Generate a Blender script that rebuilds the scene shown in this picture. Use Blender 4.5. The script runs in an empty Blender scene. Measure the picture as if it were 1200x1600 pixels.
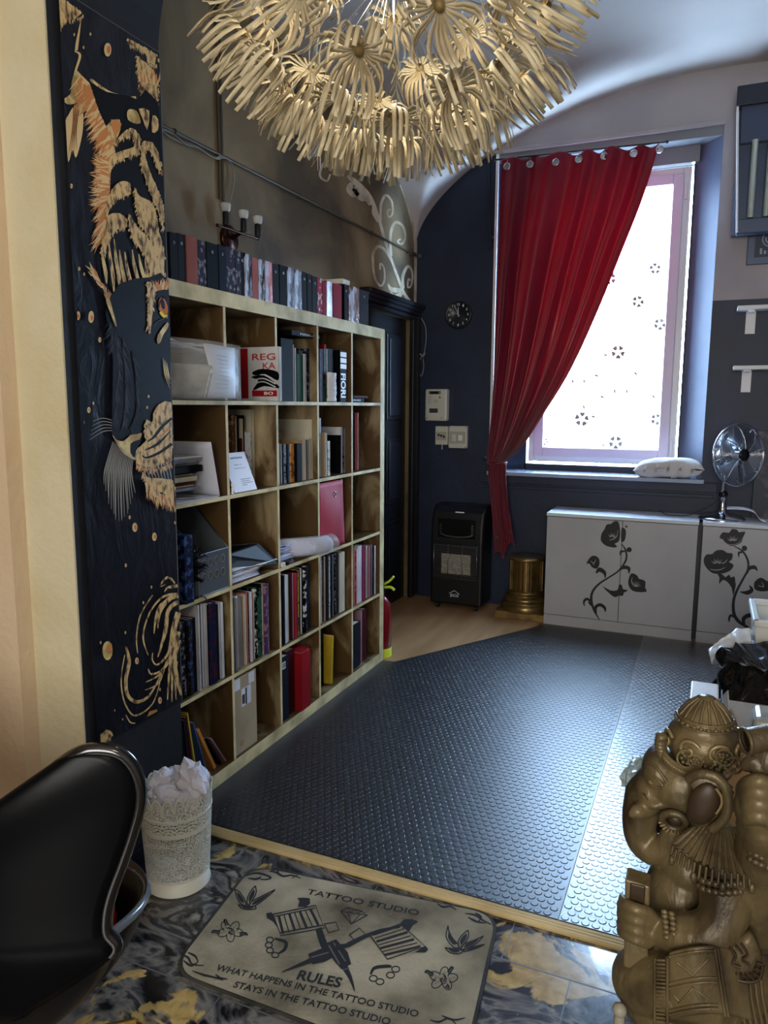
import bpy, bmesh, math, random
import numpy as np
from mathutils import Vector, Matrix, Euler, noise
random.seed(7)
PI = math.pi
SC = bpy.context.scene
COL = SC.collection

# ------------------------------------------------------------------ camera
CAM_LOC = np.array([1.64266594, -1.90845005, 1.44321069])
YAW, PITCH, ROLL, FPX = -.412117, .141939325, .00506762824, 1161.93257   # focal length in pixels of a 1200x1600 picture
_cy, _sy, _cp, _sp = math.cos(YAW), math.sin(YAW), math.cos(PITCH), math.sin(PITCH)
_f = np.array([_sy*_cp, _cy*_cp, -_sp]); _r = np.array([_cy, -_sy, 0.]); _u = np.cross(_r, _f)
_c, _s = math.cos(ROLL), math.sin(ROLL)
RR = np.array([_r*_c+_u*_s, -_r*_s+_u*_c, _f])
cam_d = bpy.data.cameras.new('camera'); cam = bpy.data.objects.new('camera', cam_d); COL.objects.link(cam)
cam_d.sensor_fit = 'VERTICAL'; cam_d.sensor_height = 24.0; cam_d.lens = 24.0*FPX/1600.0
cam_d.clip_start = .02; cam_d.clip_end = 200
cam.matrix_world = Matrix(((RR[0][0], RR[1][0], -RR[2][0], CAM_LOC[0]),
                           (RR[0][1], RR[1][1], -RR[2][1], CAM_LOC[1]),
                           (RR[0][2], RR[1][2], -RR[2][2], CAM_LOC[2]), (0, 0, 0, 1)))
SC.camera = cam

def ray(px, py):
    return np.array([(px-600)/FPX, -(py-800)/FPX, 1.]) @ RR
def at(ax, val, px, py):
    """point of the photograph measured on the real plane axis=val"""
    d = ray(px, py); t = (val-CAM_LOC[ax])/d[ax]
    return Vector(CAM_LOC+t*d)
def atZ(z, px, py): return at(2, z, px, py)
def atY(y, px, py): return at(1, y, px, py)
def atX(x, px, py): return at(0, x, px, py)

# ------------------------------------------------------------------ world, daylight, exposure
SC.view_settings.view_transform = 'Standard'; SC.view_settings.look = 'None'
SC.view_settings.gamma = 1; SC.view_settings.use_curve_mapping = False
SC.view_settings.exposure = EXPOSURE = 0.60
W = bpy.data.worlds.new('daylight'); SC.world = W; W.use_nodes = True
bg = W.node_tree.nodes['Background']; bg.inputs[0].default_value = (.50, .72, 1.0, 1); bg.inputs[1].default_value = 30

def area(name, loc, rot, sx, sy, power, color, portal=False, spread=PI):
    l = bpy.data.lights.new(name, 'AREA'); l.shape = 'RECTANGLE'; l.size = sx; l.size_y = sy
    l.energy = power; l.color = color; l.spread = spread
    if portal: l.cycles.is_portal = True
    o = bpy.data.objects.new(name, l); COL.objects.link(o); o.location = loc; o.rotation_euler = rot
    return o
area('window_daylight_portal', (.93, 3.60, 2.02), (-PI/2, 0, 0), .98, 1.92, 10, (1, 1, 1), portal=True)
area('front_room_fill', (1.9, -4.44, 1.75), (PI/2, 0, 0), 1.9, 1.7, 78, (1.0, .965, .90))  # added front fill lamp before a solid wall without a window
area('front_room_warm_fill', (2.6, -2.9, 3.1), (.5, .3, 0), .5, .5, 8, (1.0, .88, .72))  # added warm fill for the front room, no lamp hangs there

# ------------------------------------------------------------------ material helpers
def lin(c): 
    c = c/255.
    return c/12.92 if c <= .04045 else ((c+.055)/1.055)**2.4
def rgb(t): return (lin(t[0]), lin(t[1]), lin(t[2]), 1)
MATS = {}
def M(name, col, rough=.55, metal=0., col2=None, scale=6., detail=5., stretch=(1, 1, 1), lo=.4, hi=.6, bump=0., bscale=None,
      coat=0., coat_r=.12, trans=0., ior=1.45, alpha=1., spec=None, dist=0., sss=0.):
    if name in MATS: return MATS[name]
    m = bpy.data.materials.new(name); m.use_nodes = True; nt = m.node_tree; b = nt.nodes['Principled BSDF']
    b.inputs['Base Color'].default_value = rgb(col); b.inputs['Roughness'].default_value = rough; b.inputs['Metallic'].default_value = metal
    b.inputs['Coat Weight'].default_value = coat; b.inputs['Coat Roughness'].default_value = coat_r
    b.inputs['Transmission Weight'].default_value = trans; b.inputs['IOR'].default_value = ior; b.inputs['Alpha'].default_value = alpha
    if spec is not None: b.inputs['Specular IOR Level'].default_value = spec
    tc = nt.nodes.new('ShaderNodeTexCoord'); mp = nt.nodes.new('ShaderNodeMapping'); mp.inputs['Scale'].default_value = stretch
    nt.links.new(tc.outputs['Object'], mp.inputs['Vector'])
    def nz(sc, dt):
        n = nt.nodes.new('ShaderNodeTexNoise'); n.inputs['Scale'].default_value = sc; n.inputs['Detail'].default_value = dt
        n.inputs['Distortion'].default_value = dist
        nt.links.new(mp.outputs['Vector'], n.inputs['Vector']); return n
    if col2 is not None:
        n = nz(scale, detail); mr = nt.nodes.new('ShaderNodeMapRange'); mr.inputs['From Min'].default_value = lo; mr.inputs['From Max'].default_value = hi
        nt.links.new(n.outputs['Fac'], mr.inputs['Value'])
        mx = nt.nodes.new('ShaderNodeMix'); mx.data_type = 'RGBA'; mx.inputs['A'].default_value = rgb(col); mx.inputs['B'].default_value = rgb(col2)
        nt.links.new(mr.outputs['Result'], mx.inputs['Factor']); nt.links.new(mx.outputs['Result'], b.inputs['Base Color'])
    if bump:
        n2 = nz(bscale or scale*3, 4); bp = nt.nodes.new('ShaderNodeBump'); bp.inputs['Strength'].default_value = min(1, bump); bp.inputs['Distance'].default_value = .01*max(1, bump)
        nt.links.new(n2.outputs['Fac'], bp.inputs['Height']); nt.links.new(bp.outputs['Normal'], b.inputs['Normal'])
    MATS[name] = m; return m

def marble():
    m = bpy.data.materials.new('marble_tile'); m.use_nodes = True; nt = m.node_tree; N = nt.nodes; L = nt.links; b = N['Principled BSDF']
    tc = N.new('ShaderNodeTexCoord')
    def noise_(sc, dt, di, off=(0, 0, 0), st=(1, 1, 1)):
        mp = N.new('ShaderNodeMapping'); mp.inputs['Location'].default_value = off; mp.inputs['Scale'].default_value = st; mp.inputs['Rotation'].default_value = (0, 0, .6)
        L.new(tc.outputs['Object'], mp.inputs['Vector']); n = N.new('ShaderNodeTexNoise')
        n.inputs['Scale'].default_value = sc; n.inputs['Detail'].default_value = dt; n.inputs['Distortion'].default_value = di
        L.new(mp.outputs['Vector'], n.inputs['Vector']); return n.outputs['Fac']
    def ramp(fac, st):
        r = N.new('ShaderNodeValToRGB'); L.new(fac, r.inputs['Fac'])
        while len(r.color_ramp.elements) < len(st): r.color_ramp.elements.new(.5)
        for e, (p, c) in zip(r.color_ramp.elements, st): e.position = p; e.color = rgb(c)
        return r.outputs['Color']
    base = ramp(noise_(4.2, 7, 1.6, st=(1, 1.5, 1)), [(.0, (14, 15, 18)), (.42, (18, 19, 23)), (.47, (74, 76, 80)), (.53, (120, 118, 112)), (.57, (58, 60, 66)), (.62, (26, 28, 32)), (.70, (150, 146, 136)), (.8, (48, 50, 56))])
    gm = ramp(noise_(5.5, 6, 1.0, (3.1, 1.7, 0)), [(.0, (0, 0, 0)), (.565, (0, 0, 0)), (.59, (255, 255, 255)), (1, (255, 255, 255))])
    mx = N.new('ShaderNodeMix'); mx.data_type = 'RGBA'; L.new(gm, mx.inputs['Factor']); L.new(base, mx.inputs['A'])
    gold = ramp(noise_(30, 4, .4), [(.3, (150, 122, 66)), (.7, (196, 172, 112))]); L.new(gold, mx.inputs['B'])
    L.new(mx.outputs['Result'], b.inputs['Base Color']); b.inputs['Roughness'].default_value = .2; b.inputs['Coat Weight'].default_value = .4
    n = noise_(7, 3, .5); bp = N.new('ShaderNodeBump'); bp.inputs['Strength'].default_value = .12; bp.inputs['Distance'].default_value = .01
    L.new(n, bp.inputs['Height']); L.new(bp.outputs['Normal'], b.inputs['Normal'])
    return m
def wood_laminate():
    m = M('oak_laminate', (176, 140, 100), .38, col2=(150, 112, 74), scale=9, stretch=(1, .12, 1), lo=.35, hi=.65)
    return m
def translucent_mat(name, col, fac, rough=.45, sheen=0., metal=0.):
    m = M(name, col, rough, metal, col2=tuple(int(c*.72) for c in col), scale=3, stretch=(7, 7, .6), lo=.3, hi=.75)
    nt = m.node_tree; b = nt.nodes['Principled BSDF']; out = nt.nodes['Material Output']
    b.inputs['Sheen Weight'].default_value = sheen
    t = nt.nodes.new('ShaderNodeBsdfTranslucent'); t.inputs['Color'].default_value = rgb(col)
    mx = nt.nodes.new('ShaderNodeMixShader'); mx.inputs[0].default_value = fac
    nt.links.new(b.outputs[0], mx.inputs[1]); nt.links.new(t.outputs[0], mx.inputs[2]); nt.links.new(mx.outputs[0], out.inputs[0]); return m
def film_glass():
    m = bpy.data.materials.new('film_covered_glass'); m.use_nodes = True; nt = m.node_tree; out = nt.nodes['Material Output']
    nt.nodes.remove(nt.nodes['Principled BSDF'])
    tr = nt.nodes.new('ShaderNodeBsdfTransparent'); tr.inputs[0].default_value = (.96, .98, 1, 1)
    tl = nt.nodes.new('ShaderNodeBsdfTranslucent'); tl.inputs[0].default_value = (.9, .95, 1, 1)
    gl = nt.nodes.new('ShaderNodeBsdfGlossy'); gl.inputs['Roughness'].default_value = .1
    a = nt.nodes.new('ShaderNodeMixShader'); a.inputs[0].default_value = .25; nt.links.new(tr.outputs[0], a.inputs[1]); nt.links.new(tl.outputs[0], a.inputs[2])
    c = nt.nodes.new('ShaderNodeMixShader'); c.inputs[0].default_value = .04; nt.links.new(a.outputs[0], c.inputs[1]); nt.links.new(gl.outputs[0], c.inputs[2])
    nt.links.new(c.outputs[0], out.inputs[0]); return m
def clear_plastic(name, tint, fac=.45, rough=.2):
    m = bpy.data.materials.new(name); m.use_nodes = True; nt = m.node_tree; out = nt.nodes['Material Output']; b = nt.nodes['Principled BSDF']
    b.inputs['Base Color'].default_value = rgb(tint); b.inputs['Roughness'].default_value = rough
    tr = nt.nodes.new('ShaderNodeBsdfTransparent')
    a = nt.nodes.new('ShaderNodeMixShader'); a.inputs[0].default_value = fac
    nt.links.new(tr.outputs[0], a.inputs[1]); nt.links.new(b.outputs[0], a.inputs[2]); nt.links.new(a.outputs[0], out.inputs[0])
    MATS[name] = m; return m

# ------------------------------------------------------------------ mesh helpers
class MB:
    def __init__(s): s.v = []; s.f = []; s.m = []; s.sm = []
    def add(s, vs, fs, mi=0, smooth=False):
        o = len(s.v); s.v += [tuple(v) for v in vs]; s.f += [tuple(i+o for i in f) for f in fs]
        s.m += [mi]*len(fs); s.sm += [smooth]*len(fs); return s
    def obox(s, c, ax, ay, az, mi=0):
        c = Vector(c); ax, ay, az = Vector(ax), Vector(ay), Vector(az)
        vs = [c+ax*i+ay*j+az*k for i in (-1, 1) for j in (-1, 1) for k in (-1, 1)]
        fs = [(0, 1, 3, 2), (4, 6, 7, 5), (0, 4, 5, 1), (2, 3, 7, 6), (0, 2, 6, 4), (1, 5, 7, 3)]
        if ax.cross(ay).dot(az) < 0: fs = [f[::-1] for f in fs]
        return s.add(vs, fs, mi)
    def box(s, x0, y0, z0, x1, y1, z1, mi=0):
        return s.obox(((x0+x1)/2, (y0+y1)/2, (z0+z1)/2), (abs(x1-x0)/2, 0, 0), (0, abs(y1-y0)/2, 0), (0, 0, abs(z1-z0)/2), mi)
    def tube(s, pts, r, n=10, mi=0, cap=True, closed=False, squash=None):
        pts = [Vector(p) for p in pts]; N = len(pts)
        rs = r if isinstance(r, (list, tuple)) else [r]*N
        vs = []; up = None
        for i, p in enumerate(pts):
            if closed: d = pts[(i+1) % N]-pts[i-1]
            else: d = pts[min(i+1, N-1)]-pts[max(i-1, 0)]
            if d.length < 1e-9: d = Vector((0, 0, 1))
            d.normalize()
            if up is None: up = Vector((0, 0, 1)) if abs(d.z) < .9 else Vector((1, 0, 0))
            a = (up-d*up.dot(d))
            if a.length < 1e-6: a = d.orthogonal()
            a.normalize(); b = d.cross(a); up = a
            for k in range(n):
                t = 2*PI*k/n; q1 = math.cos(t)*rs[i]; q2 = math.sin(t)*rs[i]
                if squash: q1 *= squash
                vs.append(p+a*q1+b*q2)
        fs = []
        R = N if closed else N-1
        for i in range(R):
            j = (i+1) % N
            for k in range(n):
                l = (k+1) % n; fs.append((i*n+k, i*n+l, j*n+l, j*n+k))
        s.add(vs, fs, mi, True)
        if cap and not closed:
            s.add([vs[k] for k in range(n)], [tuple(range(n))[::-1]], mi); s.add([vs[(N-1)*n+k] for k in range(n)], [tuple(range(n))], mi)
        return s
    def cyl(s, p0, p1, r0, r1=None, n=20, mi=0): return s.tube([p0, p1], [r0, r0 if r1 is None else r1], n, mi)
    def lathe(s, c, prof, n=32, mi=0, axis=(0, 0, 1), smooth=True, rib=None):
        c = Vector(c); w = Vector(axis).normalized(); a = w.orthogonal().normalized(); b = w.cross(a)
        if abs(w.z) > .99: a = Vector((1, 0, 0)); b = w.cross(a)
        vs = []
        for r, h in prof:
            for k in range(n):
                t = 2*PI*k/n; q = r*(rib(k) if rib else 1); vs.append(c+a*math.cos(t)*q+b*math.sin(t)*q+w*h)
        fs = [(i*n+k, i*n+(k+1) % n, (i+1)*n+(k+1) % n, (i+1)*n+k) for i in range(len(prof)-1) for k in range(n)]
        s.add(vs, fs, mi, smooth); 
        if prof[0][0] > 1e-5: s.add(vs[:n], [tuple(range(n))[::-1]], mi)
        if prof[-1][0] > 1e-5: s.add(vs[-n:], [tuple(range(n))], mi)
        return s
    def ball(s, c, r, n=12, mi=0, rot=None):
        if not isinstance(r, (tuple, list)): r = (r, r, r)
        c = Vector(c); vs = []; m = max(4, n//2)
        E = rot.to_matrix() if rot else Matrix.Identity(3)
        for i in range(m+1):
            ph = PI*i/m
            for k in range(n):
                t = 2*PI*k/n
                vs.append(c+E@Vector((r[0]*math.sin(ph)*math.cos(t), r[1]*math.sin(ph)*math.sin(t), r[2]*math.cos(ph))))
        fs = [(i*n+k, (i+1)*n+k, (i+1)*n+(k+1) % n, i*n+(k+1) % n) for i in range(m) for k in range(n)]
        return s.add(vs, fs, mi, True)
    def torus(s, c, R, r, axis=(0, 0, 1), n=32, k=8, mi=0, a0=0, a1=2*PI):
        c = Vector(c); w = Vector(axis).normalized(); a = w.orthogonal().normalized(); b = w.cross(a)
        full = abs(a1-a0-2*PI) < 1e-4; N = n if full else n+1
        return s.tube([c+(a*math.cos(a0+(a1-a0)*i/n)+b*math.sin(a0+(a1-a0)*i/n))*R for i in range(N)], r, k, mi, closed=full)
    def grid(s, fn, nu, nv, mi=0, smooth=True, wrap=False):
        vs = [fn(i/nu, j/nv) for j in range(nv+1) for i in range(nu+1)]
        fs = [(j*(nu+1)+i, j*(nu+1)+i+1, (j+1)*(nu+1)+i+1, (j+1)*(nu+1)+i) for j in range(nv) for i in range(nu)]
        return s.add(vs, fs, mi, smooth)
    def poly(s, pts, mi=0, thick=None):
        if thick is None: return s.add(pts, [tuple(range(len(pts)))], mi)
        n = len(pts); th = Vector(thick); top = [Vector(p)+th for p in pts]
        return s.add(list(pts)+top, [tuple(range(n))[::-1], tuple(range(n, 2*n))]+[(i, (i+1) % n, n+(i+1) % n, n+i) for i in range(n)], mi)
    def build(s, name, mats, parent=None, bevel=0, bseg=2, subsurf=0, solid=0, weld=False, loc=None):
        me = bpy.data.meshes.new(name); off = Vector(loc) if loc is not None else Vector((0, 0, 0))
        me.from_pydata([tuple(Vector(v)-off) for v in s.v] if loc is not None else s.v, [], s.f)
        if not isinstance(mats, (list, tuple)): mats = [mats]
        for m in mats: me.materials.append(m)
        me.polygons.foreach_set('material_index', s.m); me.polygons.foreach_set('use_smooth', s.sm); me.update()
        if weld:
            bm = bmesh.new(); bm.from_mesh(me); bmesh.ops.remove_doubles(bm, verts=bm.verts, dist=1e-5); bmesh.ops.recalc_face_normals(bm, faces=bm.faces); bm.to_mesh(me); bm.free()
        o = bpy.data.objects.new(name, me); COL.objects.link(o); o.location = off
        if parent is not None:
            o.parent = parent; o.matrix_parent_inverse = Matrix.Translation(parent.location).inverted()
        if solid:
            md = o.modifiers.new('solid', 'SOLIDIFY'); md.thickness = solid; md.offset = 0
        if bevel:
            md = o.modifiers.new('bevel', 'BEVEL'); md.width = bevel; md.segments = bseg; md.limit_method = 'ANGLE'; md.angle_limit = .6
        if subsurf:
            md = o.modifiers.new('sub', 'SUBSURF'); md.levels = subsurf; md.render_levels = subsurf
        return o
def tag(o, label, cat, group=None, kind=None):
    o['label'] = label; o['category'] = cat
    if group: o['group'] = group
    if kind: o['kind'] = kind
    return o
def thing(name, loc, label, cat, group=None):
    o = bpy.data.objects.new(name, None); COL.objects.link(o); o.location = Vector(loc); o.empty_display_size = .05
    return tag(o, label, cat, group)
def struct(o, label=None):
    o['kind'] = 'structure'
    if label: o['label'] = label
    return o
def smoothpath(pts, n=6):
    """Catmull-Rom through 2-D or 3-D points"""
    P = [Vector(p) for p in pts]; out = []
    for i in range(len(P)-1):
        p0 = P[max(i-1, 0)]; p1 = P[i]; p2 = P[i+1]; p3 = P[min(i+2, len(P)-1)]
        for k in range(n):
            t = k/n; out.append(.5*((2*p1)+(-p0+p2)*t+(2*p0-5*p1+4*p2-p3)*t*t+(-p0+3*p1-3*p2+p3)*t**3))
    out.append(P[-1]); return out
def closedpath(pts, n=5):
    P = [Vector(p) for p in pts]; N = len(P); out = []
    for i in range(N):
        p0, p1, p2, p3 = P[i-1], P[i], P[(i+1) % N], P[(i+2) % N]
        for k in range(n):
            t = k/n; out.append(.5*((2*p1)+(-p0+p2)*t+(2*p0-5*p1+4*p2-p3)*t*t+(-p0+3*p1-3*p2+p3)*t**3))
    return out
class Art:
    """flat drawing on a real plane; points are read off the photograph with crop scale and origin"""
    def __init__(s, fn, sc=1., ox=0., oy=0.): s.fn = fn; s.sc = sc; s.ox = ox; s.oy = oy; s.mb = MB(); s.k = 0
    def P(s, x, y, lift=0.): return s.fn(s.ox+x/s.sc, s.oy+y/s.sc, s.k+lift)
    def poly(s, pts, mi=0, curve=0):
        pts = [Vector((p[0], p[1])) for p in pts]
        if curve: pts = closedpath(pts, curve)
        s.mb.add([s.P(p.x, p.y) for p in pts], [tuple(range(len(pts)))], mi); s.k += .000014
    def line(s, pts, w, mi=0, n=6):
        pts = [Vector((p[0], p[1])) for p in pts]
        if n > 1 and len(pts) > 2: pts = smoothpath(pts, n)
        N = len(pts); ws = w if isinstance(w, (list, tuple)) else [w]*2
        vs = []
        for i, p in enumerate(pts):
            d = pts[min(i+1, N-1)]-pts[max(i-1, 0)]
            if d.length < 1e-6: d = Vector((1, 0))
            d.normalize(); nn = Vector((-d.y, d.x)); t = i/(N-1)*(len(ws)-1); j = min(int(t), len(ws)-2); ww = (ws[j]*(1-(t-j))+ws[j+1]*(t-j))/2
            vs += [p+nn*ww, p-nn*ww]
        s.mb.add([s.P(v.x, v.y) for v in vs], [(2*i, 2*i+1, 2*i+3, 2*i+2) for i in range(N-1)], mi); s.k += .000014
    def disc(s, cx, cy, rx, ry=None, mi=0, rot=0, n=14):
        ry = ry or rx
        s.poly([(cx+rx*math.cos(2*PI*i/n)*math.cos(rot)-ry*math.sin(2*PI*i/n)*math.sin(rot), cy+rx*math.cos(2*PI*i/n)*math.sin(rot)+ry*math.sin(2*PI*i/n)*math.cos(rot)) for i in range(n)], mi)
    def ring(s, cx, cy, rx, ry, w, mi=0, rot=0, a0=0, a1=2*PI, n=18):
        pts = []
        for i in range(n+1):
            a = a0+(a1-a0)*i/n; pts.append((cx+rx*math.cos(a)*math.cos(rot)-ry*math.sin(a)*math.sin(rot), cy+rx*math.cos(a)*math.sin(rot)+ry*math.sin(a)*math.cos(rot)))
        s.line(pts, w, mi, 1)
    def fur(s, path, ang, length, w, mi=0, count=40, jit=.35, side=None):
        pts = smoothpath([(p[0], p[1]) for p in path], 8)
        for i in range(count):
            t = random.random()*(len(pts)-1); j = min(int(t), len(pts)-2); p = pts[j].lerp(pts[j+1], t-j)
            a = (ang[0]+(ang[1]-ang[0])*t/(len(pts)-1))+random.uniform(-jit, jit); L = length*random.uniform(.5, 1.15)
            q = p+Vector((math.cos(a), math.sin(a)))*L; nn = Vector((-math.sin(a), math.cos(a)))*w/2
            mid = p.lerp(q, .55)+nn*random.uniform(-1.5, 1.5); m_ = mi if not isinstance(mi, (list, tuple)) else random.choice(mi)
            s.mb.add([s.P(v.x, v.y) for v in (p+nn, p-nn, mid-nn*.7, q, mid+nn*.7)], [(0, 1, 2, 3, 4)], m_); s.k += .000003
        s.k += .00004
def text_mesh(txt, name, p0, p1, normal, height, mat, parent, depth=.0006, bold=0., squeeze=None):
    """lettering from p0 to p1 (baseline), standing 'height' high on the plane with that normal"""
    cu = bpy.data.curves.new(name, 'FONT'); cu.body = txt; cu.size = 1; cu.extrude = 0; cu.offset = bold; cu.resolution_u = 3
    tmp = bpy.data.objects.new(name, cu); COL.objects.link(tmp)
    dg = bpy.context.evaluated_depsgraph_get(); me = bpy.data.meshes.new_from_object(tmp.evaluated_get(dg))
    bpy.data.objects.remove(tmp); bpy.data.curves.remove(cu)
    co = np.array([v.co[:] for v in me.vertices]); x0, x1 = co[:, 0].min(), co[:, 0].max(); y0, y1 = co[:, 1].min(), co[:, 1].max()
    p0 = Vector(p0); p1 = Vector(p1); ux = (p1-p0); n = Vector(normal).normalized(); uy = n.cross(ux.normalized())
    for v in me.vertices:
        v.co = p0+ux*((v.co.x-x0)/(x1-x0))+uy*height*((v.co.y-y0)/max(1e-6, (y1-y0)))+n*depth
    me.materials.clear(); me.materials.append(mat)
    o = bpy.data.objects.new(name, me); COL.objects.link(o)
    if parent is not None: o.parent = parent; o.matrix_parent_inverse = Matrix.Translation(parent.location).inverted()
    return o
# ================================================================== materials
NAVY = M('navy_wall_paint', (27, 39, 64), .5, col2=(22, 32, 55), scale=3, bump=.15, bscale=30)
NAVYD = M('navy_gloss_woodwork', (16, 20, 30), .36, col2=(12, 15, 23), scale=4)
PLASTER = M('brown_distressed_plaster', (88, 75, 54), .55, col2=(164, 142, 104), scale=1.7, detail=9, lo=.36, hi=.7, bump=.35, bscale=12, dist=.6)
CEIL = M('pale_ceiling_plaster', (206, 196, 186), .7, col2=(196, 186, 178), scale=1.3, bump=.2, bscale=7)
LILAC = M('pale_wall_plaster', (172, 165, 166), .7, col2=(160, 154, 158), scale=2, bump=.15, bscale=14)
CREAM = M('cream_wall_plaster', (208, 199, 168), .8, col2=(192, 178, 136), scale=2.4, detail=7, lo=.45, hi=.75, bump=.3, bscale=40)
CREAM2 = M('peach_wall_plaster', (210, 188, 158), .8, col2=(194, 160, 120), scale=1.6, detail=7, lo=.45, hi=.8, bump=.3, bscale=40)
BLACKW = M('black_wall_paint', (14, 16, 21), .6, col2=(18, 20, 26), scale=5, bump=.12, bscale=30)
RUBBER = M('black_rubber', (13, 17, 25), .40, col2=(18, 23, 32), scale=5, bump=.04, bscale=8, spec=.9, coat=.3, coat_r=.42)
RUBBER2 = M('glossy_rubber', (17, 22, 31), .34, col2=(24, 30, 40), scale=3, bump=.15, bscale=4, spec=1.0, coat=.8, coat_r=.36)
WHITEP = M('white_paint', (226, 226, 226), .4)
PVC = M('white_window_plastic', (222, 220, 224), .3)
CHROME = M('chrome', (205, 208, 214), .12, 1.)
STEEL = M('brushed_steel', (150, 154, 160), .3, 1.)
BLACKG = M('glossy_black_plastic', (14, 15, 18), .22)
BLACKM = M('matt_black_metal', (20, 21, 24), .5)
GOLDTRIM = M('brass_trim', (206, 186, 140), .42, .25, col2=(186, 164, 116), scale=5)
PAPER = M('white_paper', (226, 226, 230), .6, col2=(212, 214, 222), scale=12)
PAPERB = M('bluish_white_paper', (206, 212, 236), .6)
WHITEPL = M('white_plastic', (216, 216, 210), .4)
OAK = wood_laminate(); MARB = marble()
XL, YB, XR = -.39, 3.31, 3.60

# ------------------------------------------------------------------ floors
m = MB(); m.box(-.45, .03, -.06, XR, YB, 0); struct(m.build('floor', OAK), 'pale oak laminate floor of the back room')
m = MB(); m.box(-2.2, -4.5, -.06, XR, .03, 0); o = m.build('floor', MARB); struct(o, 'marbled black grey and gold floor tiles of the front room')
# rubber sheet with raised round studs, cut obliquely towards the far left corner
RP = [(.003, .055), (1.329, .055), (1.329, 2.94), (.665, 2.94), (.665, 2.86), (.075, 1.84), (.003, 1.84)]
RPS = [(.085, .055), (1.329, .055), (1.329, 2.94), (.665, 2.94), (.665, 2.86), (.085, 1.86)]
def inpoly(x, y, P):
    c = False; j = len(P)-1
    for i in range(len(P)):
        if (P[i][1] > y) != (P[j][1] > y) and x < (P[j][0]-P[i][0])*(y-P[i][1])/(P[j][1]-P[i][1])+P[i][0]: c = not c
        j = i
    return c
def studs(mb, P, z, mi=0):
    px, py, R1, R2, h, n = .0285, .0265, .0116, .0096, .0016, 14
    xs = min(p[0] for p in P); ys = min(p[1] for p in P); xe = max(p[0] for p in P); ye = max(p[1] for p in P)
    row = 0; y = ys+.014; V = []; F = []
    cs = [(math.cos(2*PI*k/n), math.sin(2*PI*k/n)) for k in range(n)]
    while y < ye-.012:
        x = xs+.014+(px/2 if row % 2 else 0)
        while x < xe-.013:
            if all(inpoly(x+a, y+b, P) for a, b in ((-.013, 0), (.013, 0), (0, -.013), (0, .013))):
                o = len(V)
                V += [(x+c*R1, y+s*R1, z) for c, s in cs]+[(x+c*(R2+.0013), y+s*(R2+.0013), z+h*.75) for c, s in cs]+[(x+c*R2, y+s*R2, z+h) for c, s in cs]
                for q in (0, n):
                    F += [(o+q+k, o+q+(k+1) % n, o+q+n+(k+1) % n, o+q+n+k) for k in range(n)]
                F.append(tuple(range(o+2*n, o+3*n)))
            x += px
        y += py; row += 1
    k = len(mb.v); mb.v += V; mb.f += [tuple(i+k for i in f) for f in F]; mb.m += [mi]*len(F); mb.sm += [False]*len(F)
m = MB(); m.poly([(x, y, .0005) for x, y in RP], thick=(0, 0, .0035)); studs(m, RPS, .004)
struct(m.build('floor', RUBBER), 'black rubber sheet with raised round studs, in front of the bookcase')
RP2 = [(1.332, .055), (2.75, .055), (2.75, 2.94), (1.332, 2.94)]
m = MB(); m.poly([(x, y, .0005) for x, y in RP2], thick=(0, 0, .0037)); studs(m, RP2, .0042)
struct(m.build('floor', RUBBER2), 'shinier studded rubber sheet right of the long seam')
# crinkled protective film over the sheet in front of the statue
PLFILM = clear_plastic('crinkled_film', (210, 225, 240), .10, .12)
def filmfn(u, v):
    x = 1.36+u*.78; y = .10+v*1.25
    return Vector((x+.02*math.sin(v*9), y, .0078+.0020*(noise.noise((x*7, y*7, 1))+1)))
m = MB(); m.grid(filmfn, 60, 90)
tag(m.build('protective_film', PLFILM), 'crinkled clear plastic film lying on the studded rubber floor at right', 'plastic film')
# threshold strip
m = MB(); x0, x1 = .10, 2.9
prof = [(.020, .0), (.020, .006), (.026, .012), (.032, .010), (.036, .013), (.042, .011), (.047, .014), (.053, .011), (.058, .012), (.066, .004), (.066, 0)]
m.add([(x0, a-.02, b+.001) for a, b in prof]+[(x1, a-.02, b+.001) for a, b in prof], [(i, i+1, len(prof)+i+1, len(prof)+i) for i in range(len(prof)-1)], 0)
struct(m.build('trim_1', GOLDTRIM), 'ribbed cream and brass floor threshold strip between marble and rubber')
# tile joints of the marble
m = MB()
JO = M('tile_joint', (92, 94, 98), .4)
for y in (-.155, -.56, -.96): m.box(-1.2, y-.002, 0, XR, y+.002, .0008)
for x in (.2, .6, 1.0, 1.4, 1.8): m.box(x-.0015, -.56, 0, x+.0015, -.155, .0008)
for x in (.4, .8, 1.22, 1.6): m.box(x-.0015, -.155, 0, x+.0015, .0, .0008)
for x in (.22, .62, 1.02, 1.42): m.box(x-.0015, -.96, 0, x+.0015, -.56, .0008)
struct(m.build('trim_2', JO), 'thin joints between the marbled floor tiles')

# ------------------------------------------------------------------ vaulted ceiling
def zA(x): t = min(1., abs(x-1.605)/2.0); return 2.60+.87*max(0, 1-t*t)**.6
def zB(y): t = min(1., abs(y-1.63)/1.69); return 2.50+.71*max(0, 1-t*t)**.5
def vault(u, v):
    uu = .5-.5*math.cos(PI*u); vv = .5-.5*math.cos(PI*v)
    x = XL-.01+(XR-XL+.02)*uu; y = -.04+(YB+.05)*vv
    return Vector((x, y, max(zA(x), zB(y))))
m = MB(); m.grid(vault, 140, 140); struct(m.build('ceiling', CEIL), 'pale groin vaulted ceiling of the back room')
m = MB(); m.box(-2.2, -4.5, 3.5, XR, -.04, 3.6); struct(m.build('ceiling', CEIL), 'flat ceiling of the front room')

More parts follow.
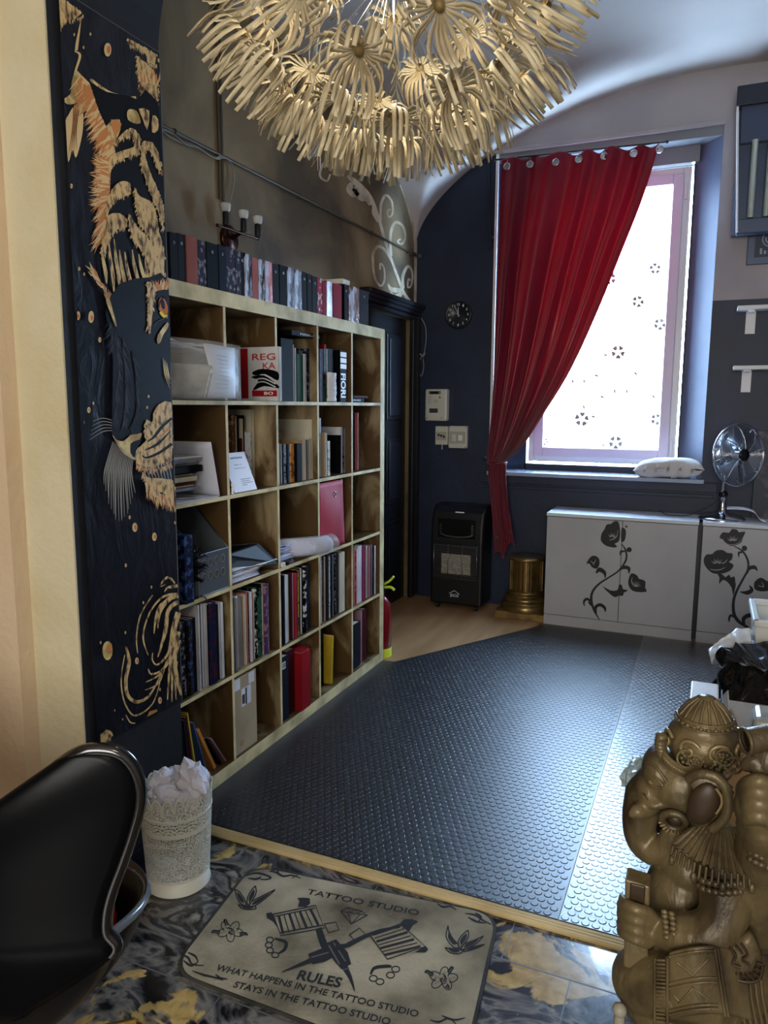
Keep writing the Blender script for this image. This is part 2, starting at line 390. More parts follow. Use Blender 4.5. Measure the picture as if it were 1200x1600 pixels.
# ------------------------------------------------------------------ left wall, with a door
DY0, DY1, DZ = 2.44, 3.24, 2.06
m = MB(); m.box(XL-.2, -.04, 0, XL, DY0, 3.6); m.box(XL-.2, DY0, DZ, XL, YB+.2, 3.6); m.box(XL-.2, DY1, 0, XL, YB+.2, DZ)
struct(m.build('wall_left', PLASTER), 'brown distressed plaster wall above the bookcase')
d = struct(MB().box(XL-.13, DY0, 0, XL-.05, DY1, DZ).build('door_1', NAVYD), 'dark navy panelled door beyond the bookcase')
m = MB()
for z0, z1 in ((.14, .62), (.74, 1.22), (1.34, 1.94)):
    for y0, y1 in ((DY0+.09, DY0+.36), (DY0+.44, DY1-.09)):
        m.box(XL-.052, y0, z0, XL-.040, y1, z1); m.box(XL-.042, y0+.03, z0+.03, XL-.030, y1-.03, z1-.03)
m.build('door_panel', NAVYD, d, bevel=.006)
m = MB(); m.cyl((XL-.04, DY0+.05, 1.02), (XL+.01, DY0+.05, 1.02), .009); m.cyl((XL+.008, DY0+.05, 1.02), (XL+.008, DY0+.15, 1.02), .008); m.build('door_handle', STEEL, d)
m = MB()
for y in (DY0-.05, DY1-.03): m.box(XL-.01, y, 0, XL+.022, y+.08, DZ+.02)
for k, (z, dx) in enumerate(((DZ, .03), (DZ+.03, .045), (DZ+.055, .06), (DZ+.078, .075))): m.box(XL-.01, DY0-.05-dx*.5, z, XL+dx, YB-.001, z+.027)
struct(m.build('trim_3', NAVYD, bevel=.004), 'dark moulded door surround with stepped cornice')

# ------------------------------------------------------------------ back wall with window opening
OX0, OX1, OZ0, OZ1, WT = .20, 1.60, .96, 3.14, .42
m = MB()
m.box(XL-.2, YB, 0, OX0, YB+WT, 3.7, 0)
m.box(OX0, YB, 0, OX1, YB+WT, OZ0, 0)
m.box(OX1, YB, 0, XR+.2, YB+WT, 2.104, 0)
m.box(OX1, YB, 2.104, XR+.2, YB+WT, 3.7, 1)
m.box(OX0, YB, OZ1, OX1, YB+WT, 3.7, 1)
struct(m.build('wall_back', [NAVY, LILAC]), 'navy painted window wall, pale plaster above the paint line')
# splayed reveals
REV = M('grey_blue_reveal_paint', (96, 104, 124), .45, col2=(84, 92, 112), scale=2)
m = MB()
m.poly([(OX1, YB-.002, OZ0), (1.452, 3.50, OZ0), (1.452, 3.50, OZ1), (OX1, YB-.002, OZ1)][::1], thick=(.001, .001, 0))
m.build_o = None
struct(m.build('trim_4', REV), 'splayed right side of the window recess')
m = MB(); m.poly([(OX0, YB-.002, OZ0), (.40, 3.50, OZ0), (.40, 3.50, OZ1), (OX0, YB-.002, OZ1)], thick=(-.001, .001, 0)); struct(m.build('trim_5', NAVY), 'splayed left side of the window recess')
m = MB(); m.box(OX0, YB+.001, OZ1-.055, OX1, 3.50, OZ1); m.box(.38, 3.44, 2.985, 1.47, 3.52, OZ1-.05, 0)
struct(m.build('trim_6', M('grey_lintel_paint', (120, 122, 126), .35)), 'grey painted lintel under the top of the window recess')
m = MB(); m.box(OX0-.03, YB-.018, OZ1, OX1+.012, YB, OZ1+.028); struct(m.build('trim_7', LILAC, bevel=.004), 'thin pale moulding over the window recess')
m = MB(); m.box(OX0-.012, YB-.016, 1.0, OX0+.006, YB, OZ1); struct(m.build('trim_8', WHITEP), 'narrow white edge left of the red curtain')
m = MB(); m.box(1.44, 3.50, .96, 1.62, 3.74, 3.2); m.box(.18, 3.50, .96, .41, 3.74, 3.2); m.box(.18, 3.50, 2.985, 1.62, 3.74, 3.2); m.box(.18, 3.50, .9, 1.62, 3.74, 1.03)
struct(m.build('wall_window_recess', NAVY), 'navy masonry behind the window frame')
# the window itself
wn = struct(MB().box(.42, 3.485, 1.045, 1.428, 3.50, 1.046).build('window_1', PVC), 'white framed window covered with patterned film')
m = MB(); ax0, ax1, az0, az1, t = .43, 1.425, 1.05, 2.975, .045
for a in ((ax0, az0, ax0+t, az1), (ax1-t, az0, ax1, az1), (ax0+t, az0, ax1-t, az0+t), (ax0+t, az1-t, ax1-t, az1)): m.box(a[0], 3.49, a[1], a[2], 3.56, a[3])
m.build('window_frame', PVC, wn, bevel=.004)
m = MB(); bx0, bx1, bz0, bz1, t = .47, 1.385, 1.088, 2.935, .066
for a in ((bx0, bz0, bx0+t, bz1), (bx1-t, bz0, bx1, bz1), (bx0+t, bz0, bx1-t, bz0+t), (bx0+t, bz1-t, bx1-t, bz1)): m.box(a[0], 3.47, a[1], a[2], 3.53, a[3])
m.build('window_sash', M('mauve_white_sash', (206, 192, 210), .35), wn, bevel=.006)
m = MB()
for z in (1.18, 2.82): m.box(1.392, 3.468, z-.05, 1.408, 3.49, z+.05); 
m.build('hinge', PVC, wn, bevel=.003)
m = MB(); m.box(bx0+t-.005, 3.51, bz0+t-.005, bx1-t+.005, 3.514, bz1-t+.005); m.build('pane', film_glass(), wn)
A = Art(lambda px, py, k: atY(3.506-k*3, px, py), 5.217, 830, 500)
def petals(cx, cy, s, rot=0, n=5):
    for i in range(n):
        a = rot+2*PI*i/n; A.poly([(cx+math.cos(a+da)*r*s, cy+math.sin(a+da)*r*s) for da, r in ((0, .34), (.5, .85), (.36, 1.3), (0, 1.16), (-.36, 1.3), (-.5, .85))], 0)
petals_ = petals
for q in ((708, 262, 46, .3), (412, 808, 48, -.2), (688, 1000, 46, .3), (1048, 35, 40, .2), (1020, 810, 38, .1), (108, 992, 26, .3), (340, -560, 40, 0), (640, -340, 42, .6), (1010, -420, 38, .9), (870, -150, 40, .1)): petals(*q)
for x, y, r in ((606, 286, .3), (530, 452, .4), (578, 627, .3), (507, 788, .2), (587, 1020, .3), (680, 580, 1.5), (778, 582, 1.5), (432, 500, 1.5), (338, 500, 1.5), (850, 435, .8), (430, 712, 1.3), (998, 625, .9)): A.disc(x, y, 19, 9, 0, r, 8)
for ln in ([(272, 630), (305, 690), (300, 780), (262, 830), (222, 800), (238, 755)], [(350, 760), (340, 840), (300, 900), (265, 960), (262, 1020)], [(105, 880), (150, 905), (190, 880)], [(105, 890), (150, 940), (158, 1020)], [(235, 885), (275, 905), (320, 880)], [(270, 630), (310, 662), (360, 655)], [(400, 632), (450, 640), (490, 610)], [(425, 850), (470, 910), (497, 970), (497, 1020)], [(605, 765), (630, 725), (680, 722)], [(785, 722), (820, 725), (843, 760)], [(975, 750), (1000, 728), (1030, 732)], [(940, 595), (975, 600), (1000, 625)], [(800, 1030), (820, 990), (855, 982)], [(625, 900), (660, 935)], [(318, 880), (335, 945)], [(300, 1000), (345, 1030)], [(410, 1030), (430, 1005)], [(440, 360), (470, 358), (490, 345)], [(600, 765), (600, 830)], [(800, 412), (850, 435)]): A.line(ln, 5.5)
for cx, cy in ((455, 955), (640, 855), (735, 660), (890, 440), (380, 430), (1030, 345)):
    for i in range(8): A.disc(cx+(i % 2)*24-12+random.uniform(-4, 4), cy+(i//2)*15-26, 7, 6, 0, 0, 6)
for ln in ([(98, 870), (98, 1030)], [(98, 1032), (1020, 1044)], [(1058, 80), (1030, 1044)]): A.line(ln, 5, 0, 1)
A.mb.build('film_pattern', M('grey_film_print', (150, 144, 140), .5), wn)
# sill
m = MB(); m.box(.20, 3.20, .962, 1.62, 3.52, .988); struct(m.build('trim_9', M('pale_sill_stone', (150, 160, 176), .16), bevel=.004), 'pale polished window sill')
m = MB(); m.box(.12, 3.285, .900, 1.70, 3.31, .962); m.box(.15, 3.297, .86, 1.68, 3.31, .885); struct(m.build('trim_10', NAVY, bevel=.003), 'navy moulding below the sill')
# right wall and front room shell
m = MB(); m.box(XR, -4.5, 0, XR+.2, YB+.2, 3.7); struct(m.build('wall_right', LILAC))
# wall between the rooms: pier with an arched head
m = MB(); m.box(XL-.2, -.443, 0, .10, -.04, 3.7, 0)
struct(m.build('wall_pier', BLACKW), 'black painted pier carrying the tall picture')
m = MB(); m.box(-.075, -.449, 0, .099, -.4431, 3.6); struct(m.build('wall_pier_front', CREAM), 'cream plastered front of the pier')
m = MB(); m.box(-1.3, -.50, 0, -.072, -.43, 3.6); struct(m.build('wall_front_left', CREAM2), 'peach plastered wall left of the pier')
def archz(x): t = (x-1.6)/1.5; return 2.42+.92*math.sqrt(max(0, 1-t*t))
n = 48; m = MB(); vs = []
for i in range(n+1):
    x = .1+3.0*(.5-.5*math.cos(PI*i/n)); vs += [(x, -.443, archz(x)), (x, -.04, archz(x)), (x, -.443, 3.7), (x, -.04, 3.7)]
fs = []
for i in range(n): a = 4*i; fs += [(a, a+1, a+5, a+4), (a, a+4, a+6, a+2), (a+1, a+3, a+7, a+5)]
m.add(vs, fs, 0); m.box(3.1, -.443, 0, XR, -.04, 3.7)
struct(m.build('wall_arch', BLACKW), 'black arched opening between the rooms')
BROWNW = M('brown_stained_wood', (120, 84, 48), .5, col2=(90, 60, 34), scale=6, stretch=(1, 1, .1))
m = MB(); m.box(-.42, -.54, 0, -.258, -.50, 2.2); struct(m.build('trim_11', BROWNW, bevel=.006), 'brown wooden door casing at the far left')
m = MB(); m.box(-2.4, -4.7, 0, -2.2, -.43, 3.6); m.box(-2.2, -.5, 0, -1.3, -.43, 3.6); m.box(-2.4, -4.7, 0, XR+.2, -4.5, 3.6)
struct(m.build('wall_front', CREAM2), 'cream walls of the front room')
m = MB(); m.box(.101, -.43, 0, .115, -.045, .09); struct(m.build('baseboard_pier', NAVYD, bevel=.003), 'dark baseboard under the tall picture')

# ------------------------------------------------------------------ painted scrolls on the brown wall
SCR = M('pale_scroll_paint', (236, 222, 194), .6, col2=(190, 174, 144), scale=9)
A = Art(lambda px, py, k: atX(XL+.002+k, px, py), 3.75, 540, 240)
_ln = A.line
A.line = lambda pts, w, mi=0, n=6: _ln(pts, [q*1.35 for q in (w if isinstance(w, list) else [w, w])], mi, n)
A.line([(10, 130), (60, 170), (140, 250), (190, 370), (235, 520), (275, 640), (330, 790), (370, 860), (418, 905)], [10, 26, 18, 14, 12, 10, 12, 16, 8])
A.line([(205, 400), (208, 300), (235, 245), (270, 280), (275, 350), (255, 372), (245, 340), (262, 325)], [8, 12, 12, 9, 8, 7, 6, 8])
A.line([(268, 600), (262, 480), (290, 405), (335, 425), (350, 490), (330, 530), (305, 515), (322, 500)], [9, 13, 13, 10, 8, 7, 6, 8])
A.line([(275, 640), (235, 570), (190, 545), (160, 600), (170, 720), (205, 775), (228, 740), (225, 670), (205, 645), (202, 680)], [8, 12, 13, 12, 9, 9, 8, 7, 9, 8])
A.line([(340, 790), (335, 720), (365, 660), (392, 700), (385, 770), (365, 782), (368, 735), (380, 745)], [9, 13, 12, 9, 8, 8, 7, 8])
A.line([(330, 800), (290, 800), (262, 790), (248, 760)], [14, 22, 16, 3]); A.line([(330, 815), (300, 840), (275, 830), (262, 800)], [14, 24, 14, 3])
A.line([(150, 300), (130, 260), (95, 250), (70, 215), (50, 235), (25, 205), (35, 170)], [22, 34, 40, 40, 34, 34, 12]); A.line([(190, 400), (165, 350), (160, 310)], [10, 16, 6])
A.line([(0, 60), (-60, 20), (-130, 60), (-150, 130), (-110, 160), (-90, 120)], [10, 13, 12, 10, 8, 8])
A.line([(322, 180), (345, 245), (380, 360), (405, 480), (412, 600), (412, 905)], [10, 10, 12, 14, 16, 18], 0)
struct(A.mb.build('trim_12', SCR), 'pale scrollwork painted on the brown wall above the door')

# ------------------------------------------------------------------ pipes and cables on the walls
PIPE = M('painted_pipe', (92, 84, 70), .4, .2)
m = MB(); m.tube([(XL+.014, .0, 2.512), (XL+.014, 2.2, 2.512), (XL+.014, 3.30, 2.512)], .0075, 8)
for y in (.62, 1.6, 2.5, 3.1): m.torus((XL+.012, y, 2.512), .010, .004, (0, 1, 0), 12, 6)
m.tube([(XL+.02, 3.14, 2.512), (XL+.02, 3.22, 2.512)], .013, 10); m.ball((XL+.03, 3.285, 2.512), .016)
tag(m.build('conduit_pipe', PIPE), 'thin painted pipe running level along the brown wall to the corner', 'pipe')
m = MB()
for dy in (-.012, .010): m.tube([(XL+.008, .935+dy, 2.33), (XL+.008, .935+dy, 3.3)], .006, 8)
tag(m.build('conduit_pipe', PIPE), 'pair of thin upright pipes on the brown wall above the sconce', 'pipe')
CAB = M('grey_cable', (150, 142, 122), .5)
C0 = [(246, 195), (262, 212), (283, 222), (300, 226), (322, 240), (338, 248), (352, 247), (362, 258), (366, 275), (364, 295), (358, 315), (353, 328)]
C1 = [(246, 199), (270, 209), (290, 225), (310, 231), (332, 246), (345, 244)]
m = MB(); m.tube(smoothpath([atX(XL+.016, *p) for p in C0], 5), .0045, 7); m.tube(smoothpath([atX(XL+.024, *p) for p in C1], 5), .004, 7)
tag(m.build('cable', CAB), 'twisted grey cable drooping down to the wall sconce', 'cable')
m = MB(); cc = [(658, 497), (664, 508), (666, 525), (664, 545), (661, 558)]
m.tube(smoothpath([atY(YB-.012, *p) for p in cc], 5), .0035, 7)
m.tube(smoothpath([atY(YB-.012, *p) for p in ((661, 553), (655, 565), (653, 575), (658, 588), (662, 575), (661, 560))], 5), .003, 6)
m.tube(smoothpath([atY(YB-.016, *p) for p in ((656, 553), (661, 557), (664, 551))], 3), .005, 6)
tag(m.build('cable', M('pale_cable', (150, 152, 156), .45)), 'pale knotted cable hanging on the navy wall beside the door', 'cable')
m = MB(); m.tube(smoothpath([atY(YB-.014, *p) for p in ((764, 250), (764, 310), (765, 368))], 2)+smoothpath([atY(YB-.014, *p) for p in ((767, 372), (767, 382), (762, 391))], 4), .006, 8)
m.ball(atY(YB-.02, 769, 371), .011)
tag(m.build('conduit_pipe', NAVY), 'navy painted upright pipe left of the red curtain', 'pipe')
m = MB(); m.box(-.372, YB-.035, .02, -.350, YB, 2.12, 0); struct(m.build('trim_13', NAVYD), 'dark upright batten in the far left corner')
# ================================================================== bookcase
SHE = M('distressed_gold_edge', (228, 214, 164), .5, .0, col2=(160, 146, 106), scale=7, detail=8, stretch=(1, 1, 1), lo=.42, hi=.72, bump=.15, bscale=30, spec=.15)
SHI = M('distressed_brown_inside', (84, 64, 38), .36, .0, col2=(176, 160, 124), scale=6, detail=9, stretch=(1, 1, .5), lo=.50, hi=.74, bump=.12, bscale=20, dist=.8)
bc = thing('bookcase', (-.19, .925, 0), 'large five by five cube bookcase in distressed gold and brown paint', 'bookcase')
def board(name, x0, y0, z0, x1, y1, z1):
    m = MB(); m.box(x0, y0, z0, x1, y1, z1); m.m = [0 if i == 5 or False else 1 for i in range(6)]
    for i, f in enumerate(m.f):
        c = sum((Vector(m.v[j]) for j in f), Vector())/4
        m.m[i] = 0 if c.x > x1-1e-4 else 1
    return m
T = .055
for nm, b in (('side_panel', (-.385, 0, 0, 0, T, 1.85)), ('side_panel', (-.385, 1.85-T, 0, 0, 1.85, 1.85)), ('top_panel', (-.385, T, 1.85-T, 0, 1.85-T, 1.85)), ('bottom_panel', (-.385, T, 0, 0, 1.85-T, T))):
    board(nm, *b).build(nm, [SHE, SHI], bc, bevel=.002)
YS = [T+.351*k-.016 for k in range(1, 5)]; ZS = [T+.351*k-.016 for k in range(1, 5)]      # lower faces of the thin boards
for k in range(5):
    z0 = T if k == 0 else ZS[k-1]+.016; z1 = ZS[k] if k < 4 else 1.85-T
    for y in YS: board('d', -.385, y, z0, -.002, y+.016, z1).build('divider', [SHE, SHI], bc, bevel=.001)
for z in ZS: board('d', -.385, T, z, -.001, 1.85-T, z+.016).build('shelf_board', [SHE, SHI], bc, bevel=.001)
m = MB(); m.box(-.388, .01, .01, -.385, 1.84, 1.84); m.build('back_panel', SHI, bc)
def cell(row, col):      # row 1 = top, col 1 = nearest
    z0 = T+.351*(5-row); y0 = T+.351*(col-1); return y0, y0+.335, z0, z0+.335

# ------------------------------------------------------------------ books
PAGES = M('book_pages', (214, 208, 190), .7)
COLS = {'charcoal': (34, 33, 36), 'black': (9, 9, 11), 'salmon': (172, 98, 84), 'purple': (44, 34, 52), 'slate': (24, 30, 42), 'pink': (190, 110, 104), 'crimson': (164, 36, 56),
 'cream': (208, 200, 176), 'grey': (128, 130, 134), 'white': (216, 216, 216), 'navy': (16, 22, 48), 'red': (160, 26, 36), 'maroon': (70, 20, 26), 'brown': (98, 62, 40), 'tan': (178, 148, 108),
 'green': (40, 84, 66), 'yellow': (204, 170, 50), 'orange': (206, 136, 60), 'blue': (96, 110, 140), 'mauve': (158, 120, 128), 'magenta': (150, 50, 96), 'violet': (82, 52, 96), 'teal': (60, 84, 130)}
def cm(c, patt=None, gloss=.6):
    base = COLS[c]
    if patt == 'foil': return M('foil_'+c, base, .12, .2, col2=(176, 176, 182), scale=11, stretch=(1, 1, .5), lo=.60, hi=.66, bump=1.2, bscale=16, coat=.5, dist=1.5, spec=.3)
    if patt: return M('cover_%s_%s' % (c, patt), base, .5, 0, col2=COLS[patt], scale=46, detail=4, lo=.5, hi=.6, spec=.08)
    return M('cover_'+c, base, gloss, 0, col2=tuple(int(v*.86) for v in base), scale=10, stretch=(1, 1, .3), spec=.08)
ORD = ['first', 'second', 'third', 'fourth', 'fifth', 'sixth', 'seventh', 'eighth', 'ninth', 'tenth', 'eleventh', 'twelfth', 'thirteenth', 'fourteenth', 'fifteenth', 'sixteenth', 'seventeenth', 'eighteenth', 'nineteenth', 'twentieth',
       'twenty-first', 'twenty-second', 'twenty-third', 'twenty-fourth', 'twenty-fifth', 'twenty-sixth', 'twenty-seventh', 'twenty-eighth']
def book(kind, y0, y1, zb, h, xf, depth, mat, label, cat, group, lean=0., edge=None, pages=True):
    """upright volume, spine towards +X; origin at the middle of its base"""
    t = max(y1-y0, .0022); c = (xf-depth/2, (y0+y1)/2, zb+.0005)
    m = MB(); cv = min(.0022, t*.22); d = depth/2
    if pages:
        m.box(-d, -t/2, 0, d, -t/2+cv, h); m.box(-d, t/2-cv, 0, d, t/2, h); m.box(d-cv*1.3, -t/2, 0, d, t/2, h)
        m.box(-d+.004, -t/2+cv, .003, d-cv*1.3, t/2-cv, h-.003, 1)
    else: m.box(-d, -t/2, 0, d, t/2, h)
    o = m.build(kind, [mat, PAGES], bevel=min(.0012, t*.15), bseg=1)
    o.location = c
    if lean:
        o.rotation_euler = (lean, 0, 0); 
        o.location.z += abs(math.sin(lean))*t/2
    return tag(o, label, cat, group)
WHC = {}
def pxrow(kind, entries, plane, zb, depth, where, cat, group, sc=1., ox=0., oy=0., jit=.012, yr=None, gap=.0006):
    global WHC
    n = WHC.get(where, 0); last = -9
    for e in entries:
        x0, x1, yt, c = e[:4]; patt = e[4] if len(e) > 4 else None; desc = e[5] if len(e) > 5 else None
        X0, X1, YT = ox+x0/sc, ox+x1/sc, oy+yt/sc
        xf = plane+random.uniform(-jit, jit*.3)
        a = atX(plane, X0, YT+30).y; b = atX(plane, X1, YT+30).y
        if yr: a = max(a, yr[0]); b = min(b, yr[1])
        a = max(a, last+gap)
        if b-a < .0022: b = a+.0022
        last = b; z1 = atX(plane, (X0+X1)/2, YT).z
        h = max(.05, z1-zb); w = 'thin ' if b-a < .009 else ('thick ' if b-a > .03 else '')
        desc = desc or {'foil': 'shrink-wrapped '+c, None: c}.get(patt, f'{c} and {patt} patterned')
        dp = depth if isinstance(depth, (int, float)) else random.uniform(*depth)
        mat = cm(c, patt); last_desc = desc
        o = book(kind, a, b, zb, h, xf, dp, mat, f'{w}{desc} {kind.replace("_", " ")}, {ORD[n]} from the left {where}', cat, group)
        n += 1; WHC[where] = n
        yield o, a, b, h, xf
WHITEM = M('white_print', (232, 232, 228), .5)
# albums along the top
TOPB = [(38, 82, 85, 'charcoal'), (84, 125, 92, 'charcoal'), (125, 188, 105, 'salmon'), (190, 239, 127, 'purple', 'grey'), (241, 305, 142, 'black', None, 'glossy black'), (307, 349, 155, 'slate'), (350, 399, 165, 'purple', 'grey'),
 (400, 430, 187, 'purple', 'grey'), (431, 449, 192, 'black'), (450, 491, 202, 'black', 'foil'), (492, 525, 224, 'pink'), (527, 560, 232, 'black', 'foil'), (562, 602, 242, 'pink', 'foil'), (605, 641, 258, 'charcoal'),
 (643, 684, 265, 'black'), (685, 723, 277, 'black', 'foil'), (725, 765, 290, 'black', 'foil'), (767, 793, 300, 'charcoal'), (795, 820, 312, 'charcoal'), (822, 850, 325, 'charcoal'), (852, 878, 333, 'crimson', 'white'),
 (879, 903, 352, 'crimson'), (905, 935, 352, 'black', 'foil'), (937, 985, 368, 'crimson'), (1000, 1019, 370, 'black'), (1022, 1081, 382, 'brown', 'foil'), (1083, 1132, 402, 'charcoal')]
for i, (o, a, b, h, xf) in enumerate(pxrow('photo_album', TOPB, -.012, 1.85, .27, 'on top of the bookcase', 'album', 'albums standing on top of the bookcase', 3.529, 255, 340, jit=.003)):
    if (b-a) > .012 and TOPB[i][3] in ('charcoal', 'black', 'slate', 'purple') and (len(TOPB[i]) < 5 or TOPB[i][4] != 'foil'):
        m = MB(); m.torus((xf+.0006, (a+b)/2, 1.85+h-.03), .0042, .0014, (1, 0, 0), 14, 6); m.build('finger_ring', STEEL, o, loc=None)
        o.children[0].matrix_parent_inverse = Matrix.Translation(o.location).inverted()
m = MB(); a = atX(-.03, 533, 443); m.box(-.20, a.y-.03, a.z-.004, -.008, a.y+.05, a.z+.018)
tag(m.build('book', PAGES, bevel=.001), 'cream book lying flat across the red albums on top of the bookcase', 'book')
m = MB()
for k in range(5):
    y = .075+.004*k; m.poly([(-.02-.012*k, y, 1.851), (-.02-.012*k+.03, y+.004, 1.852), (-.02-.010*k+.01, y+.005, 2.17-.012*k), (-.06-.01*k, y, 2.18-.012*k)], thick=(0, .0008, 0))
tag(m.build('paper_sheets', PAPER), 'white paper sheets standing upright beside the albums at the left end', 'papers')

G = 'volumes shelved in the bookcase'
def row(kind, r, c, ent, plane=-.02, depth=.22, sc=1., ox=0., oy=0., cat='book', **k):
    y0, y1, z0, z1 = cell(r, c)
    return list(pxrow(kind, ent, plane, z0, depth, f'in the {ORD[r-1]} row, {ORD[c-1]} column', cat, G, sc, ox, oy, yr=(y0+.001, y1-.001), **k))
# row 1
row('book', 1, 2, [(640, 700, 170, 'grey', None, 'silvery'), (702, 745, 215, 'grey', 'brown')], -.14, .18, 6.316, 255, 530)
y0, y1, z0, z1 = cell(1, 2)
book('book', y0+.155, y0+.168, z0, .245, -.12, .22, cm('cream'), 'tall cream book in the first row, second column', 'book', G)
row('book', 1, 2, [(800, 828, 108, 'maroon'), (832, 922, 100, 'navy', None, 'thick dark navy'), (924, 950, 140, 'grey'), (952, 1000, 150, 'blue'), (1003, 1050, 175, 'red', 'white'), (1054, 1088, 175, 'black')], -.155, .18, 6.316, 255, 530)
zt = atX(.03, 430, 541).z
cv = book('book', y1-.034, y1-.012, z0, zt-z0, .035, .27, cm('white'), 'large white book with black and red picture cover jutting out of the first row', 'book', G)
xa, ya = .032, y1-.0355
m = MB(); 
def cvp(x, z): return (-.105+x*.14+.0, ya, z0+z*(zt-z0))
A = Art(lambda x, y, k: Vector((-.105+x*.138, y1-.0346-k*2, z0+(1-y)*(zt-z0))))
A.poly([(.10, .46), (.45, .40), (.97, .46), (.97, .62), (.55, .50), (.2, .52)], 0, 3); A.poly([(.05, .55), (.5, .52), (.97, .70), (.97, .76), (.5, .72), (.1, .80), (.3, .62)], 0, 3); A.line([(.2, .60), (.5, .58), (.9, .68)], .025, 2); A.line([(.25, .66), (.5, .64), (.9, .74)], .02, 2)
A.poly([(.08, .80), (.94, .80), (.94, .91), (.08, .91)], 1); A.poly([(-.45, .02), (-.05, .02), (-.05, .95), (-.45, .95)], 1)
A.mb.build('cover_picture', [cm('black'), cm('red'), cm('white')], cv)
REDM = M('red_print', (170, 34, 40), .5)
text_mesh('REG', 'cover_lettering', (-.09, y1-.035, zt-.052), (.020, y1-.035, zt-.052), (0, -1, 0), .026, REDM, cv, .0008, .01)
text_mesh('KA', 'cover_lettering', (-.040, y1-.035, zt-.088), (.020, y1-.035, zt-.088), (0, -1, 0), .026, REDM, cv, .0008, .01)
text_mesh('BO', 'cover_lettering', (-.035, y1-.035, z0+.026), (.008, y1-.035, z0+.026), (0, -1, 0), .012, WHITEM, cv, .0014, .02)
row('book', 1, 3, [(60, 188, 195, 'black', None, 'broad black')], -.02, .26, 6.667, 430, 500)
row('book', 1, 3, [(190, 218, 255, 'white'), (220, 236, 290, 'cream'), (238, 303, 355, 'green'), (306, 322, 355, 'white'), (324, 345, 355, 'white'), (348, 385, 300, 'slate', 'blue'), (388, 436, 300, 'tan', 'brown')], -.035, .2, 6.667, 430, 500)
y0, y1, z0, z1 = cell(1, 3)
m = MB(); p = atX(-.02, 456, 526); q = atX(-.02, 493, 541)
m.obox((-.14, (p.y+.04+q.y)/2, z0+.292), (.12, 0, 0), (0, (q.y-p.y)/2+.02, 0), (0, 0, .010)); o = tag(m.build('book', cm('black'), bevel=.001), 'black book with white lettering lying across the tops in the first row, third column', 'book', G)
text_mesh('MANGAKA', 'spine_lettering', (-.0195, p.y+.07, z0+.287), (-.0195, q.y+.035, z0+.287), (1, 0, 0), .009, WHITEM, o, .0005)
row('book', 1, 4, [(458, 490, 300, 'black', 'maroon'), (492, 502, 300, 'violet'), (504, 525, 300, 'green', 'black'), (528, 546, 255, 'red'), (548, 556, 300, 'white'), (560, 620, 300, 'black')], -.03, .22, 6.667, 430, 500)
fi = row('book', 1, 4, [(672, 742, 320, 'black', None, 'thick black FIORI lettered')], -.018, .2, 6.667, 430, 500)[0]
o, a, b, h, xf = fi; y0, y1, z0, z1 = cell(1, 4)
text_mesh('FIORI', 'spine_lettering', (xf+.0008, a+.006, z0+h*.56), (xf+.0008, a+.006, z0+.022), (1, 0, 0), (b-a)*.72, WHITEM, o, .0006, .03)
m = MB()
for k in range(3): m.box(xf+.0002, a+.004, z0+h*(.97-.115*k)-h*.09, xf+.001, b-.004, z0+h*(.97-.115*k))
m.build('spine_lettering', WHITEM, o)
m = MB(); aa = atX(-.0, 517, 590).y; bb = atX(-.0, 530, 590).y
def crump(u, v): return Vector((-.02+.02*math.sin(u*PI)+.006*noise.noise((u*5, v*9, 2)), aa+(bb-aa)*u+.004*noise.noise((u*6, v*7, 8)), z0+.002+.135*v+.006*noise.noise((u*4, 0, 3))*v))
m.grid(crump, 10, 24); tag(m.build('crumpled_bag', PAPER, solid=.001), 'crumpled white paper strip standing before the black FIORI book', 'paper')
y0, y1, z0, z1 = cell(1, 5)
for k, (h0, h1, x1, c) in enumerate(((0, .022, -.03, 'black'), (.0225, .034, -.002, 'maroon'))):
    m = MB(); m.box(x1-.24, y0+.01, z0+h0, x1, y0+.19-.01*k, z0+h1); o = tag(m.build('book', [cm(c)], bevel=.001), ['black book with white spine lettering lying at the bottom of the top right cubby', 'dark red magazine lying on the black book in the top right cubby'][k], 'book', G)
    if k == 0: text_mesh('PARRASIO', 'spine_lettering', (x1, y0+.03, z0+.007), (x1, y0+.15, z0+.007), (1, 0, 0), .009, WHITEM, o, .0005)
# first row, first column: papers in a clear sleeve
y0, y1, z0, z1 = cell(1, 1)
SLV = clear_plastic('clear_sleeve', (220, 224, 222), .20, .3)
t = thing('plastic_sleeve', (0, y0+.2, z0), 'clear plastic sleeve stuffed with papers, bulging out of the top left cubby', 'plastic sleeve')
def slv(u, v):
    y = y0+.02+.335*u; bulge = math.sin(PI*min(1, u*.9+.1))
    return Vector((-.12+.175*math.sin(PI*.5*min(1, .35+u)) +.03*(1-abs(2*v-1))*bulge, y, z0+.002+v*(.205-.01*u)))
m = MB(); m.grid(slv, 16, 10); m.build('sleeve_front', SLV, t, solid=.0008)
def slv2(u, v): p = slv(u, v); return Vector((p.x-.02-.0*u, p.y-.004, p.z+.001))
m = MB(); m.grid(lambda u, v: slv2(.46+u*.53, .03+v*.92), 12, 8); m.build('sheet', PAPER, t, solid=.0008)
m = MB(); m.grid(lambda u, v: slv2(u*.5, .03+v*.55), 12, 8); m.build('sheet', M('dark_print_sheet', (110, 112, 104), .5, col2=(170, 170, 160), scale=14), t, solid=.0008)
INK = M('grey_ink', (120, 120, 126), .6)
m = MB()
for k in range(9):
    p = slv2(.60, .2+.07*k); q = slv2(.82, .2+.07*k)
    m.poly([p+Vector((.002, 0, 0)), q+Vector((.002, 0, 0)), q+Vector((.002, 0, .0015)), p+Vector((.002, 0, .0015))])
m.build('handwriting', INK, t)
